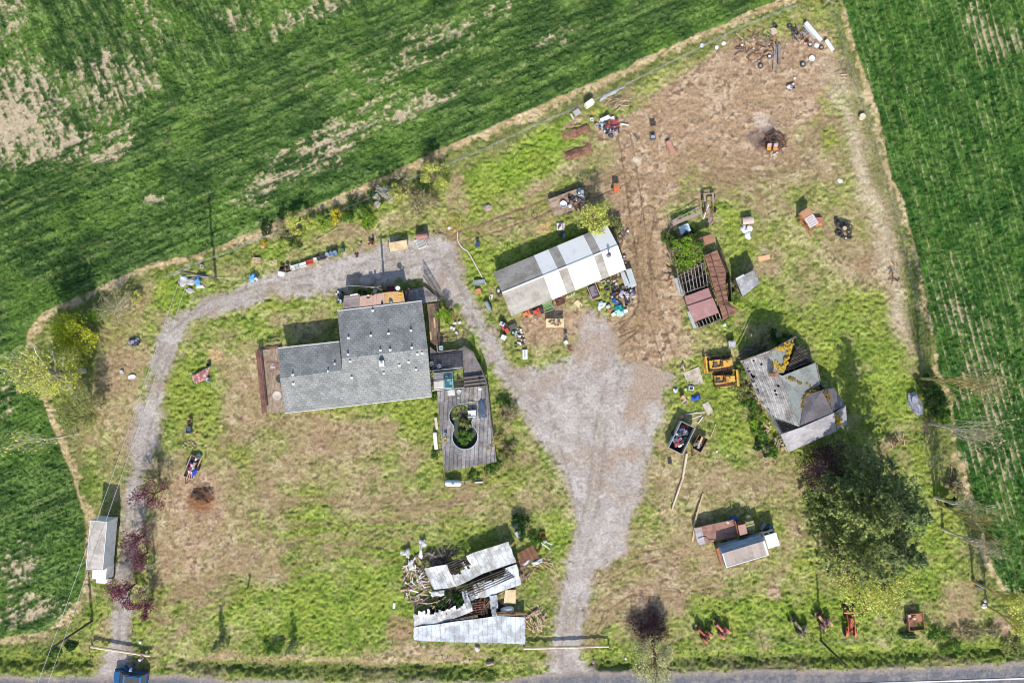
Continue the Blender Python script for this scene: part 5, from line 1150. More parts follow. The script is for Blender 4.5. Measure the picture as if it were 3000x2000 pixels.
# gate poles
def gate(p, q2, label, z0, z1, posts):
    t = thing('gate_pole', label, 'gate', P(*p)); a, b2 = P(*p, z0), P(*q2, z1)
    q = MB(); q.tube([a, lerp(a, b2, .5), b2], [.21, .20, .18], 8); q.build('pole', mat('bare_log', (232, 212, 184), .8, .15, 6, c2=(206, 180, 150)), t, True)
    for px, py, h in posts: q = MB(); q.tube([P(px, py, -.1), P(px, py, 0) + Vector((0, 0, h))], .13, 8); q.build('post', brown_wood, t, True)
gate((1534, 1898), (1784, 1892), 'long bare log barrier across the main driveway entrance', .75, .9, ((1536, 1897, .75), (1783, 1890, .9)))
gate((267, 1893), (441, 1920), 'pale log barrier across the western lane behind the minivan', .8, .7, ((270, 1892, .9), (437, 1918, .75), (424, 1914, 1.0)))
# ================================================================== SMALL THINGS
def G(px, py): return P(px, py) + Vector((0, 0, .0))
def bucket(px, py, r, h, c, label, cat='bucket', group=None, name='bucket', z=0, tilt=None):
    q = MB(); q.lathe([(.02, .03), (r * .8, .03), (r * .82, 0), (r, h), (r * 1.06, h), (r * 1.04, h + .03), (r * .94, h), (r * .76, .06), (.02, .06)], 14)
    o = q.build(name, c if hasattr(c, 'node_tree') else paint(c), None, loc=P(px, py, z)); 
    if tilt: o.rotation_euler = tilt
    return tag(o, label, cat, group)
def drum(px, py, r, h, c, label, cat='drum', name='drum', lie=None, z=0, group=None):
    q = MB(); q.lathe([(.02, h - .03), (r * .9, h - .03), (r * .95, h), (r, h), (r, h * .68), (r * 1.03, h * .66), (r, h * .64), (r, h * .36), (r * 1.03, h * .34), (r, h * .32), (r, 0), (.02, 0)][::-1], 16)
    o = q.build(name, c if hasattr(c, 'node_tree') else paint(c), None, loc=P(px, py, z))
    if lie is not None: o.rotation_euler = (PI / 2, 0, lie); o.location.z = r + z
    return tag(o, label, cat, group)
def bin_(px, py, l, w, h, a, c, label, cat='bin', group=None, name='storage_bin', fill=None, z=0):
    t = thing(name, label, cat, P(px, py, z), math.radians(a), group)
    q = MB()
    for y in (-w / 2, w / 2): q.box((0, y, h / 2), (l, .03, h))
    for x in (-l / 2, l / 2): q.box((x, 0, h / 2), (.03, w - .032, h))
    q.box((0, 0, .04), (l - .04, w - .04, .04)); q.build('bin_body', paint(c), t)
    q = MB(); q.box((0, w / 2 + .02, h + .015), (l + .08, .05, .03)); q.box((0, -w / 2 - .02, h + .015), (l + .08, .05, .03)); q.box((l / 2 + .02, 0, h + .015), (.05, w, .03)); q.box((-l / 2 - .02, 0, h + .015), (.05, w, .03)); q.build('rim', paint(tuple(min(255, x + 12) for x in c)), t)
    if fill:
        q = MB(); q.box((0, 0, h * .75), (l - .06, w - .06, .1)); q.build('lid', paint(fill, .7), t)
    return t
def board(a, b2, w, h, m, label, z=0, z2=None, cat='board', group=None, name='board'):
    q = MB(); p, r_ = P(*a, z + h / 2), P(*b2, (z if z2 is None else z2) + h / 2); q.beam(p, r_, w, h); return tag(q.build(name, m), label, cat, group)
def tyre(px, py, Rr, r, label, group=None, tilt=0, rim=None, z=0):
    q = MB(); q.torus((0, 0, 0), Rr, r, None, 18, 8, 1.15)
    o = q.build('tyre', black_rub, None, loc=P(px, py, z + r * 1.1 + Rr * abs(math.sin(tilt)))); o.rotation_euler = (tilt, 0, R.uniform(0, 3))
    if rim: q = MB(); q.lathe([(.04, -.04), (Rr - r * .5, .03), (Rr - r * .3, .1)], 14); q.build('rim', paint(rim, .4), o)
    return tag(o, label, 'tyre', group)
def chair(px, py, a, c, label, z=0, tip=0):
    t = thing('chair', label, 'chair', P(px, py, z), math.radians(a)); m = paint(c, .5)
    if tip: t.rotation_euler = (tip, 0, math.radians(a)); t.location.z += .2
    pb(t, 'seat', m, ((0, 0, .42), (.5, .5, .05)))
    q = MB(); q.box((-.26, 0, .68), (.04, .5, .45), ry=-.2); q.build('backrest', m, t)
    for x in (-.2, .2):
        for y in (-.22, .22): pb(t, 'leg', m, ((x, y, .2), (.05, .05, .4)))
    for y in (-.27, .27): pb(t, 'armrest', m, ((0, y, .62), (.45, .06, .04)), ((.2, y, .5), (.05, .05, .22)))
    return t
def cabinet(px, py, l, w, h, a, c, label, cat='appliance', name='appliance', z=0, top=None, group=None, tilt=None):
    t = thing(name, label, cat, P(px, py, z), math.radians(a), group); m = paint(c, .5)
    if tilt: t.rotation_euler = (tilt, 0, math.radians(a))
    pb(t, 'body', m, ((0, 0, h / 2), (l, w, h)))
    pb(t, 'top_panel', paint(top or tuple(min(255, x + 10) for x in c), .5), ((0, 0, h + .015), (l * 1.02, w * 1.02, .03)), ((-l * .42, 0, h + .05), (l * .12, w * .9, .06)))
    pb(t, 'door', m, ((l / 2 + .012, 0, h * .5), (.02, w * .86, h * .8)))
    return t
def pallet(px, py, l, w, a, label, m=None, z=0, group=None, cat='pallet', tall=1):
    t = thing('pallet', label, cat, P(px, py, z), math.radians(a), group)
    for k in range(tall):
        q = MB()
        n = max(4, int(w / .17))
        for i in range(n): q.box((0, -w / 2 + (i + .5) * w / n, .13 + k * .15), (l, w / n * .72, .025))
        q.build('slat', m or pale_wood, t); q = MB()
        for x in (-l / 2 + .05, 0, l / 2 - .05): q.box((x, 0, .06 + k * .15), (.09, w, .1))
        q.build('runner', m or pale_wood, t)
    return t
def bag(px, py, r, c, label, group=None, z=0, cat='bag', name='plastic_bag', flat=.7):
    q = MB(); q.blob((0, 0, r * flat * .85), (r, r * R.uniform(.8, 1), r * flat), .22, 9, 6); q.tube([(0, 0, r * flat * 1.6), (.03, .02, r * flat * 2.0)], [.05, .02], 5)
    return tag(q.build(name, paint(c, .45), None, loc=P(px, py, z), rz=R.uniform(0, 6)), label, cat, group)
def sheet(pts, z, m, label, t=.05, cat='sheet', name='sheet', ribs=0, group=None):
    q = MB(); pp = [P(*p, z if not hasattr(z, '__len__') else z[i]) for i, p in enumerate(pts)]; q.slab(pp, t)
    if ribs:
        f = bil(*pp)
        for i in range(ribs + 1): q.beam(f(i / ribs, .02) + Vector((0, 0, .01)), f(i / ribs, .98) + Vector((0, 0, .01)), .05, .03)
    return tag(q.build(name, m), label, cat, group)
def pilecolors(cs): return [paint(c) for c in cs]
def jumble(n, cx, cy, rx, ry, z0, z1, items, label, group, cat, name, seed, rot=0.0):
    """countable loose things heaped in an oval (photo pixels): every one is an object"""
    rr = random.Random(seed)
    for i in range(n):
        a = rr.uniform(0, 2 * PI); k = math.sqrt(rr.random()); x, y = rx * k * math.cos(a), ry * k * math.sin(a)
        c, s_ = math.cos(rot), math.sin(rot); px, py = cx + x * c - y * s_, cy + x * s_ + y * c
        z = z0 + (z1 - z0) * (1 - k) * rr.uniform(.5, 1)
        items(rr, px, py, z, label, group, cat, name)
def mk_boards(lmin, lmax, mats, w=.16, tiltz=.5, bias=None, spread=PI):
    def f(rr, px, py, z, label, group, cat, name):
        a = (bias if bias is not None else 0) + rr.uniform(-spread / 2, spread / 2); l = rr.uniform(lmin, lmax); d = Vector((math.cos(a), math.sin(a), rr.uniform(-tiltz, tiltz) * .4)) * l / 2
        p = P(px, py, z + .08); a_, b_ = p - d, p + d; a_.z = max(a_.z, .05); b_.z = max(b_.z, .05)
        q = MB(); q.beam(a_, b_, w * rr.uniform(.6, 1.3), .06); tag(q.build(name, rr.choice(mats)), label, cat, group)
    return f
def mk_lumps(cols, r0=.15, r1=.35):
    ms = pilecolors(cols)
    def f(rr, px, py, z, label, group, cat, name):
        r = rr.uniform(r0, r1); q = MB(); k = rr.random()
        if k < .4: q.blob((0, 0, r * .5), (r, r * rr.uniform(.6, 1), r * .6), .25, 8, 5, rr)
        elif k < .75: q.box((0, 0, r * .5), (r * 1.8, r * rr.uniform(.8, 1.6), r), rx=rr.uniform(-.3, .3), ry=rr.uniform(-.3, .3), top=rr.uniform(.75, 1))
        else: q.lathe([(r * .7, 0), (r * .8, r * 1.1), (r * .74, r * 1.1), (r * .6, .05), (.02, .05)], 10)
        tag(q.build(name, rr.choice(ms), None, loc=P(px, py, z), rz=rr.uniform(0, 3)), label, cat, group)
    return f
whites = [(236, 236, 236), (220, 222, 226), (200, 204, 210)]
# --- row of pots, bins and barrels along the north edge of the gravel
grp = 'containers lined up along the north edge of the gravel'
bucket(829, 785, .34, .55, dark_rust, 'dark rusty pot at the left end of the container row', group=grp, cat='pot', name='pot'); bucket(843, 781, .3, .5, brown_wood, 'brown clay pot second from the left of the container row', group=grp, cat='pot', name='pot')
bin_(847, 793, .85, .35, .3, 20, (120, 108, 100), 'low dark planter at the left end of the container row', group=grp, name='planter', cat='planter')
for x, y, l, c, lab in ((859, 784.5, .52, (240, 240, 236), 'plain white bin right of the low dark planter'), (871, 781, .55, (206, 210, 214), 'grey white bin between white bins in the container row'), (889, 776, 1.0, (238, 238, 232), 'long white bin with two lids in the container row'), (904.5, 769.5, .5, (196, 70, 54), 'left of the two red bins in the container row'), (915.5, 766.5, .48, (200, 84, 62), 'right of the two red bins in the container row'), (926, 761.5, .5, (236, 232, 226), 'white bin just right of the red bins'), (935.5, 758.5, .5, (96, 84, 96), 'dark purple grey bin in the container row'), (949, 754.5, .62, (78, 74, 82), 'black bin beside the orange pot')):
    bin_(x, y, l, .5, .5, 17, c, lab, group=grp, fill=tuple(max(0, v - 14) for v in c))
bucket(958, 753, .16, .3, (206, 150, 110), 'small orange clay pot beside the black bin', group=grp, cat='pot', name='pot')
for x, y, c, lab in ((962, 747, (150, 158, 178), 'grey blue barrel first of the blue barrels'), (974, 743.5, (104, 132, 176), 'bright blue barrel second of the blue barrels'), (985, 741, (120, 144, 178), 'faded blue barrel at the right of the blue barrels'), (1006, 734, (92, 108, 122), 'slate barrel standing apart right of the blue barrels')): drum(x, y, .3 if x < 1000 else .26, .85, c, lab, 'barrel', 'barrel', group=grp)
bucket(1059, 717, .17, .4, (226, 222, 220), 'small white pail at the north edge of the gravel'); bucket(1084, 715, .22, .7, (228, 200, 176), 'tan pail beside the red gas can at the gravel edge'); bin_(1093, 713, .35, .3, .6, 60, (186, 60, 78), 'red fuel can beside the tan pail', name='fuel_can', cat='fuel can'); bucket(1093, 701, .18, .5, (84, 78, 78), 'dark pail behind the red fuel can')
jumble(7, 1045, 745, 4, 8, 0, .15, mk_lumps([(70, 66, 66), (92, 82, 78)], .1, .18), 'small dark stone in the loose cluster on the gravel', 'dark stones on the gravel', 'stone', 'stone', 31)
t = thing('worktable', 'pale plywood topped table standing on the north gravel', 'table', (*P(1167, 720, 1.15)[:2], 0), .17)
pb(t, 'table_top', plywood, ((0, 0, 1.15), (2.75, 1.35, .06)))
for x in (-1.2, 1.2):
    for y in (-.55, .55): pb(t, 'leg', brown_wood, ((x, y, .56), (.09, .09, 1.12)))
for i in range(3): board((1132 + i * 5, 706 - i * 3), (1136 + i * 5, 738 - i * 6), .1, .06, dark_wood if i % 2 else pale_wood, 'narrow plank leaning beside the plywood worktable', z=.1, group='planks leaning by the worktable')
t = thing('barbecue_trailer', 'rust brown tank smoker on skids at the north gravel edge', 'smoker', P(1238, 694), .1)
q = MB(); q.lathe([(.02, -.95), (.4, -.9), (.46, -.7), (.46, .7), (.4, .9), (.02, .95)], 14, (0, 0, .95), rotx); q.build('tank', mat('brown_tank', (158, 112, 104), .6, .2, 3), t); pb(t, 'frame', dark_rust, ((0, 0, .45), (1.9, .8, .12)), ((-.8, 0, .2), (.1, .8, .4)), ((.8, 0, .2), (.1, .8, .4)))
t = thing('slatted_rack', 'white slatted rack leaning on the gravel below the brown tank', 'rack', P(1234, 714), .35)
pb(t, 'frame', cream, ((0, .75, .2), (1.7, .08, .06)), ((0, -.7, .2), (1.3, .08, .06)), ((-.65, 0, .2), (.08, 1.4, .06)), ((.75, 0, .2), (.08, 1.4, .06)))
pb(t, 'slat', cream, *[((-.5 + i * .17, 0, .215), (.06, 1.42, .04)) for i in range(7)])
jumble(6, 1281, 684, 9, 9, .0, .3, mk_boards(.5, 1.0, [dark_rust, brown_wood, dark_wood]), 'short dark stump wood piece in a little heap north of the driveway bend', 'stump wood by the driveway bend', 'wood', 'stump_wood', 33)
t = thing('wheel_rake', 'large pale yellow spoked rake wheels leaning together at the driveway bend', 'farm implement', P(1329, 652))
ym = paint((206, 184, 96), .6)
for k, (cx, cy) in enumerate(((0, .55), (0, -.35))):
    q = MB(); q.torus((cx, cy, .25 + .1 * k), 1.12, .035, Matrix.Rotation(.12, 3, 'X'), 30, 5)
    for i in range(14): a = 2 * PI * i / 14; q.beam((cx, cy, .25 + .1 * k), (cx + 1.1 * math.cos(a), cy + 1.1 * math.sin(a), .25 + .1 * k), .025, .02)
    q.build('rake_wheel', ym, t)
bag(1317, 668, .28, (236, 234, 236), 'white bag inside the yellow rake wheel'); bag(1333, 674, .2, (226, 200, 80), 'yellow bag inside the rake wheel')
q = MB(); q.tube([P(1341, 680, .12), P(1340, 700, .12), P(1347, 717, .12), P(1358, 729, .12), P(1370, 736, .12), P(1380, 752, .13), P(1405, 798, .13), P(1424, 832, .12)], .085, 8); tag(q.build('white_pipe', paint((226, 214, 204), .5)), 'long pale pipe running from the rake wheels down to the grey planter box', 'pipe')
bin_(1405, 828, 1.6, .7, .45, 6, (160, 170, 172), 'long grey water trough at the end of the pale pipe', name='trough', cat='trough', fill=(150, 160, 160)); cabinet(1401, 853, .85, .7, .5, 15, (194, 128, 92), 'orange brown crate below the grey trough', 'crate', 'crate')
drum(1400, 718, .3, .9, (60, 78, 130), 'dark blue barrel standing alone in weeds behind the workshop')
# grey motor unit and stove west of the workshop
t = thing('generator', 'grey engine unit with a pipe lying west of the workshop', 'generator', P(1430, 896), math.radians(-62)); q = MB(); q.lathe([(.02, -.8), (.3, -.75), (.34, -.5), (.34, .5), (.3, .75), (.02, .8)], 12, (0, 0, .4), rotx); q.build('engine', paint((150, 156, 164), .35), t); pb(t, 'base', dark_metal, ((0, 0, .1), (1.5, .5, .15))); q = MB(); q.lathe([(.25, -.1), (.25, .1)], 10, (.95, 0, .35), rotx); q.build('flywheel', grey_metal, t)
t = pallet(1439, 869, .7, .5, 80, 'white slatted rack standing west of the workshop', cream)
jumble(7, 1462, 858, 6, 10, .1, .7, mk_lumps([(120, 88, 72), (210, 206, 200), (90, 84, 80)], .15, .3), 'scrap piece leaning at the west end wall of the workshop', 'scrap at the west workshop wall', 'scrap', 'scrap_piece', 35)
# machines under the south eave
def mower(px, py, a, c, label):
    t = thing('riding_mower', label, 'mower', P(px, py), math.radians(a)); m = paint(c, .4)
    q = MB(); q.box((.5, 0, .6), (.8, .6, .4), top=.85); q.build('hood', m, t); pb(t, 'deck', m, ((-.25, 0, .35), (1.0, 1.0, .15))); q = MB(); q.box((-.4, 0, .6), (.45, .45, .14)); q.box((-.62, 0, .82), (.1, .45, .4)); q.build('seat', dark_metal, t)
    q = MB(); q.torus((.1, 0, .95), .17, .02, None, 10, 5); q.build('steering_wheel', dark_metal, t)
    for x, r in ((.6, .2), (-.5, .28)):
        for y in (-.42, .42): wheel(t, x, y, r, .18)
mower(1548, 916, 205, (232, 128, 84), 'orange riding mower at the left of the machines under the workshop eave'); mower(1577, 912, 195, (214, 92, 70), 'red riding mower beside the green machine at the workshop eave')
t = thing('hay_machine', 'pale green farm machine with dark bars standing under the workshop eave', 'farm machine', P(1605, 898), .35); gp = paint((150, 176, 116), .5); pb(t, 'deck', gp, ((0, 0, .7), (1.5, 1.3, .12)), ((-.1, -.7, .8), (1.4, .1, .35))); pb(t, 'roller', gp, ((.1, .5, .9), (1.4, .25, .25))); pb(t, 'bar', dark_metal, ((0, .15, .95), (1.9, .06, .06)), ((-.1, -.25, .92), (1.8, .06, .06)))
for y in (-.5, .5): wheel(t, -.2, y, .3, .18)
t = thing('hay_machine', 'rusty machine with curved guard beside the pale green one under the workshop eave', 'farm machine', P(1640, 884), .4); pb(t, 'bed', dark_rust, ((0, 0, .5), (1.3, 1.0, .3))); q = MB()
for i in range(7): a0, a1 = -1 + i * .4, -.6 + i * .4; q.beam((.3 + .7 * math.cos(a0), .65 * math.sin(a0), .8), (.3 + .7 * math.cos(a1), .65 * math.sin(a1), .8), .1, .08)
q.build('guard', mat('rust_orange', (176, 118, 84)), t); q = MB(); q.torus((-.3, .2, .75), .3, .06, None, 14, 5); q.build('flywheel', rust_m, t)
sheet([(1656, 868), (1683, 854), (1686, 863), (1659, 876)], .15, mat('mesh_pale', (196, 186, 170), .8, .3, 9), 'pale mesh panel lying at the workshop wall', .06, 'mesh panel', 'mesh_panel')
t = thing('work_bench', 'plywood work table covered with wood scraps in front of the workshop', 'table', (*P(1626, 946.5, 1.1)[:2], 0), 0); pb(t, 'table_top', plywood, ((0, 0, 1.1), (2.7, 1.35, .06)))
for x in (-1.2, 1.2):
    for y in (-.55, .55): pb(t, 'leg', brown_wood, ((x, y, .53), (.09, .09, 1.07)))
jumble(26, 1626, 945, 20, 9, 1.14, 1.2, mk_boards(.12, .4, [dark_wood, rust_m, brown_wood], .1, .1), 'small dark wood scrap on the plywood work table', 'wood scraps on the work table', 'wood scrap', 'wood_scrap', 41)
sheet([(1681, 887), (1692, 878), (1708, 893), (1696, 902)], .12, plywood, 'lone pale plywood sheet on the dirt in front of the workshop', .04, 'plywood sheet', 'plywood_sheet')
t = thing('car_trailer', 'rusty pickup bed frame with a grey lid leaning at the workshop eave', 'trailer', P(1738, 855), math.radians(112)); pb(t, 'bed', dark_rust, ((0, 0, .55), (2.1, 1.3, .3))); pb(t, 'lid', paint((140, 138, 146), .3, c2=(110, 92, 88)), ((.1, 0, .74), (1.5, .95, .06))); pb(t, 'frame', mat('pink_wood', (196, 166, 150), .8, .2, 4), ((0, .68, .78), (2.3, .1, .12)), ((0, -.68, .78), (2.3, .1, .12)), ((-1.1, 0, .7), (.12, 1.3, .12)))
for y in (-.78, .78): wheel(t, 0, y, .33, .2)
board((1722, 845), (1731, 880), .35, .06, grey_wood, 'wide grey plank lying left of the rusty bed frame', z=.1)
# --- scrap heap by the workshop's south east corner
gs = 'scrap heap at the south east corner of the workshop'
for x, y, r, lab in ((1782, 824, .42, 'big grey rimmed tyre nearest the workshop eave in the scrap heap'), (1811, 805, .38, 'tan rimmed tyre under the east eave corner'), (1801, 835, .33, 'dark tyre behind another in the middle of the scrap heap'), (1804, 843, .33, 'pale rimmed tyre in the middle of the scrap heap'), (1776, 847, .34, 'tyre with rusty hub at the left of the scrap heap'), (1773, 864, .24, 'small dark tyre at the lower left of the scrap heap')): tyre(x, y, r * .72, r * .3, lab, gs, 0, (170, 160, 150) if r > .35 else (120, 92, 84))
bucket(1754, 828, .24, .3, (222, 196, 184), 'pale pink tub under the workshop eave', group=gs); bin_(1767, 829, .6, .5, .35, 20, (206, 196, 176), 'cream box between pink tub and tyres', group=gs, name='box', cat='box')
bucket(1807, 864, .36, .45, (206, 122, 86), 'orange brown tub in the scrap heap', group=gs, name='tub', cat='tub'); drum(1798, 882, .33, .6, (44, 92, 158), 'bright blue tub above the teal tarpaulin', group=gs, name='tub', cat='tub')
tarp('tarpaulin', [(1800, 896), (1818, 890), (1828, 906), (1801, 909)], .25, mat('teal_tarp', (30, 156, 156), .5, .15, 3), 'teal tarpaulin bunched in the scrap heap', 'tarpaulin', gs, .15, hump=.5); tarp('tarpaulin', [(1800, 908), (1826, 904), (1829, 924), (1808, 924)], .15, mat('mint_tarp', (176, 230, 220), .5, .1, 3), 'pale mint plastic sheet below the teal tarpaulin', 'tarpaulin', gs, .12, hump=.4)
tarp('plastic_sheet', [(1753, 882), (1776, 886), (1774, 894), (1752, 912)], .05, mat('white_plastic', (222, 226, 236), .5, .12, 3), 'white plastic sheeting spread at the lower left of the scrap heap', 'plastic sheet', gs, .12)
for x, y, c, lab in ((1781, 899, (196, 196, 186), 'grey printed box left of the teal tarpaulin'), (1783, 911, (170, 120, 84), 'brown leather bag below the grey printed box'), (1797, 921, (226, 236, 236), 'white bundle at the bottom of the scrap heap'), (1832, 911, (220, 236, 240), 'pale blue bundle right of the mint sheet'), (1806, 888, (196, 214, 232), 'light blue box between blue tub and teal tarpaulin')): cabinet(x, y, .6, .5, .35, R.uniform(0, 60), c, lab, 'box', 'box', group=gs)
jumble(42, 1815, 858, 44, 34, .05, .5, mk_lumps([(84, 82, 92), (60, 62, 84), (120, 110, 104), (186, 182, 186), (150, 116, 92), (206, 206, 210), (92, 74, 68), (74, 88, 104)], .14, .32), 'odd scrap piece in the heap south east of the workshop', gs, 'scrap', 'scrap_piece', 43, .5)
jumble(18, 1838, 862, 22, 20, .2, .5, mk_lumps([(60, 62, 92), (206, 200, 206), (76, 80, 100), (150, 140, 146)], .16, .34), 'dark bagged rubbish at the right of the workshop scrap heap', gs, 'rubbish bag', 'rubbish_bag', 44)
jumble(16, 1800, 818, 20, 12, .1, .3, mk_boards(.5, 1.0, [rust_m, brown_wood, dark_rust], .1), 'rusty stick of scrap under the workshop corner', gs, 'scrap', 'scrap_stick', 45)
board((1828, 856), (1840, 876), .16, .12, paint((226, 206, 200)), 'pale pink beam standing out of the workshop scrap heap', z=.4)
gsheet = mat('grey_sheet', (172, 180, 184))
sheet([(1818, 798), (1828, 795), (1848, 840), (1834, 846)], (.9, .9, .3, .3), gsheet, 'grey metal sheet leaning at the workshop corner, the left one', ribs=3, cat='metal sheet', name='metal_sheet'); sheet([(1834, 790), (1849, 786), (1865, 836), (1850, 844)], (1.1, 1.1, .35, .3), gsheet, 'wider grey metal sheet leaning at the workshop corner, the right one', ribs=3, cat='metal sheet', name='metal_sheet')
tyre(1829, 752, .22, .1, 'tyre standing at the east end wall, upper', None, 0, (200, 196, 200)); tyre(1833, 771, .22, .1, 'tyre standing at the east end wall, lower', None, 0, (206, 170, 160))
jumble(18, 1815, 690, 16, 26, .1, .6, mk_boards(.8, 1.8, [grey_wood, brown_wood, dark_wood, pale_wood], .12, .5, 1.9, 1.4), 'loose stick in the wood pile at the east end of the workshop', 'wood pile at the workshop end', 'stick', 'stick', 46); bag(1839, 676, .26, (214, 220, 240), 'pale blue bag by the wood pile at the workshop end'); board((1829, 672), (1823, 718), .1, .08, brown_wood, 'long pole leaning in the wood pile at the workshop end', z=.3)
# --- junk row on the island west of the dirt lot
gi = 'junk row beside the lane south of the workshop'
cabinet(1471, 949, .75, .6, .8, -25, (206, 200, 204), 'pale washing machine at the top of the junk row', 'washing machine', 'washing_machine', group=gi); cabinet(1475, 988, .75, .7, .9, -25, (226, 228, 230), 'white chest standing left of the junk row', 'chest', 'chest', group=gi); mower(1480, 960, -60, (206, 92, 76), 'small red machine in the junk row')
cabinet(1502, 957, 1.1, .75, .5, 25, (206, 210, 206), 'large pale sink unit with dark basins in the junk row', 'sink', 'sink', top=(90, 96, 92), group=gi); bucket(1503, 975, .36, .4, (70, 118, 92), 'dark green tub below the sink unit', group=gi, name='tub', cat='tub'); drum(1503, 975, .18, .5, (170, 200, 180), 'pale can standing inside the green tub', group=gi, name='can', cat='can')
jumble(34, 1524, 990, 14, 34, .05, .35, mk_lumps([(236, 236, 236), (206, 208, 210), (226, 226, 232), (84, 84, 90), (150, 120, 96), (170, 176, 184), (236, 240, 240)], .12, .26), 'odd household junk piece in the row beside the lane', gi, 'junk', 'junk_piece', 47, -.35)
bucket(1511, 1013, .22, .3, (130, 170, 96), 'light green pail at the left of the junk row', group=gi)
t = thing('tall_cabinet', 'white cabinet with a dark strip lying at the bottom of the junk row', 'cabinet', P(1538, 1038), .02); pb(t, 'panel', paint((232, 232, 234), .5), ((0, 0, .25), (.75, 1.45, .5))); pb(t, 'strip', dark_metal, ((-.02, .1, .515), (.1, 1.1, .03)))
bucket(1657, 984, .28, .7, (226, 226, 220), 'white drum at the right of the grassy island', name='drum', cat='drum'); cabinet(1658, 1003, .5, .6, .5, 25, (222, 222, 224), 'white box below the white drum on the grassy island', 'box', 'box'); jumble(4, 1668, 1022, 7, 6, .0, .4, mk_boards(.5, .9, [rust_m, brown_wood]), 'rusty frame piece at the tip of the grassy island', 'rusty frame pieces at the island tip', 'scrap', 'scrap_piece', 48)
for i, (x, y) in enumerate(((1333, 947), (1347, 945), (1322, 960), (1330, 963), (1338, 975))): cabinet(x, y, .45, .35, .25, 30 * i, (216, 214, 212), 'pale concrete block among the shrubs east of the walkway', 'block', 'concrete_block', group='pale blocks east of the walkway')
# --- pickups of junk on trailers
jumble(60, 1990, 1278, 19, 34, .9, 1.6, mk_lumps([(60, 60, 66), (90, 88, 92), (196, 206, 220), (70, 110, 150), (110, 84, 76), (230, 226, 226), (150, 140, 136), (180, 60, 70), (80, 84, 88)], .18, .36), 'rubbish item heaped in the white railed trailer', 'rubbish in the white railed trailer', 'rubbish', 'rubbish_item', 51, math.atan2(38, 77) * 0 + .46)
jumble(12, 2045, 1296, 10, 18, .65, .85, mk_lumps([(150, 190, 210), (206, 176, 150), (84, 76, 76), (120, 90, 76), (206, 190, 110), (110, 72, 66)], .15, .3), 'boxed oddment in the small open trailer', 'load of the small open trailer', 'box', 'oddment', 52, .5); board((2058, 1280), (2046, 1306), .3, .05, pale_wood, 'wide plank laid along the small open trailer', z=1.0); bag(2053, 1318, .25, (232, 228, 228), 'white bag on the grass behind the small open trailer')
jumble(26, 1686, 590, 26, 18, .9, 1.2, mk_lumps([(80, 78, 84), (110, 100, 96), (150, 120, 96), (196, 200, 206), (70, 62, 62), (130, 104, 84)], .15, .36), 'scrap item on the wooden flatbed trailer', 'scrap on the flatbed trailer', 'scrap', 'scrap_item', 53); jumble(12, 1690, 605, 20, 12, .95, 1.2, mk_boards(.7, 1.5, [brown_wood, dark_wood, rust_m], .2), 'dark plank on the wooden flatbed trailer', 'planks on the flatbed trailer', 'plank', 'plank', 54)
bucket(1650, 600, .52, .35, (244, 244, 246), 'white oval basin on the flatbed trailer', name='basin', cat='basin', z=.86); tarp('tarpaulin', [(1695, 553), (1711, 560), (1710, 580), (1690, 572)], 1.0, mat('pale_blue_tarp', (176, 196, 210), .5, .2, 3), 'pale blue tarpaulin on the corner of the flatbed trailer', 'tarpaulin', None, .1); tyre(1697, 566, .24, .1, 'tyre lying on the pale blue tarpaulin', None, 0, (210, 210, 214), 1.3)
jumble(22, 567, 1364, 9, 28, .6, .85, mk_lumps([(236, 236, 236), (206, 210, 210), (70, 74, 76), (36, 76, 180), (226, 110, 130), (206, 160, 130), (240, 240, 236), (90, 84, 80)], .14, .3), 'rubbish item in the small trailer by the burnt patch', 'rubbish in the small trailer', 'rubbish', 'rubbish_item', 55, .37); tarp('tarpaulin', [(569, 1376), (579, 1372), (574, 1392), (563, 1392)], .95, mat('bright_blue', (28, 76, 196), .5, .1, 3), 'bright blue cloth in the small trailer', 'cloth', None, .08)
for i in range(3): board((558 + i * 3, 1372), (546 + i * 7, 1404), .1, .05, mat('pink_board', (232, 170, 156), .7, .1, 3), 'pink painted board sticking out of the small trailer', z=.7, group='pink boards in the small trailer')
bag(584, 1337, .5, (206, 206, 212), 'large grey white bag in front of the small trailer', flat=.5); bucket(559, 1231, .36, .5, (196, 156, 130), 'terracotta planter on the grass south west of the house', name='planter', cat='planter'); bin_(558, 1257, .65, .9, .8, 0, (96, 106, 124), 'dark slate bin standing below the terracotta planter', fill=(84, 94, 112)); bag(577, 1270, .24, (226, 130, 116), 'pinkish red bag beside the slate bin')
for i in range(8): a = i * PI / 4; q = MB(); q.blob((0, 0, .1), (.16, .14, .14), .2, 8, 5); tag(q.build('fire_ring_stone', paint((206, 184, 152), .9), None, loc=P(555 + 16 * math.cos(a), 1303 + 9 * math.sin(a))), 'pale stone of the small ring above the loaded trailer', 'stone', 'stones of the small ring')
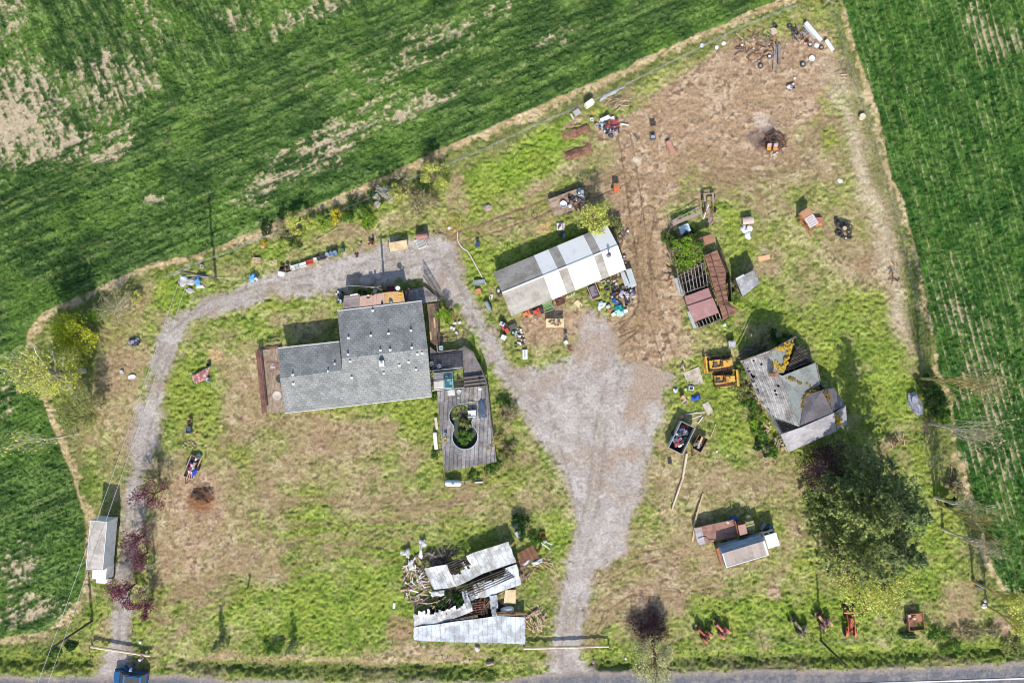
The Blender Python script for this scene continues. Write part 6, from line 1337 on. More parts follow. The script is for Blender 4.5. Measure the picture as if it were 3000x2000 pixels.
# burnt pile beside it and big burn pile
burn = [mat('charred', (84, 70, 64), .95, .4, 6), mat('rust_stick', (140, 92, 66), .9, .3, 5), dark_wood]
jumble(46, 590, 1452, 36, 24, .0, .6, mk_boards(.5, 1.6, burn, .08, .6, 0, 2.2), 'charred stick in the burnt brush pile near the loaded trailer', 'burnt brush pile', 'stick', 'stick', 61)
jumble(70, 2268, 415, 34, 34, .0, .9, mk_boards(.6, 1.6, burn, .07, .8), 'charred stick in the burn pile of the dirt yard', 'burn pile sticks', 'stick', 'stick', 62)
for x, lab in ((2249, 'left of the two yellow bottomed seats in the burn pile'), (2267.5, 'right of the two yellow bottomed seats in the burn pile')):
    t = thing('burnt_seat', lab, 'seat', P(x, 434), -.05); pb(t, 'cushion', paint((236, 170, 40) if x < 2260 else (226, 150, 66), .6), ((0, -.22, .5), (.62, .5, .2))); pb(t, 'backrest', paint((176, 150, 158), .6), ((0, .28, .7), (.62, .5, .16), dict(rx=.5))); pb(t, 'base', dark_metal, ((0, 0, .2), (.5, .7, .4)))
jumble(8, 2272, 452, 10, 6, 0, .2, mk_lumps([(226, 206, 206), (196, 170, 160)], .1, .2), 'pale rubbish bit at the foot of the burn pile', 'pale bits by the burn pile', 'rubbish', 'rubbish_bit', 63); tyre(2290, 428, .25, .1, 'burnt dark tyre at the right of the burn pile')
# --- debris in the north east corner
ge = 'tyres in the north east debris'
for x, y, r, rim, lab in ((2314, 77, .42, None, 'large worn tyre at the left of the corner debris'), (2325, 90, .42, None, 'dark tyre in front of the worn one in the corner debris'), (2334, 97, .3, None, 'small dark tyre beside the sheet metal in the corner debris'), (2373, 131, .38, (220, 220, 222), 'tyre with white rim below the long white beam'), (2406, 140, .38, (150, 150, 146), 'tyre with grey rim right of the white drum lid'), (2352, 189, .44, (190, 176, 150), 'tyre with tan rim beside the white dish'), (2254, 166, .36, (226, 226, 230), 'tyre with pale hub left of the long grey planks'), (2228, 194, .42, (180, 150, 132), 'tyre with brown rim at the left of the scrap boards')): tyre(x, y, r * .72, r * .3, lab, ge, 0, rim)
sheet([(2353, 75), (2362, 68), (2394, 112), (2386, 116)], .25, gsheet, 'blue grey sheet metal beside the long white beam', cat='metal sheet', name='metal_sheet'); board((2360, 66), (2406, 120), .45, .35, paint((232, 230, 230), .5), 'long white beam in the north east corner debris', z=.2, cat='beam', name='beam'); drum(2418, 120, .28, 1.9, (236, 236, 236), 'long white pipe lying right of the corner debris', 'pipe', 'pipe', lie=.58)
bag(2391, 134, .4, (230, 226, 224), 'white lump between two tyres in the corner debris', flat=.4)
jumble(26, 2340, 100, 22, 22, .05, .5, mk_boards(.5, 1.2, [dark_rust, dark_wood, grey_metal, rust_m], .1), 'dark scrap stick beside the tyres in the north east corner', 'scrap sticks in the north east corner', 'scrap', 'scrap_stick', 64); jumble(10, 2365, 126, 16, 8, .0, .2, mk_lumps([(226, 190, 170), (200, 170, 160), (120, 84, 80)], .12, .25), 'pinkish scrap lump below the corner sheet metal', 'scrap lumps in the north east corner', 'scrap', 'scrap_lump', 65)
t = thing('satellite_dish', 'white dish with a bent arm lying in the dirt of the north east corner', 'satellite dish', P(2377, 173)); q = MB(); q.lathe([(.02, .05), (.3, .1), (.46, .2), (.44, .22), (.02, .08)], 16); q.build('dish', paint((240, 240, 242), .4), t); q = MB(); q.tube([(-.2, -.2, .12), (-.75, -.85, .12)], .06, 6); q.build('arm', grey_metal, t)
for i, (a, b2) in enumerate((((2272, 130), (2268, 207)), ((2284, 128), (2282, 190)), ((2277, 120), (2273, 170)))): board(a, b2, .42 if i < 2 else .25, .08, grey_wood, 'long grey plank in the scrap boards of the dirt yard', z=.15 + .05 * i, group='long grey planks of the dirt yard')
sheet([(2257, 84), (2270, 80), (2280, 96), (2262, 104)], .3, mat('tan_sheet', (206, 184, 164), .8, .2, 3), 'tan panel tilted at the top of the scrap boards', cat='panel', name='panel'); bucket(2269, 80, .3, .4, (70, 70, 84), 'dark tub behind the tilted tan panel', name='tub', cat='tub')
jumble(60, 2215, 135, 62, 52, .0, .15, mk_boards(.4, 1.5, [brown_wood, pale_wood, grey_wood, rust_m, dark_wood], .12, .1), 'broken board bit scattered over the dirt yard', 'board bits over the dirt yard', 'board', 'board_bit', 66); jumble(24, 2240, 150, 70, 60, .0, .1, mk_lumps([(226, 206, 196), (196, 170, 160), (236, 232, 230), (150, 110, 96)], .08, .2), 'pale rubble bit scattered over the dirt yard', 'rubble bits over the dirt yard', 'rubble', 'rubble_bit', 67)
jumble(8, 2271, 118, 6, 26, .1, .3, mk_boards(.5, 1.2, [mat('rust_orange', (176, 118, 84)), brown_wood], .14, .2, 1.6, .8), 'orange brown board along the long grey planks', 'orange brown boards of the dirt yard', 'board', 'board', 68)
for x, y, c, lab in ((2056, 134, (236, 238, 240), 'white bag on the verge, left of three white bags by the fence'), (2099, 140, (236, 236, 236), 'white bag on the verge, middle of three white bags by the fence'), (2119, 129, (238, 240, 246), 'white bag on the verge, right of three white bags by the fence')): bag(x, y, .34, c, lab, 'white bags on the north verge', flat=.35)
bag(2327, 230, .22, (232, 226, 226), 'small white pail like bag above the seat heap in the dirt yard'); jumble(9, 2318, 254, 10, 7, .05, .35, mk_lumps([(236, 236, 238), (226, 228, 234), (96, 110, 120), (190, 120, 100)], .18, .32), 'white broken appliance piece in the middle of the dirt yard', 'broken appliance pieces of the dirt yard', 'scrap', 'appliance_piece', 69)
drum(2523, 344, .45, .5, (226, 206, 180), 'round tan water tank lid beside the eastern fence', 'tank', 'tank'); bag(2460, 530, .4, (230, 230, 226), 'white bag on the straw in the eastern yard', flat=.3)
jumble(14, 2470, 205, 18, 26, .0, .12, mk_boards(.5, 1.2, [brown_wood, pale_wood, grey_wood], .1, .1), 'stray branch on the ground by the top of the eastern fence', 'stray branches by the eastern fence', 'branch', 'branch', 70)
jumble(12, 2620, 800, 14, 34, .05, .3, mk_boards(.5, 1.2, [brown_wood, dark_wood, rust_m], .12), 'dead wood piece by the eastern fence', 'dead wood by the eastern fence', 'wood', 'dead_wood', 71)
# pipe trailer at the very top
t = thing('irrigation_pipe_trailer', 'pale pipes on a small wheel frame at the top corner of the yard', 'trailer', P(2405, 6), .0); pb(t, 'pipe', grey_metal, ((-.6, .35, .6), (2.2, .12, .12)), ((.6, .05, .6), (2.6, .12, .12), dict(rz=-.4))); pb(t, 'frame', dark_rust, ((0, 0, .4), (.2, 1.0, .1))); wheel(t, 0, .3, .35, .2, rim=rust_m)
# --- heap by the north fence
gh = 'rubbish heap south of the north fence'
cabinet(1725, 309, 1.35, .7, 1.2, 35, (240, 226, 206), 'tall white freezer standing by the north fence', 'freezer', 'freezer'); cabinet(1690, 331, .95, .8, .4, 30, (180, 172, 172), 'grey cabinet top lying left of the freezer', 'cabinet', 'cabinet'); board((1672, 334), (1681, 350), .25, .2, paint((206, 204, 200)), 'white plank at the left of the grey cabinet', z=.1); jumble(5, 1730, 328, 8, 6, .0, .25, mk_boards(.3, .7, [mat('orange_wood', (206, 152, 84), .8, .2, 4), brown_wood], .12), 'orange wood piece below the freezer', 'orange wood by the freezer', 'wood', 'wood_piece', 72); bin_(1733, 352, .4, .4, .3, 10, (236, 230, 224), 'small white box near the rubbish heap', name='box', cat='box'); bin_(1747, 369, .45, .4, .35, 40, (206, 200, 180), 'small cream box at the left of the rubbish heap', name='box', cat='box')
sheet([(1758, 349), (1784, 337), (1788, 346), (1764, 358)], (.7, .8, .5, .4), paint((240, 240, 244), .5), 'white refrigerator door on top of the rubbish heap', .25, 'refrigerator door', 'refrigerator_door'); sheet([(1787, 344), (1799, 340), (1801, 350), (1791, 353)], .5, paint((236, 232, 236), .5), 'white square panel beside the refrigerator door', .2, 'panel', 'panel')
q = MB(); rr = random.Random(5)
for i in range(26): p = P(1794 + rr.gauss(0, 9), 365 + rr.gauss(0, 6), rr.uniform(.3, .7)); a = rr.uniform(0, 6); q.tube([p, p + Vector((math.cos(a), math.sin(a), .2)) * .4, p + Vector((math.cos(a + 1), math.sin(a + 1), 0)) * .6], .05, 5)
tag(q.build('red_hose', paint((206, 92, 88), .5)), 'tangled red hose on the rubbish heap', 'hose')
jumble(60, 1784, 372, 34, 26, .05, .6, mk_lumps([(70, 76, 96), (120, 130, 140), (206, 214, 226), (60, 66, 74), (150, 156, 170), (170, 190, 220), (84, 80, 84)], .12, .3), 'rubbish item in the heap with the red hose', gh, 'rubbish', 'rubbish_item', 73, .5); bag(1789, 398, .45, (60, 66, 80), 'big black bag at the bottom of the red hose heap'); board((1818, 363), (1842, 367), .2, .1, paint((226, 226, 236)), 'white plank at the right of the red hose heap', z=.2)
jumble(40, 1808, 300, 40, 18, .0, .35, mk_boards(.5, 1.5, [grey_wood, brown_wood, pale_wood], .1, .3, .45, 1.6), 'grey branch in the brush pile by the north fence', 'brush pile by the north fence', 'branch', 'branch', 74)
tarp('plastic_sheet', [(1752, 302), (1768, 280), (1830, 254), (1800, 275)], .03, mat('thin_plastic', (186, 190, 186), .6, .2, 4), 'thin grey plastic strip along the north fence', 'plastic sheet', None, .06, hump=.05)
bin_(1911, 405, .7, .6, .55, 0, (92, 96, 108), 'dark box on the dirt track, the lower of two', fill=(170, 170, 180)); bin_(1911, 365, .75, .6, .5, 0, (100, 84, 80), 'dark box on the dirt track, the upper of two', fill=(82, 70, 68)); q = MB(); q.tube([P(1910, 372, .1), P(1911, 402, .1)], .03, 5); tag(q.build('rope', dark_metal), 'thin dark rope between the two dark boxes', 'rope'); jumble(5, 1866, 397, 6, 14, .0, .2, mk_boards(.5, 1.0, [grey_metal, dark_metal], .1, .2, -1, 1), 'bent grey metal strip on the dirt track', 'bent metal strips', 'scrap', 'metal_strip', 75)
cabinet(1962, 432, .75, 1.9, .45, 25, (186, 134, 118), 'rust pink metal box lying alone on the dirt', 'box', 'metal_box'); 
t = thing('log_splitter', 'orange painted machine with a flat front standing alone on the dirt track', 'machine', P(1804, 552)); pb(t, 'body', paint((206, 110, 70), .6), ((0, .2, .5), (.9, .7, 1.0)), ((0, -.3, .25), (.8, .5, .5))); pb(t, 'top_panel', mat('rust_orange', (176, 118, 84)), ((0, .2, 1.03), (.95, .72, .06)))
for y in (-.5, .5): wheel(t, y, .0, .22, .14)
cabinet(1642, 665, 1.15, 1.1, .25, 0, (226, 220, 218), 'white crate with red and black clutter behind the workshop', 'crate', 'crate'); jumble(12, 1642, 665, 10, 9, .3, .4, mk_lumps([(214, 110, 96), (60, 58, 58), (236, 236, 236)], .08, .17), 'small clutter piece on the white crate behind the workshop', 'clutter on the white crate', 'clutter', 'clutter_piece', 76); jumble(8, 1645, 688, 12, 8, .0, .25, mk_lumps([(100, 116, 136), (70, 80, 96), (150, 160, 170)], .14, .28), 'bluish scrap below the white crate', 'bluish scrap behind the workshop', 'scrap', 'scrap_piece', 77)
q = MB(); q.torus((0, 0, .1), .44, .04, None, 18, 5); tag(q.build('iron_hoop', dark_rust, None, loc=P(1566, 632)), 'thin rusty hoop lying on the dirt track behind the workshop', 'hoop'); q = MB(); q.blob((0, 0, .2), (.6, .5, .3), .35, 10, 6); tag(q.build('tree_stump', mat('stump', (176, 156, 146), .95, .3, 5), None, loc=P(1428, 611)), 'pale root stump in the green grass north of the dirt track', 'stump')
# raised beds
for x, y, lab in ((1688, 388, 'upper of the two brown raised beds in the northern grass'), (1695, 447, 'lower of the two brown raised beds in the northern grass')):
    q = MB(); rr = random.Random(int(y))
    f0 = lambda u, v: Vector(((u - .5) * 4.4, (v - .5) * 1.6, .28 * math.sin(PI * u) ** .4 * math.sin(PI * v) ** .5 + rr.uniform(-.05, .05)))
    q.patch(f0, 22, 10, .1); o = q.build('raised_bed', mat('bed_soil', (150, 112, 86), .95, .4, 6, c2=(110, 80, 64)), None, loc=P(x, y), rz=.33); tag(o, lab, 'soil bed')
# --- items near the tall pole
tarp('tarpaulin', [(576, 804), (604, 806), (604, 812), (578, 812)], .1, mat('bright_blue', (28, 76, 196)), 'dark blue tarpaulin under the tall utility pole', 'tarpaulin', None, .15); tarp('tarpaulin', [(570, 815), (588, 816), (588, 836), (576, 838)], .1, mat('sky_blue_tarp', (110, 176, 226), .5, .15, 3), 'light blue tarpaulin below the dark blue one', 'tarpaulin', None, .12); tarp('plastic_sheet', [(528, 808), (550, 812), (548, 822), (530, 820)], .05, mat('white_plastic', (222, 226, 236)), 'white plastic at the foot of the pole crossarm', 'plastic sheet', None, .1); tarp('plastic_sheet', [(524, 818), (566, 812), (574, 832), (530, 840)], .03, mat('grey_plastic', (186, 180, 180), .6, .25, 3), 'greyish ground cloth left of the light blue tarpaulin', 'ground cloth', None, .06); tarp('plastic_sheet', [(541, 844), (564, 843), (574, 856), (552, 860)], .03, mat('grey_plastic', (186, 180, 180)), 'greyish ground cloth below the white boards', 'ground cloth', None, .08)
for i in range(4): board((572 + i, 838 + i * 2), (594 + i * 2, 836 + i * 2), .12, .06, cream, 'white board stacked below the light blue tarpaulin', z=.1, group='white boards by the pole')
bin_(595, 782, .4, .4, .5, 0, (228, 224, 216), 'small white pail by the fence left of the tall pole shadow', name='pail', cat='pail')
tarp('tarpaulin', [(731, 803), (749, 800), (754, 824), (735, 828)], .3, mat('sky_blue_tarp', (110, 176, 226)), 'light blue tarpaulin over a lump by the gravel edge', 'tarpaulin', None, .1, hump=.3); chair(751, 817, 40, (238, 240, 242), 'white plastic chair tipped beside the blue tarpaulin lump', z=.2, tip=.5)
t = pallet(754, 763, 1.2, .85, -6, 'pale slatted crate on the grass, left of two pale crates', tall=3); t = pallet(801, 769, 1.2, .75, 14, 'pale slatted pallet on the grass, right of the pale crate'); cabinet(826, 803, .95, .65, .35, -10, (240, 238, 232), 'white panelled box at the gravel edge below the container row', 'box', 'box')
board((930, 703), (992, 665), .12, .08, pale_wood, 'long pale pole lying in the weeds north of the container row', z=.1, cat='pole', name='pole'); bag(770, 722, .35, (206, 150, 110), 'orange brown lump in the weeds above the pale crates', flat=.5)
jumble(20, 395, 1003, 20, 15, .05, .4, mk_lumps([(176, 176, 186), (120, 116, 124), (206, 206, 214), (70, 72, 96)], .15, .35), 'grey rubbish piece in the heap inside the lane bend', 'grey heap inside the lane bend', 'rubbish', 'rubbish_piece', 78); drum(358, 1089, .28, .3, (200, 206, 206), 'pale grey tub on the grass left of the lane', name='tub', cat='tub'); t = thing('sled', 'white oval dish lying on the grass left of the lane', 'sled', P(388, 1104), .2); q = MB(); q.lathe([(.02, .06), (.5, .08), (.62, .2), (.58, .2), (.02, .1)], 16); o = q.build('tray', cream, t); o.scale = (1, .6, 1)
tarp('canopy_cloth', [(562, 1100), (618, 1072), (608, 1108), (578, 1124)], .15, mat('red_stripe_cloth', (178, 104, 104), .8, .2, 2.5, c2=(214, 180, 170), s2=2.0, stretch=(1, .25, 1)), 'crumpled red striped awning cloth on the lawn west of the house', 'cloth', None, .14); q = MB(); q.tube([P(562, 1100, .1), P(572, 1124, .1)], .06, 6); tag(q.build('awning_rod', cream), 'white rod at the edge of the red awning cloth', 'rod'); chair(604, 1108, 70, (226, 230, 240), 'pale striped chair lying by the red awning cloth', tip=1.2); bucket(613, 1067, .28, .4, (70, 80, 80), 'dark bucket above the red awning cloth')
# --- patio things
t = thing('wagon', 'dark red wagon in the shade north of the patio', 'wagon', P(1145, 845), 0); pb(t, 'tray', paint((150, 30, 62), .5), ((0, 0, .4), (1.15, .65, .06))); pb(t, 'rim', paint((196, 130, 140), .5), ((0, .34, .46), (1.2, .05, .12)), ((0, -.34, .46), (1.2, .05, .12)), ((.6, 0, .46), (.05, .64, .12)), ((-.6, 0, .46), (.05, .64, .12)))
for x in (-.4, .4):
    for y in (-.36, .36): wheel(t, x, y, .15, .08)
chair(1101, 853, 80, (206, 226, 226), 'pale chair in the shade beside the red wagon'); bucket(1080, 870, .3, .35, (206, 196, 196), 'pale bucket with dark inside on the patio roof', z=2.76); bucket(1093, 862, .18, .25, (176, 40, 50), 'small red bucket on the patio roof', z=2.76); chair(1174, 863, 170, (240, 196, 30), 'yellow plastic chair on the patio roof', z=2.76); bag(1145, 884, .3, (96, 130, 140), 'teal grey bundle on the patio roof beside the house eave', z=2.76); bucket(1120, 888, .15, .2, (50, 46, 46), 'small black pot on the patio roof', z=2.76); board((1026, 865), (1048, 861), .18, .1, cream, 'white plank on the patio roof edge', z=2.76); board((1198, 844), (1189, 884), .28, .08, mat('red_board', (150, 84, 84), .8, .2, 3), 'red brown plank leaning at the east end of the patio', z=1.2)
jumble(26, 996, 868, 11, 20, .1, .7, mk_lumps([(70, 72, 86), (206, 206, 214), (110, 120, 140), (50, 50, 60), (226, 226, 230)], .14, .3), 'bagged oddment heaped at the west end of the patio', 'oddments at the west end of the patio', 'oddment', 'oddment', 79); cabinet(1002, 872, .6, .6, .8, 5, (176, 180, 180), 'grey washer with a round black door at the west end of the patio', 'washer', 'washer', top=(60, 60, 64))
for x, y, c, lab in ((1055, 855, (110, 84, 60), 'brown leafy pot in the patio shade'), (1070, 857, (96, 96, 60), 'second leafy pot in the patio shade')): bucket(x, y, .3, .4, c, lab, name='pot', cat='pot')
q = MB(); q.lathe([(.02, .02), (.55, .06), (.68, .16), (.66, .18), (.02, .08)], 20); q.tube([(0, 0, -.9), (0, 0, .05)], .06, 6); tag(q.build('satellite_dish', mat('pale_dish', (206, 194, 180), .6, .1, 3), None, loc=P(812.5, 1158, 2.3)), 'large round pale dish on a post at the west deck', 'satellite dish')
q = MB(); q.tube([(0, 0, 0), (0, 0, 1.6)], .03, 5)
for i in range(4): q.beam((-.6 + i * .1, -.3 + i * .2, 1.5), (.3 - i * .1, -.3 + i * .2 + .05, 1.5), .05, .04)
tag(q.build('tv_antenna', cream, None, loc=P(812, 1072, 2.6)), 'white television antenna at the west gable of the grey house', 'antenna')
# pool deck things
chair(1346, 1146, -30, (206, 216, 216), 'pale chair on the pool deck beside the pergola', z=1.05); t = cabinet(1322, 1150, 1.05, .85, .12, 5, (206, 206, 200), 'pale square mat on the pool deck beside the grey house', 'mat', 'mat', z=1.07); bag(1342, 1164, .14, (226, 226, 230), 'tiny white bag on the pool deck', z=1.05)
q = MB(); q.lathe([(.04, 0), (.04, 2.0), (.26, 2.02), (.02, 2.16)], 12); tag(q.build('lamp_globe', cream, None, loc=P(1408, 1136, 1.05)), 'white round post lamp at the north east of the pool deck', 'lamp'); bucket(1306, 1271, .2, .4, (230, 230, 232), 'white bucket left of the lower pool circle', z=1.07); q = MB(); q.tube([P(1379, 1140, 1.1), P(1370, 1168, 1.1)], .03, 5); tag(q.build('yellow_pole', paint((216, 186, 90))), 'thin yellow pole lying on the pool deck', 'pole'); q = MB(); q.tube([P(1358, 1179, 1.12), P(1390, 1176, 1.12), P(1405, 1183, 1.12)], .035, 5); tag(q.build('hose', paint((226, 214, 150))), 'pale hose draped along the top of the pool', 'hose')
q = MB(); q.torus((0, 0, .05), .35, .03, None, 16, 5); q.torus((.1, .1, .1), .3, .03, None, 16, 5); tag(q.build('hose_coil', paint((226, 200, 110)), None, loc=P(1303, 1289, 1.06)), 'yellow coiled hose at the west edge of the pool deck', 'hose')
q = MB(); q.box((0, 0, .35), (.62, 2.7, .5), top=.9); q.box((0, 0, .62), (.5, 2.5, .08)); tag(q.build('storage_chest', cream, None, loc=P(1277, 1290), rz=.1), 'long white chest outside the west edge of the pool deck', 'chest'); board((1276, 1222), (1281, 1258), .4, .2, mat('pale_plank', (216, 204, 196), .8, .15, 3), 'pale plank outside the west edge of the pool deck', z=.2)
for x, y, lab in ((1266, 1064, 'white tub chair in the shade of the east wall, upper'), (1288, 1071, 'white tub chair in the shade of the east wall, lower')): chair(x, y, 30, (210, 214, 220), lab, z=1.25)
cabinet(1293, 1019, .6, .6, .7, 0, (176, 200, 206), 'pale blue box at the walkway corner of the upper deck', 'box', 'box', z=.6); board((1390, 1414), (1416, 1412), .3, .15, cream, 'white board in the low frame beside the propane tank', z=.1); board((1272, 930), (1274, 960), .25, .05, pale_wood, 'pale plank on the walkway, the upper of two', z=.62); board((1261, 970), (1263, 995), .25, .05, pale_wood, 'pale plank on the walkway, the lower of two', z=.62)
# --- centre right yard
sheet([(2002, 1092), (2048, 1073), (2061, 1122), (2018, 1128)], .12, mat('tan_slab', (206, 194, 176), .8, .15, 3, c2=(176, 162, 142)), 'large tan slab lying left of the bulldozers', .1, 'slab', 'slab'); sheet([(2057, 1184), (2075, 1175), (2090, 1204), (2075, 1216)], .25, mat('tan_slab', (206, 194, 176)), 'tan panel lying below the blue tarpaulin scrap', .06, 'panel', 'panel'); tarp('tarpaulin', [(2022, 1162), (2050, 1156), (2052, 1166), (2028, 1174)], .05, mat('bright_blue', (28, 76, 196)), 'scrap of blue tarpaulin on the grass below the tan slab', 'tarpaulin', None, .12)
t = thing('television', 'boxy television with a white frame lying in the grass below the tan slab', 'television', P(2023, 1136), -.1); pb(t, 'cabinet', paint((226, 226, 230)), ((0, 0, .22), (.75, .6, .44))); pb(t, 'screen', glass, ((0, -.02, .455), (.5, .38, .03))); drum(1998, 1163, .33, .9, (216, 168, 140), 'tan rusty drum beside the gravel', name='drum'); bin_(2005, 1177, .75, .55, .3, 40, (226, 206, 186), 'cream framed box below the tan drum', name='box', cat='box'); drum(1996, 1220, .33, .35, (206, 160, 122), 'low brown drum in the shade of the rubbish trailer', name='drum'); bag(2008, 1139, .18, (206, 226, 206), 'pale green bag left of the television'); tarp('plastic_sheet', [(1972, 1138), (1984, 1140), (1982, 1150), (1974, 1150)], .03, mat('white_plastic', (222, 226, 236)), 'white plastic scrap at the gravel edge', 'plastic sheet', None, .1)
for a, b2, lab in (((2010, 1213), (2064, 1207), 'long white pole pointing at the tan panel'), ((2022, 1228), (2056, 1216), 'grey pole below the long white pole'), ((2045, 1240), (2060, 1220), 'short white plank below the tan panel'), ((2097, 1242), (2082, 1282), 'thin pale pole lying in the grass east of the small trailer')): board(a, b2, .12, .08, pale_wood if 'thin' in lab else cream, lab, z=.1, cat='pole', name='pole')
jumble(10, 2006, 1072, 16, 14, .0, .2, mk_boards(.5, 1.2, [grey_wood, brown_wood, pale_wood], .2), 'short plank scattered above the tan slab', 'planks above the tan slab', 'plank', 'plank', 80)
cabinet(1961, 1351, .55, .6, .35, 0, (230, 226, 232), 'white box with a dark slot on the grass at the gravel edge', 'box', 'box', top=(60, 56, 60)); q = MB(); q.tube([P(2012, 1328, .2), P(2000, 1400, .2), P(1968, 1492, .2)], [.2, .18, .14], 8); tag(q.build('log', mat('bare_log', (214, 186, 156))), 'long bare log lying in the grass above the flatbed truck', 'log'); board((2060, 1444), (2032, 1540), .22, .08, pale_wood, 'long pale plank leaning at the tail of the rusty flatbed truck', z=.1, z2=.6); board((2034, 1552), (2029, 1586), .25, .06, pale_wood, 'short pale plank behind the rusty flatbed truck', z=.1)
drum(2138, 1516, .33, .95, (24, 96, 200), 'bright blue barrel lying behind the rusty flatbed truck', 'barrel', 'barrel', lie=1.35); drum(2240, 1530, .3, 1.2, (150, 150, 160), 'grey drum lying in the shadow beyond the truck cabs', lie=-.6); bin_(2254, 1541, .5, .5, .6, 20, (96, 130, 146), 'grey blue box beside the white truck cab', fill=(110, 146, 160)); bag(2131, 1528, .25, (226, 206, 216), 'pink white bag on the rusty flatbed truck', z=1.15)
bag(2100, 1320 - 0, .001 + .2, (232, 232, 232), 'tiny white bag in the grass right of the small trailer'); cabinet(2216, 1312, .6, .45, .3, -15, (232, 236, 238), 'white box in the weeds below the derelict farmhouse', 'box', 'box')
t = thing('tool_chest', 'pinkish rusty cabinet with rounded lid on the east lawn', 'cabinet', P(2186, 648), .12); q = MB()
for i in range(7): a0, a1 = i * PI / 7, (i + 1) * PI / 7; q.beam((0, .55 * math.cos(a0), .7 + .25 * math.sin(a0)), (0, .55 * math.cos(a1), .7 + .25 * math.sin(a1)), 1.7, .06) if False else q.slab([(-.85, .55 * math.cos(a0), .75 + .3 * math.sin(a0)), (.85, .55 * math.cos(a0), .75 + .3 * math.sin(a0)), (.85, .55 * math.cos(a1), .75 + .3 * math.sin(a1)), (-.85, .55 * math.cos(a1), .75 + .3 * math.sin(a1))], .04)
q.build('lid', mat('pinkish_metal', (206, 182, 168), .6, .15, 3), t); pb(t, 'body', mat('pinkish_metal', (206, 182, 168)), ((0, 0, .38), (1.65, 1.05, .76)))
jumble(16, 2192, 678, 18, 20, .0, .35, lambda rr, px, py, z, lab, g, cat, nm: bag(px, py, rr.uniform(.26, .42), (238, 240, 244), lab, g, z, flat=.6), 'white sack in the heap below the pinkish cabinet', 'white sacks below the pinkish cabinet', 'sack', 'sack', 81)
t = thing('farm_machine', 'rusty threshing machine with tan hood and white ribbed panel on the east lawn', 'farm machine', P(2352, 645), math.radians(32)); pb(t, 'hood', mat('tan_rust', (190, 142, 104), .7, .15, 2), ((.35, .75, 1.5), (1.6, 1.15, .12)), ((.35, .75, 1.0), (1.4, 1.0, 1.0))); pb(t, 'panel', paint((236, 226, 226), .6), ((.7, -.75, .75), (1.5, 1.6, .1))); pb(t, 'panel_rib', dark_rust, *[((.7, -1.3 + i * .35, .82), (1.2, .06, .05)) for i in range(5)]); pb(t, 'frame', mat('rust_orange', (176, 118, 84)), ((-.5, -.9, .6), (.16, 3.6, .16)), ((-.15, -.7, .8), (.1, 2.8, .12)), ((-.7, .2, .7), (.9, .12, .12)), ((-.6, -.1, .5), (1.0, .12, .3))); 
for y in (-.8, .8): wheel(t, -.2, y, .45, .12, rust_m, rust_m)
t = thing('implement_hood', 'red brown tapered metal hood beside the threshing machine', 'machine part', P(2394, 647), 0); q = MB(); q.box((0, 0, .3), (1.4, 1.2, .6), top=.7); q.build('shell', mat('red_hood', (190, 116, 94), .6, .15, 2), t); pb(t, 'lip', mat('pale_orange', (226, 150, 110)), ((0, -.6, .1), (1.5, .12, .14)))
gt = 'tyre pile on the east lawn'
for i, (x, y, r, z) in enumerate(((2451, 643, .36, 0), (2457, 660, .46, .25), (2456, 683, .46, .1), (2473, 669, .55, .5), (2488, 680, .42, .3), (2492, 663, .3, .35), (2489, 694, .34, 0), (2466, 690, .4, .15), (2478, 655, .42, .1))): tyre(x, y, r * .72, r * .3, 'black tyre in the pile on the east lawn', gt, R.uniform(-.3, .3), None, z)
tyre(2474, 669, .38, .12, 'tan rimmed tyre on top of the tyre pile', None, 0, (206, 184, 140), .95); tyre(2477, 698, .2, .09, 'small tyre with pink hub at the foot of the tyre pile', None, 0, (214, 180, 170))
board((2222, 759), (2255, 752), .75, .05, mat('peach_ply', (236, 184, 136), .7, .1, 3), 'peach plywood sheet on the grass north of the small shed', z=.08, name='plywood_sheet', cat='plywood sheet'); bag(2122, 951, .3, (222, 222, 226), 'white bag at the corner of the ruined shed', flat=.6)
# frame of long pipes and the white box above the ruined shed
t = thing('ladder', 'long rusty ladder frame lying in the shade above the ruined shed', 'ladder', P(2010, 628), 0)
q = MB(); q.beam(P(1960, 652, 1.0), P(2052, 605, 1.1), .08, .08); q.build('rail', grey_metal, t, True); q = MB(); q.beam(P(1964, 666, .9), P(2058, 622, 1.0), .08, .08); q.build('rail', grey_metal, t, True)
q = MB()
for i in range(8): q.beam(lerp(P(1960, 652, 1.0), P(2052, 605, 1.1), i / 7), lerp(P(1964, 666, .9), P(2058, 622, 1.0), i / 7), .05, .05)
q.build('rung', grey_metal, t, True)
board((1971, 656), (2042, 628), .5, .12, mat('mauve_beam', (170, 146, 140), .85, .2, 4), 'wide mauve beam lying inside the ladder frame', z=.9, cat='beam', name='beam'); board((1969, 652), (1953, 698), .22, .1, brown_wood, 'brown post leaning at the left of the ladder frame', z=.2, z2=.6, cat='post', name='post'); cabinet(2002, 673, 1.5, 1.2, .9, 22, (198, 212, 222), 'pale blue white chest freezer above the ruined shed', 'freezer', 'chest_freezer'); bucket(2003, 711, .35, .6, (70, 160, 210), 'sky blue tub among the weeds of the ruined shed', name='tub', cat='tub')
t = thing('old_wagon', 'wrecked wooden wagon frame with wheels above the ladder frame', 'wagon', P(2074, 600), math.radians(95))
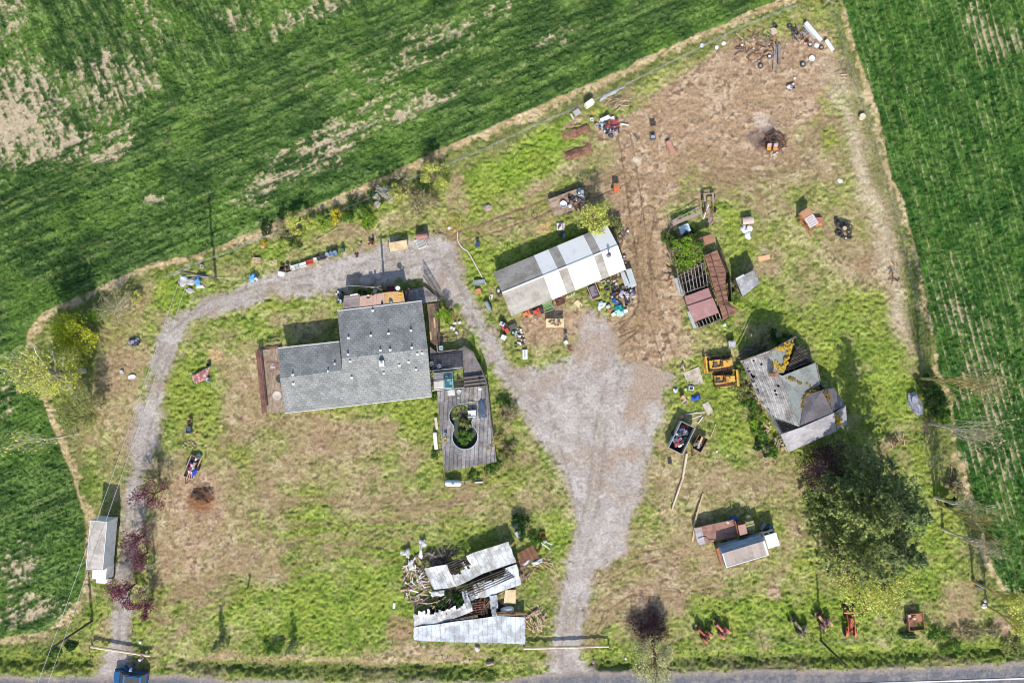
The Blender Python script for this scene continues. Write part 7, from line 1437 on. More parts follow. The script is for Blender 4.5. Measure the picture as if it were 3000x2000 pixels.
pb(t, 'frame', brown_wood, ((0, .55, .8), (3.2, .14, .16)), ((0, -.55, .8), (3.2, .14, .16)), ((1.5, 0, .85), (.14, 1.7, .14)), ((.4, 0, .82), (.14, 1.5, .14)), ((-1.4, 0, .8), (.14, 1.3, .14))); pb(t, 'deck', mat('mauve_beam', (170, 146, 140)), ((-.7, .3, .92), (1.6, .4, .06)), ((.9, -.6, .92), (1.4, .3, .06)), ((1.0, .65, .92), (1.2, .35, .06)))
for x in (1.1, -.9):
    for y in (-.9, .9): wheel(t, x, y, .45, .16, dark_rust, rust_m)
board((2076, 600), (2061, 642), .12, .08, cream, 'white pole leaning across the wrecked wagon frame', z=1.0, z2=.5, cat='pole', name='pole'); jumble(16, 2075, 640, 14, 24, .0, .25, mk_boards(.5, 1.3, [mat('mauve_beam', (170, 146, 140)), brown_wood, grey_wood], .2, .2, 1.57, 1.6), 'broken board in the heap below the wagon frame', 'broken boards below the wagon', 'board', 'board', 82)
jumble(14, 1968, 780, 12, 60, .0, .4, mk_boards(.5, 1.4, [brown_wood, rust_m, dark_wood], .14), 'fallen plank along the west side of the ruined shed', 'fallen planks west of the ruined shed', 'plank', 'plank', 83); jumble(22, 2022, 790, 30, 22, .3, 1.6, mk_boards(.8, 2.0, [grey_wood, dark_wood, rust_m], .1, .5), 'fallen timber inside the open roof of the ruined shed', 'fallen timbers in the ruined shed', 'timber', 'timber', 84)
# derelict farmhouse debris
jumble(26, 2215, 1022, 48, 18, .1, 1.0, mk_boards(1.0, 3.0, [dark_wood, grey_wood], .12, .6, .5, 1.4), 'fallen dark timber in the shadow north of the derelict farmhouse', 'fallen timbers north of the farmhouse', 'timber', 'timber', 85, -.5); jumble(18, 2352, 1040, 22, 26, .5, 2.0, mk_boards(1.0, 2.4, [dark_wood, grey_wood], .12, .6), 'broken rafter in the open corner of the derelict farmhouse', 'broken rafters in the farmhouse corner', 'timber', 'timber', 86)
jumble(40, 2205, 1160, 12, 70, .0, .4, mk_boards(.3, .8, [grey_wood, pale_wood, dark_wood], .14), 'fallen grey shake along the west eave of the derelict farmhouse', 'fallen shakes by the farmhouse', 'shake', 'roof_shake', 87, -.38); jumble(26, 2245, 1255, 12, 24, .1, .5, mk_boards(.4, 1.0, [grey_wood, pale_wood], .14), 'broken grey board at the south west corner of the derelict farmhouse', 'broken boards at the farmhouse corner', 'board', 'board', 88); jumble(26, 2288, 1300, 26, 12, .3, 1.2, mk_boards(.4, 1.1, [grey_wood, pale_wood], .14), 'loose shake hanging at the south eave of the derelict farmhouse', 'loose shakes at the south eave', 'shake', 'roof_shake', 89, .8)
jumble(18, 2630, 1290, 30, 16, .0, .3, mk_boards(.5, 1.5, [mat('mauve_wood', (170, 126, 120), .9, .2, 4), brown_wood, pale_wood], .12), 'pinkish branch scattered on the ground north of the big conifers', 'pinkish branches north of the conifers', 'branch', 'branch', 90); q = MB(); q.blob((0, 0, .35), (.9, 1.9, .7), .25, 12, 8); tag(q.build('covered_heap', mat('grey_cover', (176, 176, 186), .7, .2, 2, c2=(130, 128, 136)), None, loc=P(2678, 1182), rz=.35), 'grey covered heap beside the eastern trees', 'covered heap')
jumble(10, 2790, 1400, 8, 30, .0, .5, mk_boards(.6, 1.6, [pale_wood, brown_wood], .14, .4, 1.4, 1.2), 'pale split wood at the foot of the eastern bare trees', 'split wood at the eastern trees', 'wood', 'split_wood', 91); bag(2884, 1758, .3, (222, 216, 216), 'white bag, upper of two in the south east corner'); bag(2880, 1772, .4, (226, 222, 214), 'white bundle, lower of two in the south east corner'); q = MB(); q.blob((0, 0, .3), (.8, .4, .35), .15, 10, 6); tag(q.build('dark_heap', mat('slate_tarp', (76, 92, 112)), None, loc=P(2868, 1714)), 'slate covered bundle at the edge of the eastern field', 'bundle')
t = thing('plough', 'rusty plough frame in the grass right of the loader tractor', 'plough', P(2528, 1780), 0); q = MB(); q.beam((0, 1.2, .4), (0, -.3, .4), .08, .08); q.beam((-.7, -.4, .35), (.7, -.3, .35), .08, .1); q.build('frame', rust_m, t)
for i in range(4): q = MB(); q.beam((-.6 + i * .4, -.35, .35), (-.7 + i * .4, -.75, .05), .08, .06); q.build('tine', rust_m, t)
jumble(9, 2672, 1806, 9, 9, .6, .7, mk_lumps([(206, 200, 206), (110, 104, 110), (150, 96, 76)], .12, .25), 'scrap lying in the rust red box trailer', 'scrap in the rust red trailer', 'scrap', 'scrap_piece', 92); tyre(2664, 1803, .26, .1, 'tyre lying in the rust red box trailer', None, 0, (200, 196, 200), .62)
# --- debris round the collapsed barn
db = 'boards of the collapsed barn'
jumble(105, 1218, 1700, 36, 66, .0, .8, mk_boards(.6, 2.0, [grey_wood, pale_wood, mat('pink_wood', (196, 166, 150)), pale_wood, dark_wood, cream], .15, .5), 'broken board in the jumble at the west side of the collapsed barn', db, 'board', 'board', 101); jumble(60, 1280, 1627, 56, 18, .0, .8, mk_boards(.7, 2.2, [dark_wood, grey_wood], .14, .5), 'dark broken board in the shade at the north side of the collapsed barn', 'dark boards north of the collapsed barn', 'board', 'board', 102, -.15); jumble(34, 1270, 1762, 60, 14, .1, .8, mk_boards(.7, 2.2, [grey_wood, pale_wood, dark_wood], .12, .4, .3, 1.6), 'broken rafter lying between the barn roof sheets', 'rafters between the roof sheets', 'rafter', 'rafter', 103); jumble(54, 1566, 1820, 30, 44, .0, .5, mk_boards(.6, 2.0, [mat('pink_wood', (196, 166, 150)), pale_wood, brown_wood, dark_wood], .12, .4), 'splintered board at the east side of the collapsed barn', 'splintered boards east of the collapsed barn', 'board', 'board', 104); jumble(40, 1534, 1665, 22, 40, .0, .4, mk_boards(.5, 1.6, [brown_wood, grey_wood, rust_m], .12), 'short board between the barn roof and the rusty rack', 'short boards by the rusty rack', 'board', 'board', 105); jumble(26, 1590, 1652, 34, 20, .0, .2, mk_boards(.5, 1.8, [pale_wood, brown_wood], .1, .2, -.5, 1.2), 'loose plank right of the rusty rack', 'loose planks right of the rusty rack', 'plank', 'plank', 106)
jumble(22, 1420, 1775, 30, 24, .2, .9, mk_boards(.6, 1.8, [brown_wood, mat('red_brown_beam', (150, 100, 84)), grey_wood], .1, .5, 1.3, 1.0), 'upended rafter in the gap between the barn roofs', 'upended rafters in the barn gap', 'rafter', 'rafter', 107)
for pts, z, lab in (([(1173, 1613), (1200, 1611), (1203, 1622), (1174, 1625)], .4, 'white metal scrap lying furthest west of the barn'), ([(1192, 1604), (1202, 1606), (1200, 1634), (1190, 1630)], .5, 'white metal scrap crossing the western one'), ([(1227, 1582), (1244, 1578), (1252, 1596), (1230, 1604)], .4, 'crumpled white scrap at the north west of the barn'), ([(1232, 1588), (1240, 1584), (1236, 1636), (1226, 1630)], .5, 'grey white strip below the crumpled white scrap'), ([(1195, 1640), (1210, 1638), (1214, 1664), (1200, 1668)], .3, 'bluish white sheet at the barn west edge'), ([(1530, 1648), (1552, 1636), (1552, 1642), (1534, 1656)], .3, 'pale sheet below the rusty rack'), ([(1556, 1646), (1588, 1634), (1590, 1644), (1562, 1656)], .2, 'second pale sheet right below the rusty rack'), ([(1258, 1730), (1300, 1726), (1304, 1742), (1266, 1746)], .5, 'pale grey sheet fallen below the upper barn roof')): tarp('metal_scrap', pts, z, mat('white_tin', (238, 238, 236)), lab, 'metal scrap', 'metal scraps round the collapsed barn', .12, 6)
t = thing('rusty_rack', 'rusty bar rack of red brown slats east of the collapsed barn roof', 'rack', P(1548, 1622), .46)
for i in range(4): q = MB(); q.box((-1.3 + i * .8, 0, .55), (.08, 2.1, .08)); q.build('beam', grey_wood, t)
for i in range(9): q = MB(); q.box((-.1, -.9 + i * .22, .45), (2.9, .12, .05)); q.build('slat', mat('rust_slat', (164, 104, 78), .85, .25, 4), t)
board((1576, 1620), (1588, 1598), .14, .1, rust_m, 'rusty end bar of the rack pile', z=.3); t = thing('sawhorse', 'pale crossed pipe stand north east of the rusty rack', 'stand', P(1596, 1590), -.5)
for y in (-.4, .4): q = MB(); q.beam((-1.0, y * .3, .25), (1.1, y, .3), .12, .08); q.build('pipe', paint((216, 228, 226), .5), t)
q = MB(); q.beam((-.2, -.5, .32), (0, .5, .34), .1, .08); q.build('crossbar', paint((216, 228, 226), .5), t)
sheet([(1480, 1728), (1511, 1726), (1510, 1768), (1476, 1768)], .35, plywood, 'plywood panel at the east side under the barn roof', .06, 'plywood sheet', 'plywood_sheet', ribs=3); t = thing('boat', 'upturned white boat hull lying between the barn roofs', 'boat', P(1486, 1781), .12); q = MB(); q.lathe([(.02, -1.05), (.3, -.95), (.46, -.5), (.5, 0), (.46, .55), (.34, .95), (.02, 1.05)], 14, (0, 0, .55), rotx); q.build('hull', cream, t, smooth=True)
bin_(1519, 1561, .85, .7, .4, 30, (210, 216, 226), 'pale blue grey tub in the weeds north of the barn', name='tub', cat='tub', fill=(206, 212, 226)); bin_(1508, 1538, .9, .6, .3, -40, (60, 58, 72), 'dark upturned cart tray in the weeds north of the barn', name='cart_tray', cat='cart', fill=(70, 70, 84)); bucket(1590, 1563, .42, .55, (186, 124, 84), 'orange brown tub in the weeds near the rusty rack', name='tub', cat='tub'); bag(1398, 1897, .42, (222, 214, 214), 'white boulder like bag below the collapsed barn', flat=.7); cabinet(1155, 1772, .35, .8, .2, -5, (236, 236, 236), 'lone white panel on the lawn west of the barn', 'panel', 'panel')
bag(411, 1879, .25, (226, 226, 230), 'white bag on the grass beside the western lane', flat=.5); bag(1833, 1927, .2, (236, 236, 240), 'white marker bag on the verge east of the main entrance'); q = MB(); q.blob((0, 0, .25), (.25, .45, .35), .2, 8, 5); tag(q.build('boulder', mat('rock', (176, 150, 140), .95, .25, 4), None, loc=P(1738, 1934)), 'brown grey rock at the east side of the main entrance', 'rock'); q = MB(); q.tube([P(1425, 1944, .2), P(1447, 1940, .3)], .3, 10); tag(q.build('culvert_pipe', mat('rock', (176, 150, 140))), 'grey culvert pipe end in the roadside ditch', 'pipe'); cabinet(418, 1925, .35, .3, .9, -20, (206, 206, 210), 'grey mailbox post beside the minivan', 'mailbox', 'mailbox')
# ================================================================== PLANTS
LR = np.random.RandomState(12)
def leafmat(name, c, c2=None, isl=.45):
    return mat(name, c, .7, .25, 1.3, c2=c2, amount=.5, s2=1.1, island=isl, trans=.4, spec=.1)
def leaf_quads(Cn, size, up=.5):
    n = len(Cn)
    nr = LR.normal(size=(n, 3)); nr[:, 2] = np.abs(nr[:, 2]) + up; nr /= np.linalg.norm(nr, axis=1)[:, None]
    t = LR.normal(size=(n, 3)); a = np.cross(nr, t); a /= np.linalg.norm(a, axis=1)[:, None]; b_ = np.cross(nr, a)
    s_ = (size * LR.uniform(.6, 1.35, n))[:, None]; w_ = s_ * LR.uniform(.45, .8, n)[:, None]
    V = np.stack([Cn - a * s_ - b_ * w_ * .3, Cn + b_ * w_ * -1.0, Cn + a * s_ + b_ * w_ * .3, Cn + b_ * w_], 1).reshape(-1, 3)
    return V, np.arange(4 * n).reshape(-1, 4)
def clump_points(clumps):
    out = []
    for c, r, n in clumps:
        d = LR.normal(size=(n, 3)); d /= np.linalg.norm(d, axis=1)[:, None]
        k = LR.uniform(.25, 1.05, n)[:, None] ** .6
        out.append(np.array(c) + d * k * np.array(r))
    return np.concatenate(out)
def twig(q, p, d, l, r, depth, rr, n=3, spread=.6, up=.25):
    p = Vector(p); d = Vector(d).normalized(); m = p + d * l * .5 + Vector((rr.uniform(-1, 1), rr.uniform(-1, 1), rr.uniform(-.5, 1))) * l * .11
    e = p + d * l; q.tube([p, m, e], [r, r * .75, r * .45], 4 if depth else 3)
    ends = [e]
    if depth:
        for i in range(n):
            t = rr.uniform(.35, 1); b_ = p.lerp(e, t)
            v = (d + Vector((rr.uniform(-1, 1), rr.uniform(-1, 1), rr.uniform(-.4, .8))) * spread + Vector((0, 0, up))).normalized()
            ends += twig(q, b_, v, l * rr.uniform(.5, .75), r * .5, depth - 1, rr, n, spread, up)
    return ends
bark = mat('bark', (134, 118, 104), .95, .3, 6); pale_bark = mat('pale_bark', (216, 206, 184), .9, .2, 6); yel_bark = mat('yellow_bark', (206, 184, 120), .9, .25, 6); red_bark = mat('red_bark', (120, 84, 84), .9, .3, 6)
def tree(px, py, h, r, lm, label, cat='tree', name='tree', group=None, n=1500, ls=.22, clumps=14, bk=None, base=.25, depth=2, seed=None, flat=1.0, squash=1.0):
    """trunk with forking limbs; leaf clumps hang about the limb ends so the outline stays ragged"""
    rr = random.Random(seed if seed is not None else int(px * 7 + py)); t = thing(name, label, cat, P(px, py), 0, group)
    q = MB(); q.tube([(0, 0, -.15), (rr.uniform(-.1, .1), rr.uniform(-.1, .1), h * base), (rr.uniform(-.3, .3), rr.uniform(-.3, .3), h * .7)], [.035 * h, .026 * h, .01 * h], 7)
    cl = []; q2 = MB()
    for i in range(clumps):
        a = rr.uniform(0, 2 * PI); k = math.sqrt(rr.random()) * .92; zz = h * (base + (1 - base) * rr.uniform(.15, .95)); rad = r * k * (1.1 - .45 * abs((zz / h - .55) / .45) ** 2)
        c = Vector((rad * math.cos(a), rad * math.sin(a) * squash, zz)); s_ = Vector((0, 0, h * rr.uniform(base * .8, .55)))
        for e in twig(q2, s_, c - s_, (c - s_).length, .012 * h, 1 if depth else 0, rr, 3, .5, .15): pass
        cr = r * rr.uniform(.28, .55); cl.append((tuple(c), (cr, cr, cr * .7 * flat), max(20, int(n * 1.15 / clumps * rr.uniform(.35, 1.6)))))
    q.build('trunk', bk or bark, t); q2.build('limbs', bk or bark, t)
    if lm:
        V, F = leaf_quads(clump_points(cl), ls * .68, .9); V[:, 2] = np.maximum(V[:, 2], .08)
        mesh_np('crown', V, F, lm, t)
    return t
def bush(px, py, r, h, lm, label, name='bush', cat='bush', group=None, n=500, ls=.17, bk=None, twigs=14, squash=1.0, z=0, rz=0.0):
    rr = random.Random(int(px * 5 + py * 3)); t = thing(name, label, cat, P(px, py, z), rz, group)
    q = MB(); cl = []
    for i in range(twigs):
        a = rr.uniform(0, 2 * PI); k = math.sqrt(rr.random()); c = Vector((r * k * math.cos(a), r * k * math.sin(a) * squash, h * (.25 + .7 * (1 - k * k) * rr.uniform(.6, 1.1))))
        twig(q, (c.x * .15, c.y * .15, 0), c, c.length, .02 + .008 * h, 1, rr, 3, .5, .2)
        cr = r * rr.uniform(.2, .42); cl.append((tuple(c), (cr, cr, min(cr, h * .4)), max(12, int(n / twigs * rr.uniform(.4, 1.6)))))
    q.build('stems', bk or bark, t)
    if lm and n:
        V, F = leaf_quads(clump_points(cl), ls * .78, .8); V[:, 2] = np.maximum(V[:, 2], .05); mesh_np('leaves', V, F, lm, t)
    return t
def conifer(px, py, h, r, lm, label, group=None, name='conifer', dens=11, ls=.27, bare=.06):
    rr = random.Random(int(px + py)); t = thing(name, label, 'tree', P(px, py), 0, group)
    q = MB(); q.tube([(0, 0, -.2), (0, 0, h * .5), (0, 0, h)], [.022 * h, .014 * h, .02], 8); q.build('trunk', bark, t)
    q = MB(); q.tube([(0, 0, h * bare * .9), (0, 0, h * 1.01)], [.008 * h, .02], 5); pts = []; z = h * bare
    while z < h * .985:
        f = 1 - z / h; L0 = r * min(1, f * 1.45) ** .85 + .12
        for i in range(rr.randint(4, 7)):
            a = rr.uniform(0, 2 * PI); l = L0 * rr.choice((.4, .6, .8, 1.0, 1.25)) * rr.uniform(.85, 1.15)
            d = Vector((math.cos(a), math.sin(a), rr.uniform(-.16, .12))); e = d * l + Vector((0, 0, z - .1 * l)); q.tube([(0, 0, z), e], [.035 * math.sqrt(l), .01], 3)
            m = max(4, int(l * dens)); u = LR.uniform(.12, 1.03, m) ** .8
            side = LR.normal(size=(m, 1)) * (.07 + .085 * l * (1 - u[:, None] * .75)) * np.array([[-math.sin(a), math.cos(a), 0]])
            pts.append(np.array([[0, 0, z]]) * (1 - u[:, None]) + np.array([tuple(e)]) * u[:, None] + side + LR.normal(size=(m, 3)) * .10 - np.array([[0, 0, 1]]) * np.abs(LR.normal(size=(m, 1))) * .12)
        z += .42 + .028 * h * f
    q.build('branches', bark, t); V, F = leaf_quads(np.concatenate(pts), ls, .8); mesh_np('crown', V, F, lm, t)
    return t
def bare_tree(px, py, h, label, bk, n=16, lm=None, spread=.22, group=None, leaves=0, tilt=(0, 0)):
    rr = random.Random(int(px * 3 + py)); t = thing('bare_tree', label, 'tree', P(px, py), 0, group); q = MB(); ends = []
    for i in range(max(5, n // 2)):
        a = rr.uniform(0, 2 * PI); s_ = rr.uniform(.3, 1.3) * spread; d = Vector((math.cos(a) * s_ + tilt[0], math.sin(a) * s_ + tilt[1], 1)); z = rr.uniform(.1, .5) * h
        ends += twig(q, (tilt[0] * z, tilt[1] * z, z), d, (h - z) * rr.uniform(.45, .8), .06, 3, rr, 3, .34, .35)
    q.build('branches', bk, t); q = MB(); q.tube([(0, 0, -.2), (tilt[0] * h * .4, tilt[1] * h * .4, h * .55)], [.24, .09], 7); q.build('trunk', bk, t)
    if leaves:
        E = np.array([tuple(e) for e in ends]); E = E[LR.randint(0, len(E), leaves)] + LR.normal(size=(leaves, 3)) * .28; V, F = leaf_quads(E, .16); mesh_np('crown', V, F, lm, t)
    return t
lm_con = leafmat('needles', (148, 166, 102), (104, 124, 78)); lm_con2 = leafmat('needles_light', (170, 182, 106), (120, 138, 80))
lm_yel = leafmat('yellow_leaves', (228, 232, 70), (210, 220, 80)); lm_yg = leafmat('yellow_green_leaves', (222, 226, 116), (200, 208, 108)); lm_ol = leafmat('olive_leaves', (170, 176, 104), (144, 152, 88)); lm_gr = leafmat('green_leaves', (120, 158, 62), (88, 128, 52)); lm_dk = leafmat('dark_leaves', (72, 108, 52), (50, 82, 44)); lm_pl = leafmat('plum_leaves', (146, 90, 104), (112, 72, 84)); lm_cr = leafmat('cream_blossom', (226, 222, 170), (200, 204, 130)); lm_wh = leafmat('white_blossom', (232, 228, 214), (196, 190, 170)); lm_gold = leafmat('gold_leaves', (224, 206, 64), (206, 196, 70)); lm_br = leafmat('bright_green_leaves', (156, 192, 62), (128, 164, 56)); lm_st = leafmat('straw_blades', (206, 188, 128), (186, 170, 100)); lm_tan = leafmat('tan_twigs', (190, 180, 138), (166, 156, 112))
gcf = 'big dark conifers of the east yard'
conifer(2508, 1430, 19, 6.0, lm_con, 'tallest dark conifer, at the upper side of the big conifer clump', gcf); conifer(2440, 1470, 16, 4.8, lm_con2, 'broad dark conifer at the left side of the big conifer clump', gcf); conifer(2535, 1556, 15.5, 5.0, lm_con, 'dark conifer leaning to the right at the lower right of the conifer clump', gcf); conifer(2445, 1600, 15, 4.0, lm_con2, 'narrow dark conifer at the lower left of the conifer clump', gcf, dens=7); conifer(2420, 1400, 10, 3.6, lm_con, 'shorter dark conifer at the upper left of the conifer clump', gcf)
tree(2478, 1655, 7.5, 4.6, lm_yg, 'pale yellow green tree below the dark conifers, left of two', clumps=22, n=3000, ls=.2); tree(2560, 1690, 6, 3.6, lm_yg, 'pale yellow green tree below the dark conifers, right of two', clumps=16, n=1800, ls=.2); tree(2398, 1352, 5, 3.3, leafmat('dusk_leaves', (104, 76, 82), (84, 66, 70)), 'dark purple leaved tree at the top left of the conifers', bk=red_bark, n=1500, clumps=18)
ge_ = 'bare trees along the eastern field'
bare_tree(2698, 1108, 15, 'bare yellowish tree above the dark hedge at the eastern field, topmost of the bare trees', yel_bark, 18, lm_tan, .17, ge_, 500); bare_tree(2722, 1240, 12.5, 'pale bare tree below the dark hedge at the eastern field', pale_bark, 18, lm_tan, .2, ge_, 300); bare_tree(2748, 1478, 13.5, 'bare tree with golden branches right of the conifers', yel_bark, 14, None, .16, ge_); bare_tree(2762, 1548, 12, 'greyish bare tree below the golden branched one', pale_bark, 16, lm_tan, .2, ge_, 200); bare_tree(2738, 1455, 10.5, 'shorter pale bare tree above the golden branched one', pale_bark, 12, lm_ol, .2, ge_, 300); bare_tree(2850, 1702, 9, 'greenish bare willow at the lower end of the eastern field edge', yel_bark, 18, lm_yg, .3, ge_, 1100); bare_tree(2890, 1775, 8, 'sparse yellow green willow in the far south east corner', yel_bark, 16, lm_yg, .35, ge_, 900)
for x, y, r, h, m, lab in ((2722, 1170, 1.9, 3.6, lm_dk, 'dense dark green shrub between the two uppermost bare trees'), (2745, 1215, 1.4, 2.6, lm_gr, 'small light green shrub below the dense dark one at the eastern edge'), (2712, 1130, 1.6, 3, lm_dk, 'dark shrub at the foot of the topmost bare tree'), (2790, 1420, 1.2, 2, lm_tan, 'brown bare shrub at the eastern field edge right of the conifers'), (2770, 1460, 1.2, 2.2, lm_dk, 'dark shrub beside the golden branched tree')): bush(x, y, r, h, m, lab, n=900, ls=.2)
# west side
tree(258, 978, 5.6, 2.8, lm_yel, 'bright yellow tree at the north west corner of the yard', n=4200, clumps=20, ls=.2); t_ = tree(246, 1086, 13, 3.6, lm_yg, 'tall pale yellow green tree leaning over the western field', n=5200, clumps=34, ls=.2, bk=pale_bark, base=.4); tree(262, 1150, 7, 3.2, lm_ol, 'thin olive tree between the tall tree and the bare one on the west side', n=2200, clumps=16, ls=.18, bk=pale_bark); tree(232, 1050, 6.5, 3.0, lm_yg, 'olive leaved tree just above the tall pale one on the west side', n=2400, clumps=16, ls=.18, bk=pale_bark); tree(270, 1215, 5.5, 2.8, lm_ol, 'scrubby olive tree right above the bare western tree', n=1500, clumps=12, ls=.18)
bare_tree(228, 1268, 13.5, 'bare white barked tree leaning over the western field', pale_bark, 11, lm_yg, .2, None, 160); bush(305, 912, 1.9, 2.4, lm_br, 'light green rounded bush right of the bright yellow tree', n=1200); tree(360, 905, 4.4, 2.7, lm_tan, 'tan leafless bush tree right of the light green bush', n=1500, clumps=18, ls=.14, bk=pale_bark); bush(405, 870, 1.0, 1.2, lm_yg, 'small yellow green bush beside the tan bush tree', n=300)
gp_ = 'purple plum trees along the western lane'
for x, y, h, r, lab, n in ((470, 1437, 4.8, 2.2, 'topmost purple plum tree beside the western lane', 900), (424, 1567, 4.6, 1.9, 'second purple plum tree from the top, reddest in colour', 700), (432, 1618, 4.4, 1.9, 'purple plum tree beside the bare sapling shadows', 600), (400, 1708, 4.8, 2.5, 'largest purple plum tree beyond the white truck cab', 1500), (446, 1765, 3.4, 1.6, 'lowest purple plum tree, a small one by the lane', 700)): tree(x, y, h, r, lm_pl, lab, group=gp_, n=n, clumps=16, ls=.17, bk=red_bark)
tree(468, 1392, 5, 1.5, lm_ol, 'thin greenish sapling at the lane above the topmost plum tree', n=260, clumps=10, ls=.15); tree(452, 1650, 3.8, 1.4, None, 'leafless sapling between the plum trees, upper of two', clumps=10, bk=pale_bark); tree(446, 1715, 3.8, 1.3, None, 'leafless sapling between the plum trees, lower of two', clumps=10, bk=pale_bark)
conifer(655, 1872, 4.2, .75, lm_con, 'slim young conifer on the south lawn, left of two', 'young conifers of the south lawn', 'young_conifer', 20, .14); conifer(862, 1882, 4.0, .7, lm_con, 'slim young conifer on the south lawn, right of two', 'young conifers of the south lawn', 'young_conifer', 20, .14); bush(805, 1893, 1.5, 1.1, lm_gr, 'low green bush beside the right young conifer', n=700); q = MB(); q.tube([P(726, 1720, 0), P(726, 1720, 1.3)], .12, 8); tag(q.build('stump_post', dark_wood), 'short dark stump post on the south west lawn', 'post')
# north fence line
for x, y, r, h, m, lab, n in ((885, 655, 1.9, 3.6, lm_yg, 'loose olive yellow shrub in the north hedge, widest at the left', 1300), (836, 678, 1.6, 3.6, lm_tan, 'brown twiggy shrub at the left end of the north hedge', 500), (784, 672, .9, 1.8, lm_dk, 'small dark evergreen shrub at the left of the brown twiggy one', 500), (858, 702, 1.5, 1.0, lm_dk, 'low dark weeds clump under the olive yellow shrub', 600), (988, 634, 1.2, 1.7, lm_gold, 'golden shrub in the north hedge', 800), (947, 645, 1.1, 1.6, lm_br, 'bright green shrub left of the golden one', 500), (1022, 640, 1.2, 1.6, lm_gr, 'mid green shrub right of the golden one', 600), (1060, 622, 1.4, 1.8, lm_gr, 'mid green spreading shrub further right in the north hedge', 600), (1083, 648, 1.3, .9, lm_br, 'low bright green weeds below the hedge', 500), (1130, 585, 1.6, 4.0, lm_wh, 'white blossoming shrub in the north hedge', 800), (1165, 572, 1.4, 2.6, lm_yg, 'yellow green shrub beside the white blossoms', 600), (1195, 552, 1.1, 1.4, lm_tan, 'greyish dead shrub in the north hedge', 300), (1245, 600, 2.0, 2.4, lm_tan, 'wide straw coloured shrub above the driveway bend', 900), (1278, 528, 2.2, 4.6, lm_yg, 'light yellow green shrub at the right end of the north hedge', 1100), (1240, 548, 1.3, 1.8, lm_dk, 'dark green shrub left of the light yellow green one', 500), (1100, 575, 1.5, 2.0, lm_dk, 'dark hedge shrub behind the white blossoms', 500), (1040, 598, 1.3, 1.2, lm_dk, 'low dark hedge shrub above the mid green one', 450), (775, 712, .5, .5, lm_gold, 'tiny yellow flowering shrub by the fence', 160), (1270, 480, 1.3, 2.4, lm_tan, 'brown bare shrub on the field side of the wire fence', 260), (1170, 530, 1.2, 2.2, lm_tan, 'brown bare shrub behind the white blossoms', 240)): bush(x, y, r, h, m, lab, n=n, ls=.16)
# yard
tree(1736, 650, 5.4, 2.0, lm_yg, 'yellow green tree at the north corner of the workshop', n=2000, clumps=18, ls=.18); bush(1794, 668, 1.5, 2.4, lm_ol, 'greyish olive bush at the north east end of the workshop', n=500); bush(1725, 700, .9, 1.6, lm_gr, 'green bush squeezed against the north wall of the workshop', n=400); tree(1306, 930, 2.8, 1.3, lm_br, 'bright green rounded shrub beside the walkway of the grey house', name='shrub', cat='shrub', n=1300, clumps=12, ls=.14)
for i, (x, y, r, h, m, lab) in enumerate(((1492, 1205, 1.6, 1.7, lm_tan, 'brown twiggy bush between the pool deck and the gravel'), (1476, 1178, 1.0, 1.0, lm_gr, 'green weeds above the brown twiggy bush by the pool deck'), (1446, 1295, 1.9, 1.4, lm_st, 'straw coloured grass clump at the south east of the pool deck'), (1498, 1320, 1.4, 1.1, lm_tan, 'dry brush right of the straw coloured grass clump'), (1448, 1372, 1.2, 1.1, lm_gr, 'green bush at the south east corner of the pool deck'), (1478, 1345, 1.3, 1.3, lm_ol, 'olive brush beside the south east corner of the pool deck'), (1390, 1395, .9, .6, lm_gr, 'green weeds inside the low frame by the propane tank'), (1275, 1330, .8, .7, lm_gr, 'green weeds at the west edge of the pool deck'), (1268, 1130, .6, .8, lm_ol, 'olive vine under the west end of the pergola'), (1272, 1160, .6, .6, lm_gr, 'green weeds at the house corner by the pool deck'))): bush(x, y, r, h, m, lab, n=700 if i < 6 else 350, ls=.15)
bush(1356, 1210, 1.45, .9, lm_ol, 'brown olive weeds in the upper circle of the pool', 'pool_weeds', 'weeds', n=700, z=.3); bush(1368, 1240, .95, 1.0, lm_ol, 'olive green weeds at the waist of the pool', 'pool_weeds', 'weeds', n=600, z=.3); bush(1368, 1280, 1.4, 1.0, lm_gr, 'green weeds in the lower circle of the pool', 'pool_weeds', 'weeds', n=900, z=.3)
for x, y, r, h, m, lab, n, z in ((2000, 726, 1.5, .9, lm_br, 'bright green vine over the rafters of the ruined shed, upper', 900, 2.0), (2020, 752, 1.7, .9, lm_br, 'bright green vine over the rafters of the ruined shed, lower', 1000, 2.1), (1985, 770, 1.3, 1.2, lm_gr, 'green vine climbing the west side of the ruined shed', 600, 1.2), (2046, 725, 1.0, .9, lm_gr, 'green vine at the tan end sheet of the ruined shed', 400, 1.9)): bush(x, y, r, h, m, lab, 'vine', 'vine', n=n, ls=.17, z=z)
gb = 'brambles round the derelict buildings'
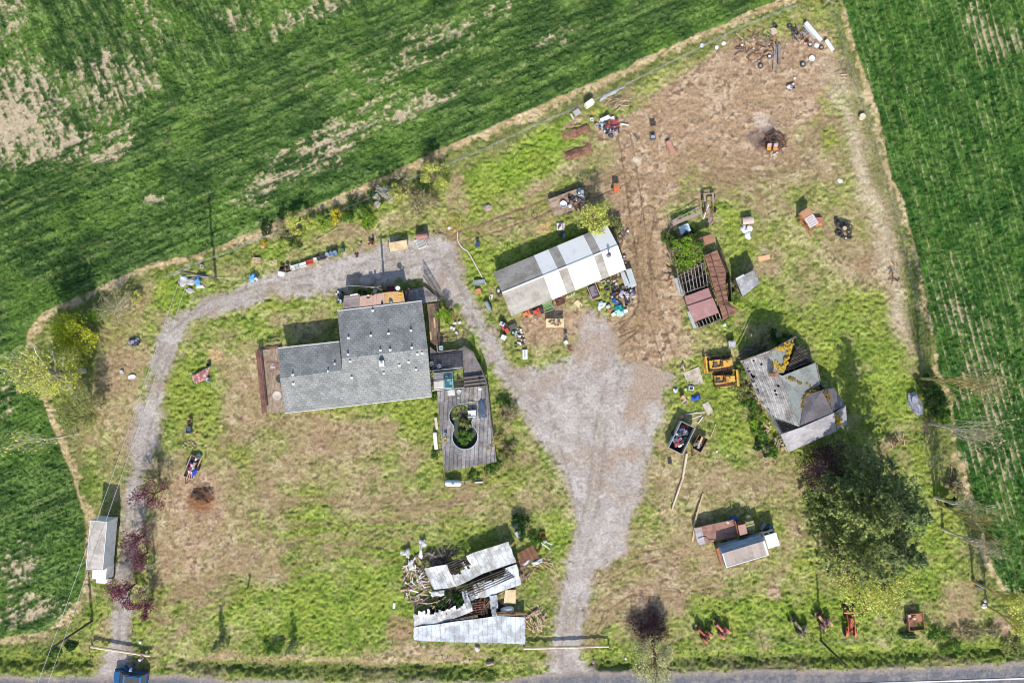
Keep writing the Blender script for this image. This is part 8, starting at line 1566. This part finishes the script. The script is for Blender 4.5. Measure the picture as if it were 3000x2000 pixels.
for x, y, r, h, m, lab in ((2146, 850, 1.3, 1.1, lm_ol, 'olive bramble between the ruined shed and the small shed'), (2142, 876, 1.2, .9, lm_gr, 'green bramble below the small shed'), (2166, 1082, 1.0, 1.0, lm_gr, 'green bramble at the bulldozers and the farmhouse eave'), (2158, 1118, 1.3, .9, lm_ol, 'olive bramble right of the smaller bulldozer'), (2180, 1150, 1.2, .9, lm_ol, 'olive bramble along the upper west farmhouse eave'), (2200, 1190, 1.3, 1.1, lm_gr, 'green bramble along the middle west farmhouse eave'), (2218, 1228, 1.4, 1.1, lm_br, 'bright green bramble along the lower west farmhouse eave'), (2222, 1270, 1.3, 1.0, lm_gr, 'green bramble beside the broken grey boards of the farmhouse'), (2232, 1310, 1.3, .9, lm_dk, 'dark bramble at the south west corner of the farmhouse'), (2262, 1320, 1.0, .7, lm_gr, 'green bramble below the south eave of the farmhouse'), (2280, 1000, 1.8, .8, lm_dk, 'dark bramble in the shadow north of the farmhouse'), (2000, 690, 1.6, .9, lm_dk, 'dark weeds around the chest freezer above the ruined shed'), (1962, 700, 1.2, .8, lm_gr, 'green weeds at the left of the ruined shed')): bush(x, y, r, h, m, lab, 'bramble', 'bramble', gb, n=600, ls=.17)
for x, y, r, h, m, lab in ((1532, 1548, 1.7, 1.6, lm_dk, 'dark green weed bush north of the collapsed barn'), (1524, 1520, 1.2, 1.2, lm_dk, 'upper dark weed bush north of the collapsed barn'), (1575, 1575, 1.0, .7, lm_gr, 'green weeds beside the orange brown tub'), (1290, 1758, 1.5, .8, lm_dk, 'dark weeds growing in the gap between the barn roofs'), (1345, 1752, 1.1, .9, lm_dk, 'dark weeds between the barn roofs, further right')): bush(x, y, r, h, m, lab, n=700, ls=.16)
bush(1895, 1832, 2.7, 1.7, leafmat('dusk_leaves', (104, 76, 82), (84, 66, 70)), 'dark purple brown twiggy bush beside the main entrance, above the cream blossoms', n=1500, ls=.15, bk=red_bark, twigs=26); tree(1912, 1903, 5.6, 3.0, lm_cr, 'cream blossoming tree at the roadside east of the main entrance', n=3800, clumps=20, ls=.16, bk=red_bark)
for x, y, r, h, m, lab in ((2700, 1830, 1.6, .7, lm_gr, 'green bramble right of the rust red box trailer'), (2750, 1850, 1.8, .7, lm_gr, 'green bramble in the south east verge, larger'), (2820, 1850, 1.9, .8, lm_tan, 'brown bramble in the south east verge'), (2890, 1845, 1.9, .8, lm_tan, 'brown bramble near the greenish willow'), (2660, 1850, 1.3, .6, lm_dk, 'dark bramble below the rust red box trailer'), (2960, 1890, 1.8, .8, lm_ol, 'olive bramble by the road in the far corner'), (2780, 1890, 1.8, .6, lm_gr, 'green bramble close to the road verge'), (160, 1915, 1.0, .6, lm_gr, 'green weeds at the foot of the western ditch'), (210, 1890, .9, .5, lm_dk, 'dark weeds left of the western log barrier')): bush(x, y, r, h, m, lab, 'bramble', 'bramble', 'brambles of the southern verge', n=600, ls=.17, squash=.7)

# grass blades and crop blades as ground cover, coloured like the sward they grow from
bm = bpy.data.materials.new('blades'); bm.use_nodes = True
N = bm.node_tree.nodes; L = bm.node_tree.links; b = N['Principled BSDF']; at = N.new('ShaderNodeAttribute'); at.attribute_name = 'cover'
g_ = N.new('ShaderNodeNewGeometry'); r_ = N.new('ShaderNodeMapRange'); r_.inputs[3].default_value = .5; r_.inputs[4].default_value = 1.6; L.new(g_.outputs['Random Per Island'], r_.inputs[0])
s_ = N.new('ShaderNodeVectorMath'); s_.operation = 'SCALE'; L.new(at.outputs['Color'], s_.inputs[0]); L.new(r_.outputs[0], s_.inputs['Scale']); L.new(s_.outputs[0], b.inputs['Base Color']); b.inputs['Roughness'].default_value = .8; b.inputs['Specular IOR Level'].default_value = .1
def cover(name, n, wfun, size, label, cat, blades=3, lift=.0):
    x = LR.uniform(-84, 84, n); y = LR.uniform(-58, 58, n)
    i = np.clip(np.searchsorted(GX, x), 1, len(GX) - 1); j = np.clip(np.searchsorted(GY, y), 1, len(GY) - 1)
    w_ = wfun(j, i); k = LR.rand(n) < w_; x, y, i, j = x[k], y[k], i[k], j[k]; z = GZ[j, i]; c = col[j, i]
    x = np.repeat(x, blades) + LR.normal(size=len(x) * blades) * .07; y = np.repeat(y, blades) + LR.normal(size=len(y) * blades) * .07; z = np.repeat(z, blades); c = np.repeat(c, blades, 0)
    m = len(x); a = LR.uniform(0, 2 * PI, m); l = size * LR.uniform(.6, 1.4, m); t = LR.uniform(.45, 1.15, m)
    d = np.stack([np.cos(a) * np.sin(t), np.sin(a) * np.sin(t), np.cos(t)], 1); sd = np.stack([-np.sin(a), np.cos(a), 0 * a], 1) * (l * .22)[:, None]
    p0 = np.stack([x, y, z - .02], 1); p1 = p0 + d * (l * .6)[:, None]; p2 = p0 + (d * np.array([1.2, 1.2, .75])) * l[:, None]
    V = np.stack([p0 - sd * .6, p0 + sd * .6, p1 + sd, p2, p1 - sd], 1).reshape(-1, 3); F = np.arange(5 * m).reshape(-1, 5)
    o = mesh_np(name, V, F, bm); at_ = o.data.color_attributes.new('cover', 'FLOAT_COLOR', 'POINT'); at_.data.foreach_set('color', np.concatenate([np.repeat(c, 5, 0), np.ones((5 * m, 1))], 1).astype(np.float32).ravel())
    return tag(o, label, cat, None, 'stuff')
yard = (1 - wF) * (1 - wD) * (1 - wR)
def free(j, i): return yard[j, i] * np.clip(.10 + lush[j, i] * .8 + verge[j, i] * .5 - strip_[j, i], 0, 1)
cover('grass', 150000, free, .17, 'short yard grass and weeds between the buildings', 'grass')
cover('ditch_grass', 26000, lambda j, i: np.clip(np.exp(-(dD[j, i] / 2.0) ** 2) * (1 - wD[j, i]) * (1 - wR[j, i]), 0, 1), .28, 'rank grass along the roadside ditches', 'grass')
cover('crop_blades', 170000, lambda j, i: wF[j, i] * (1 - soil[j, i] * .92), .24, 'green crop blades standing in both fields', 'crop')
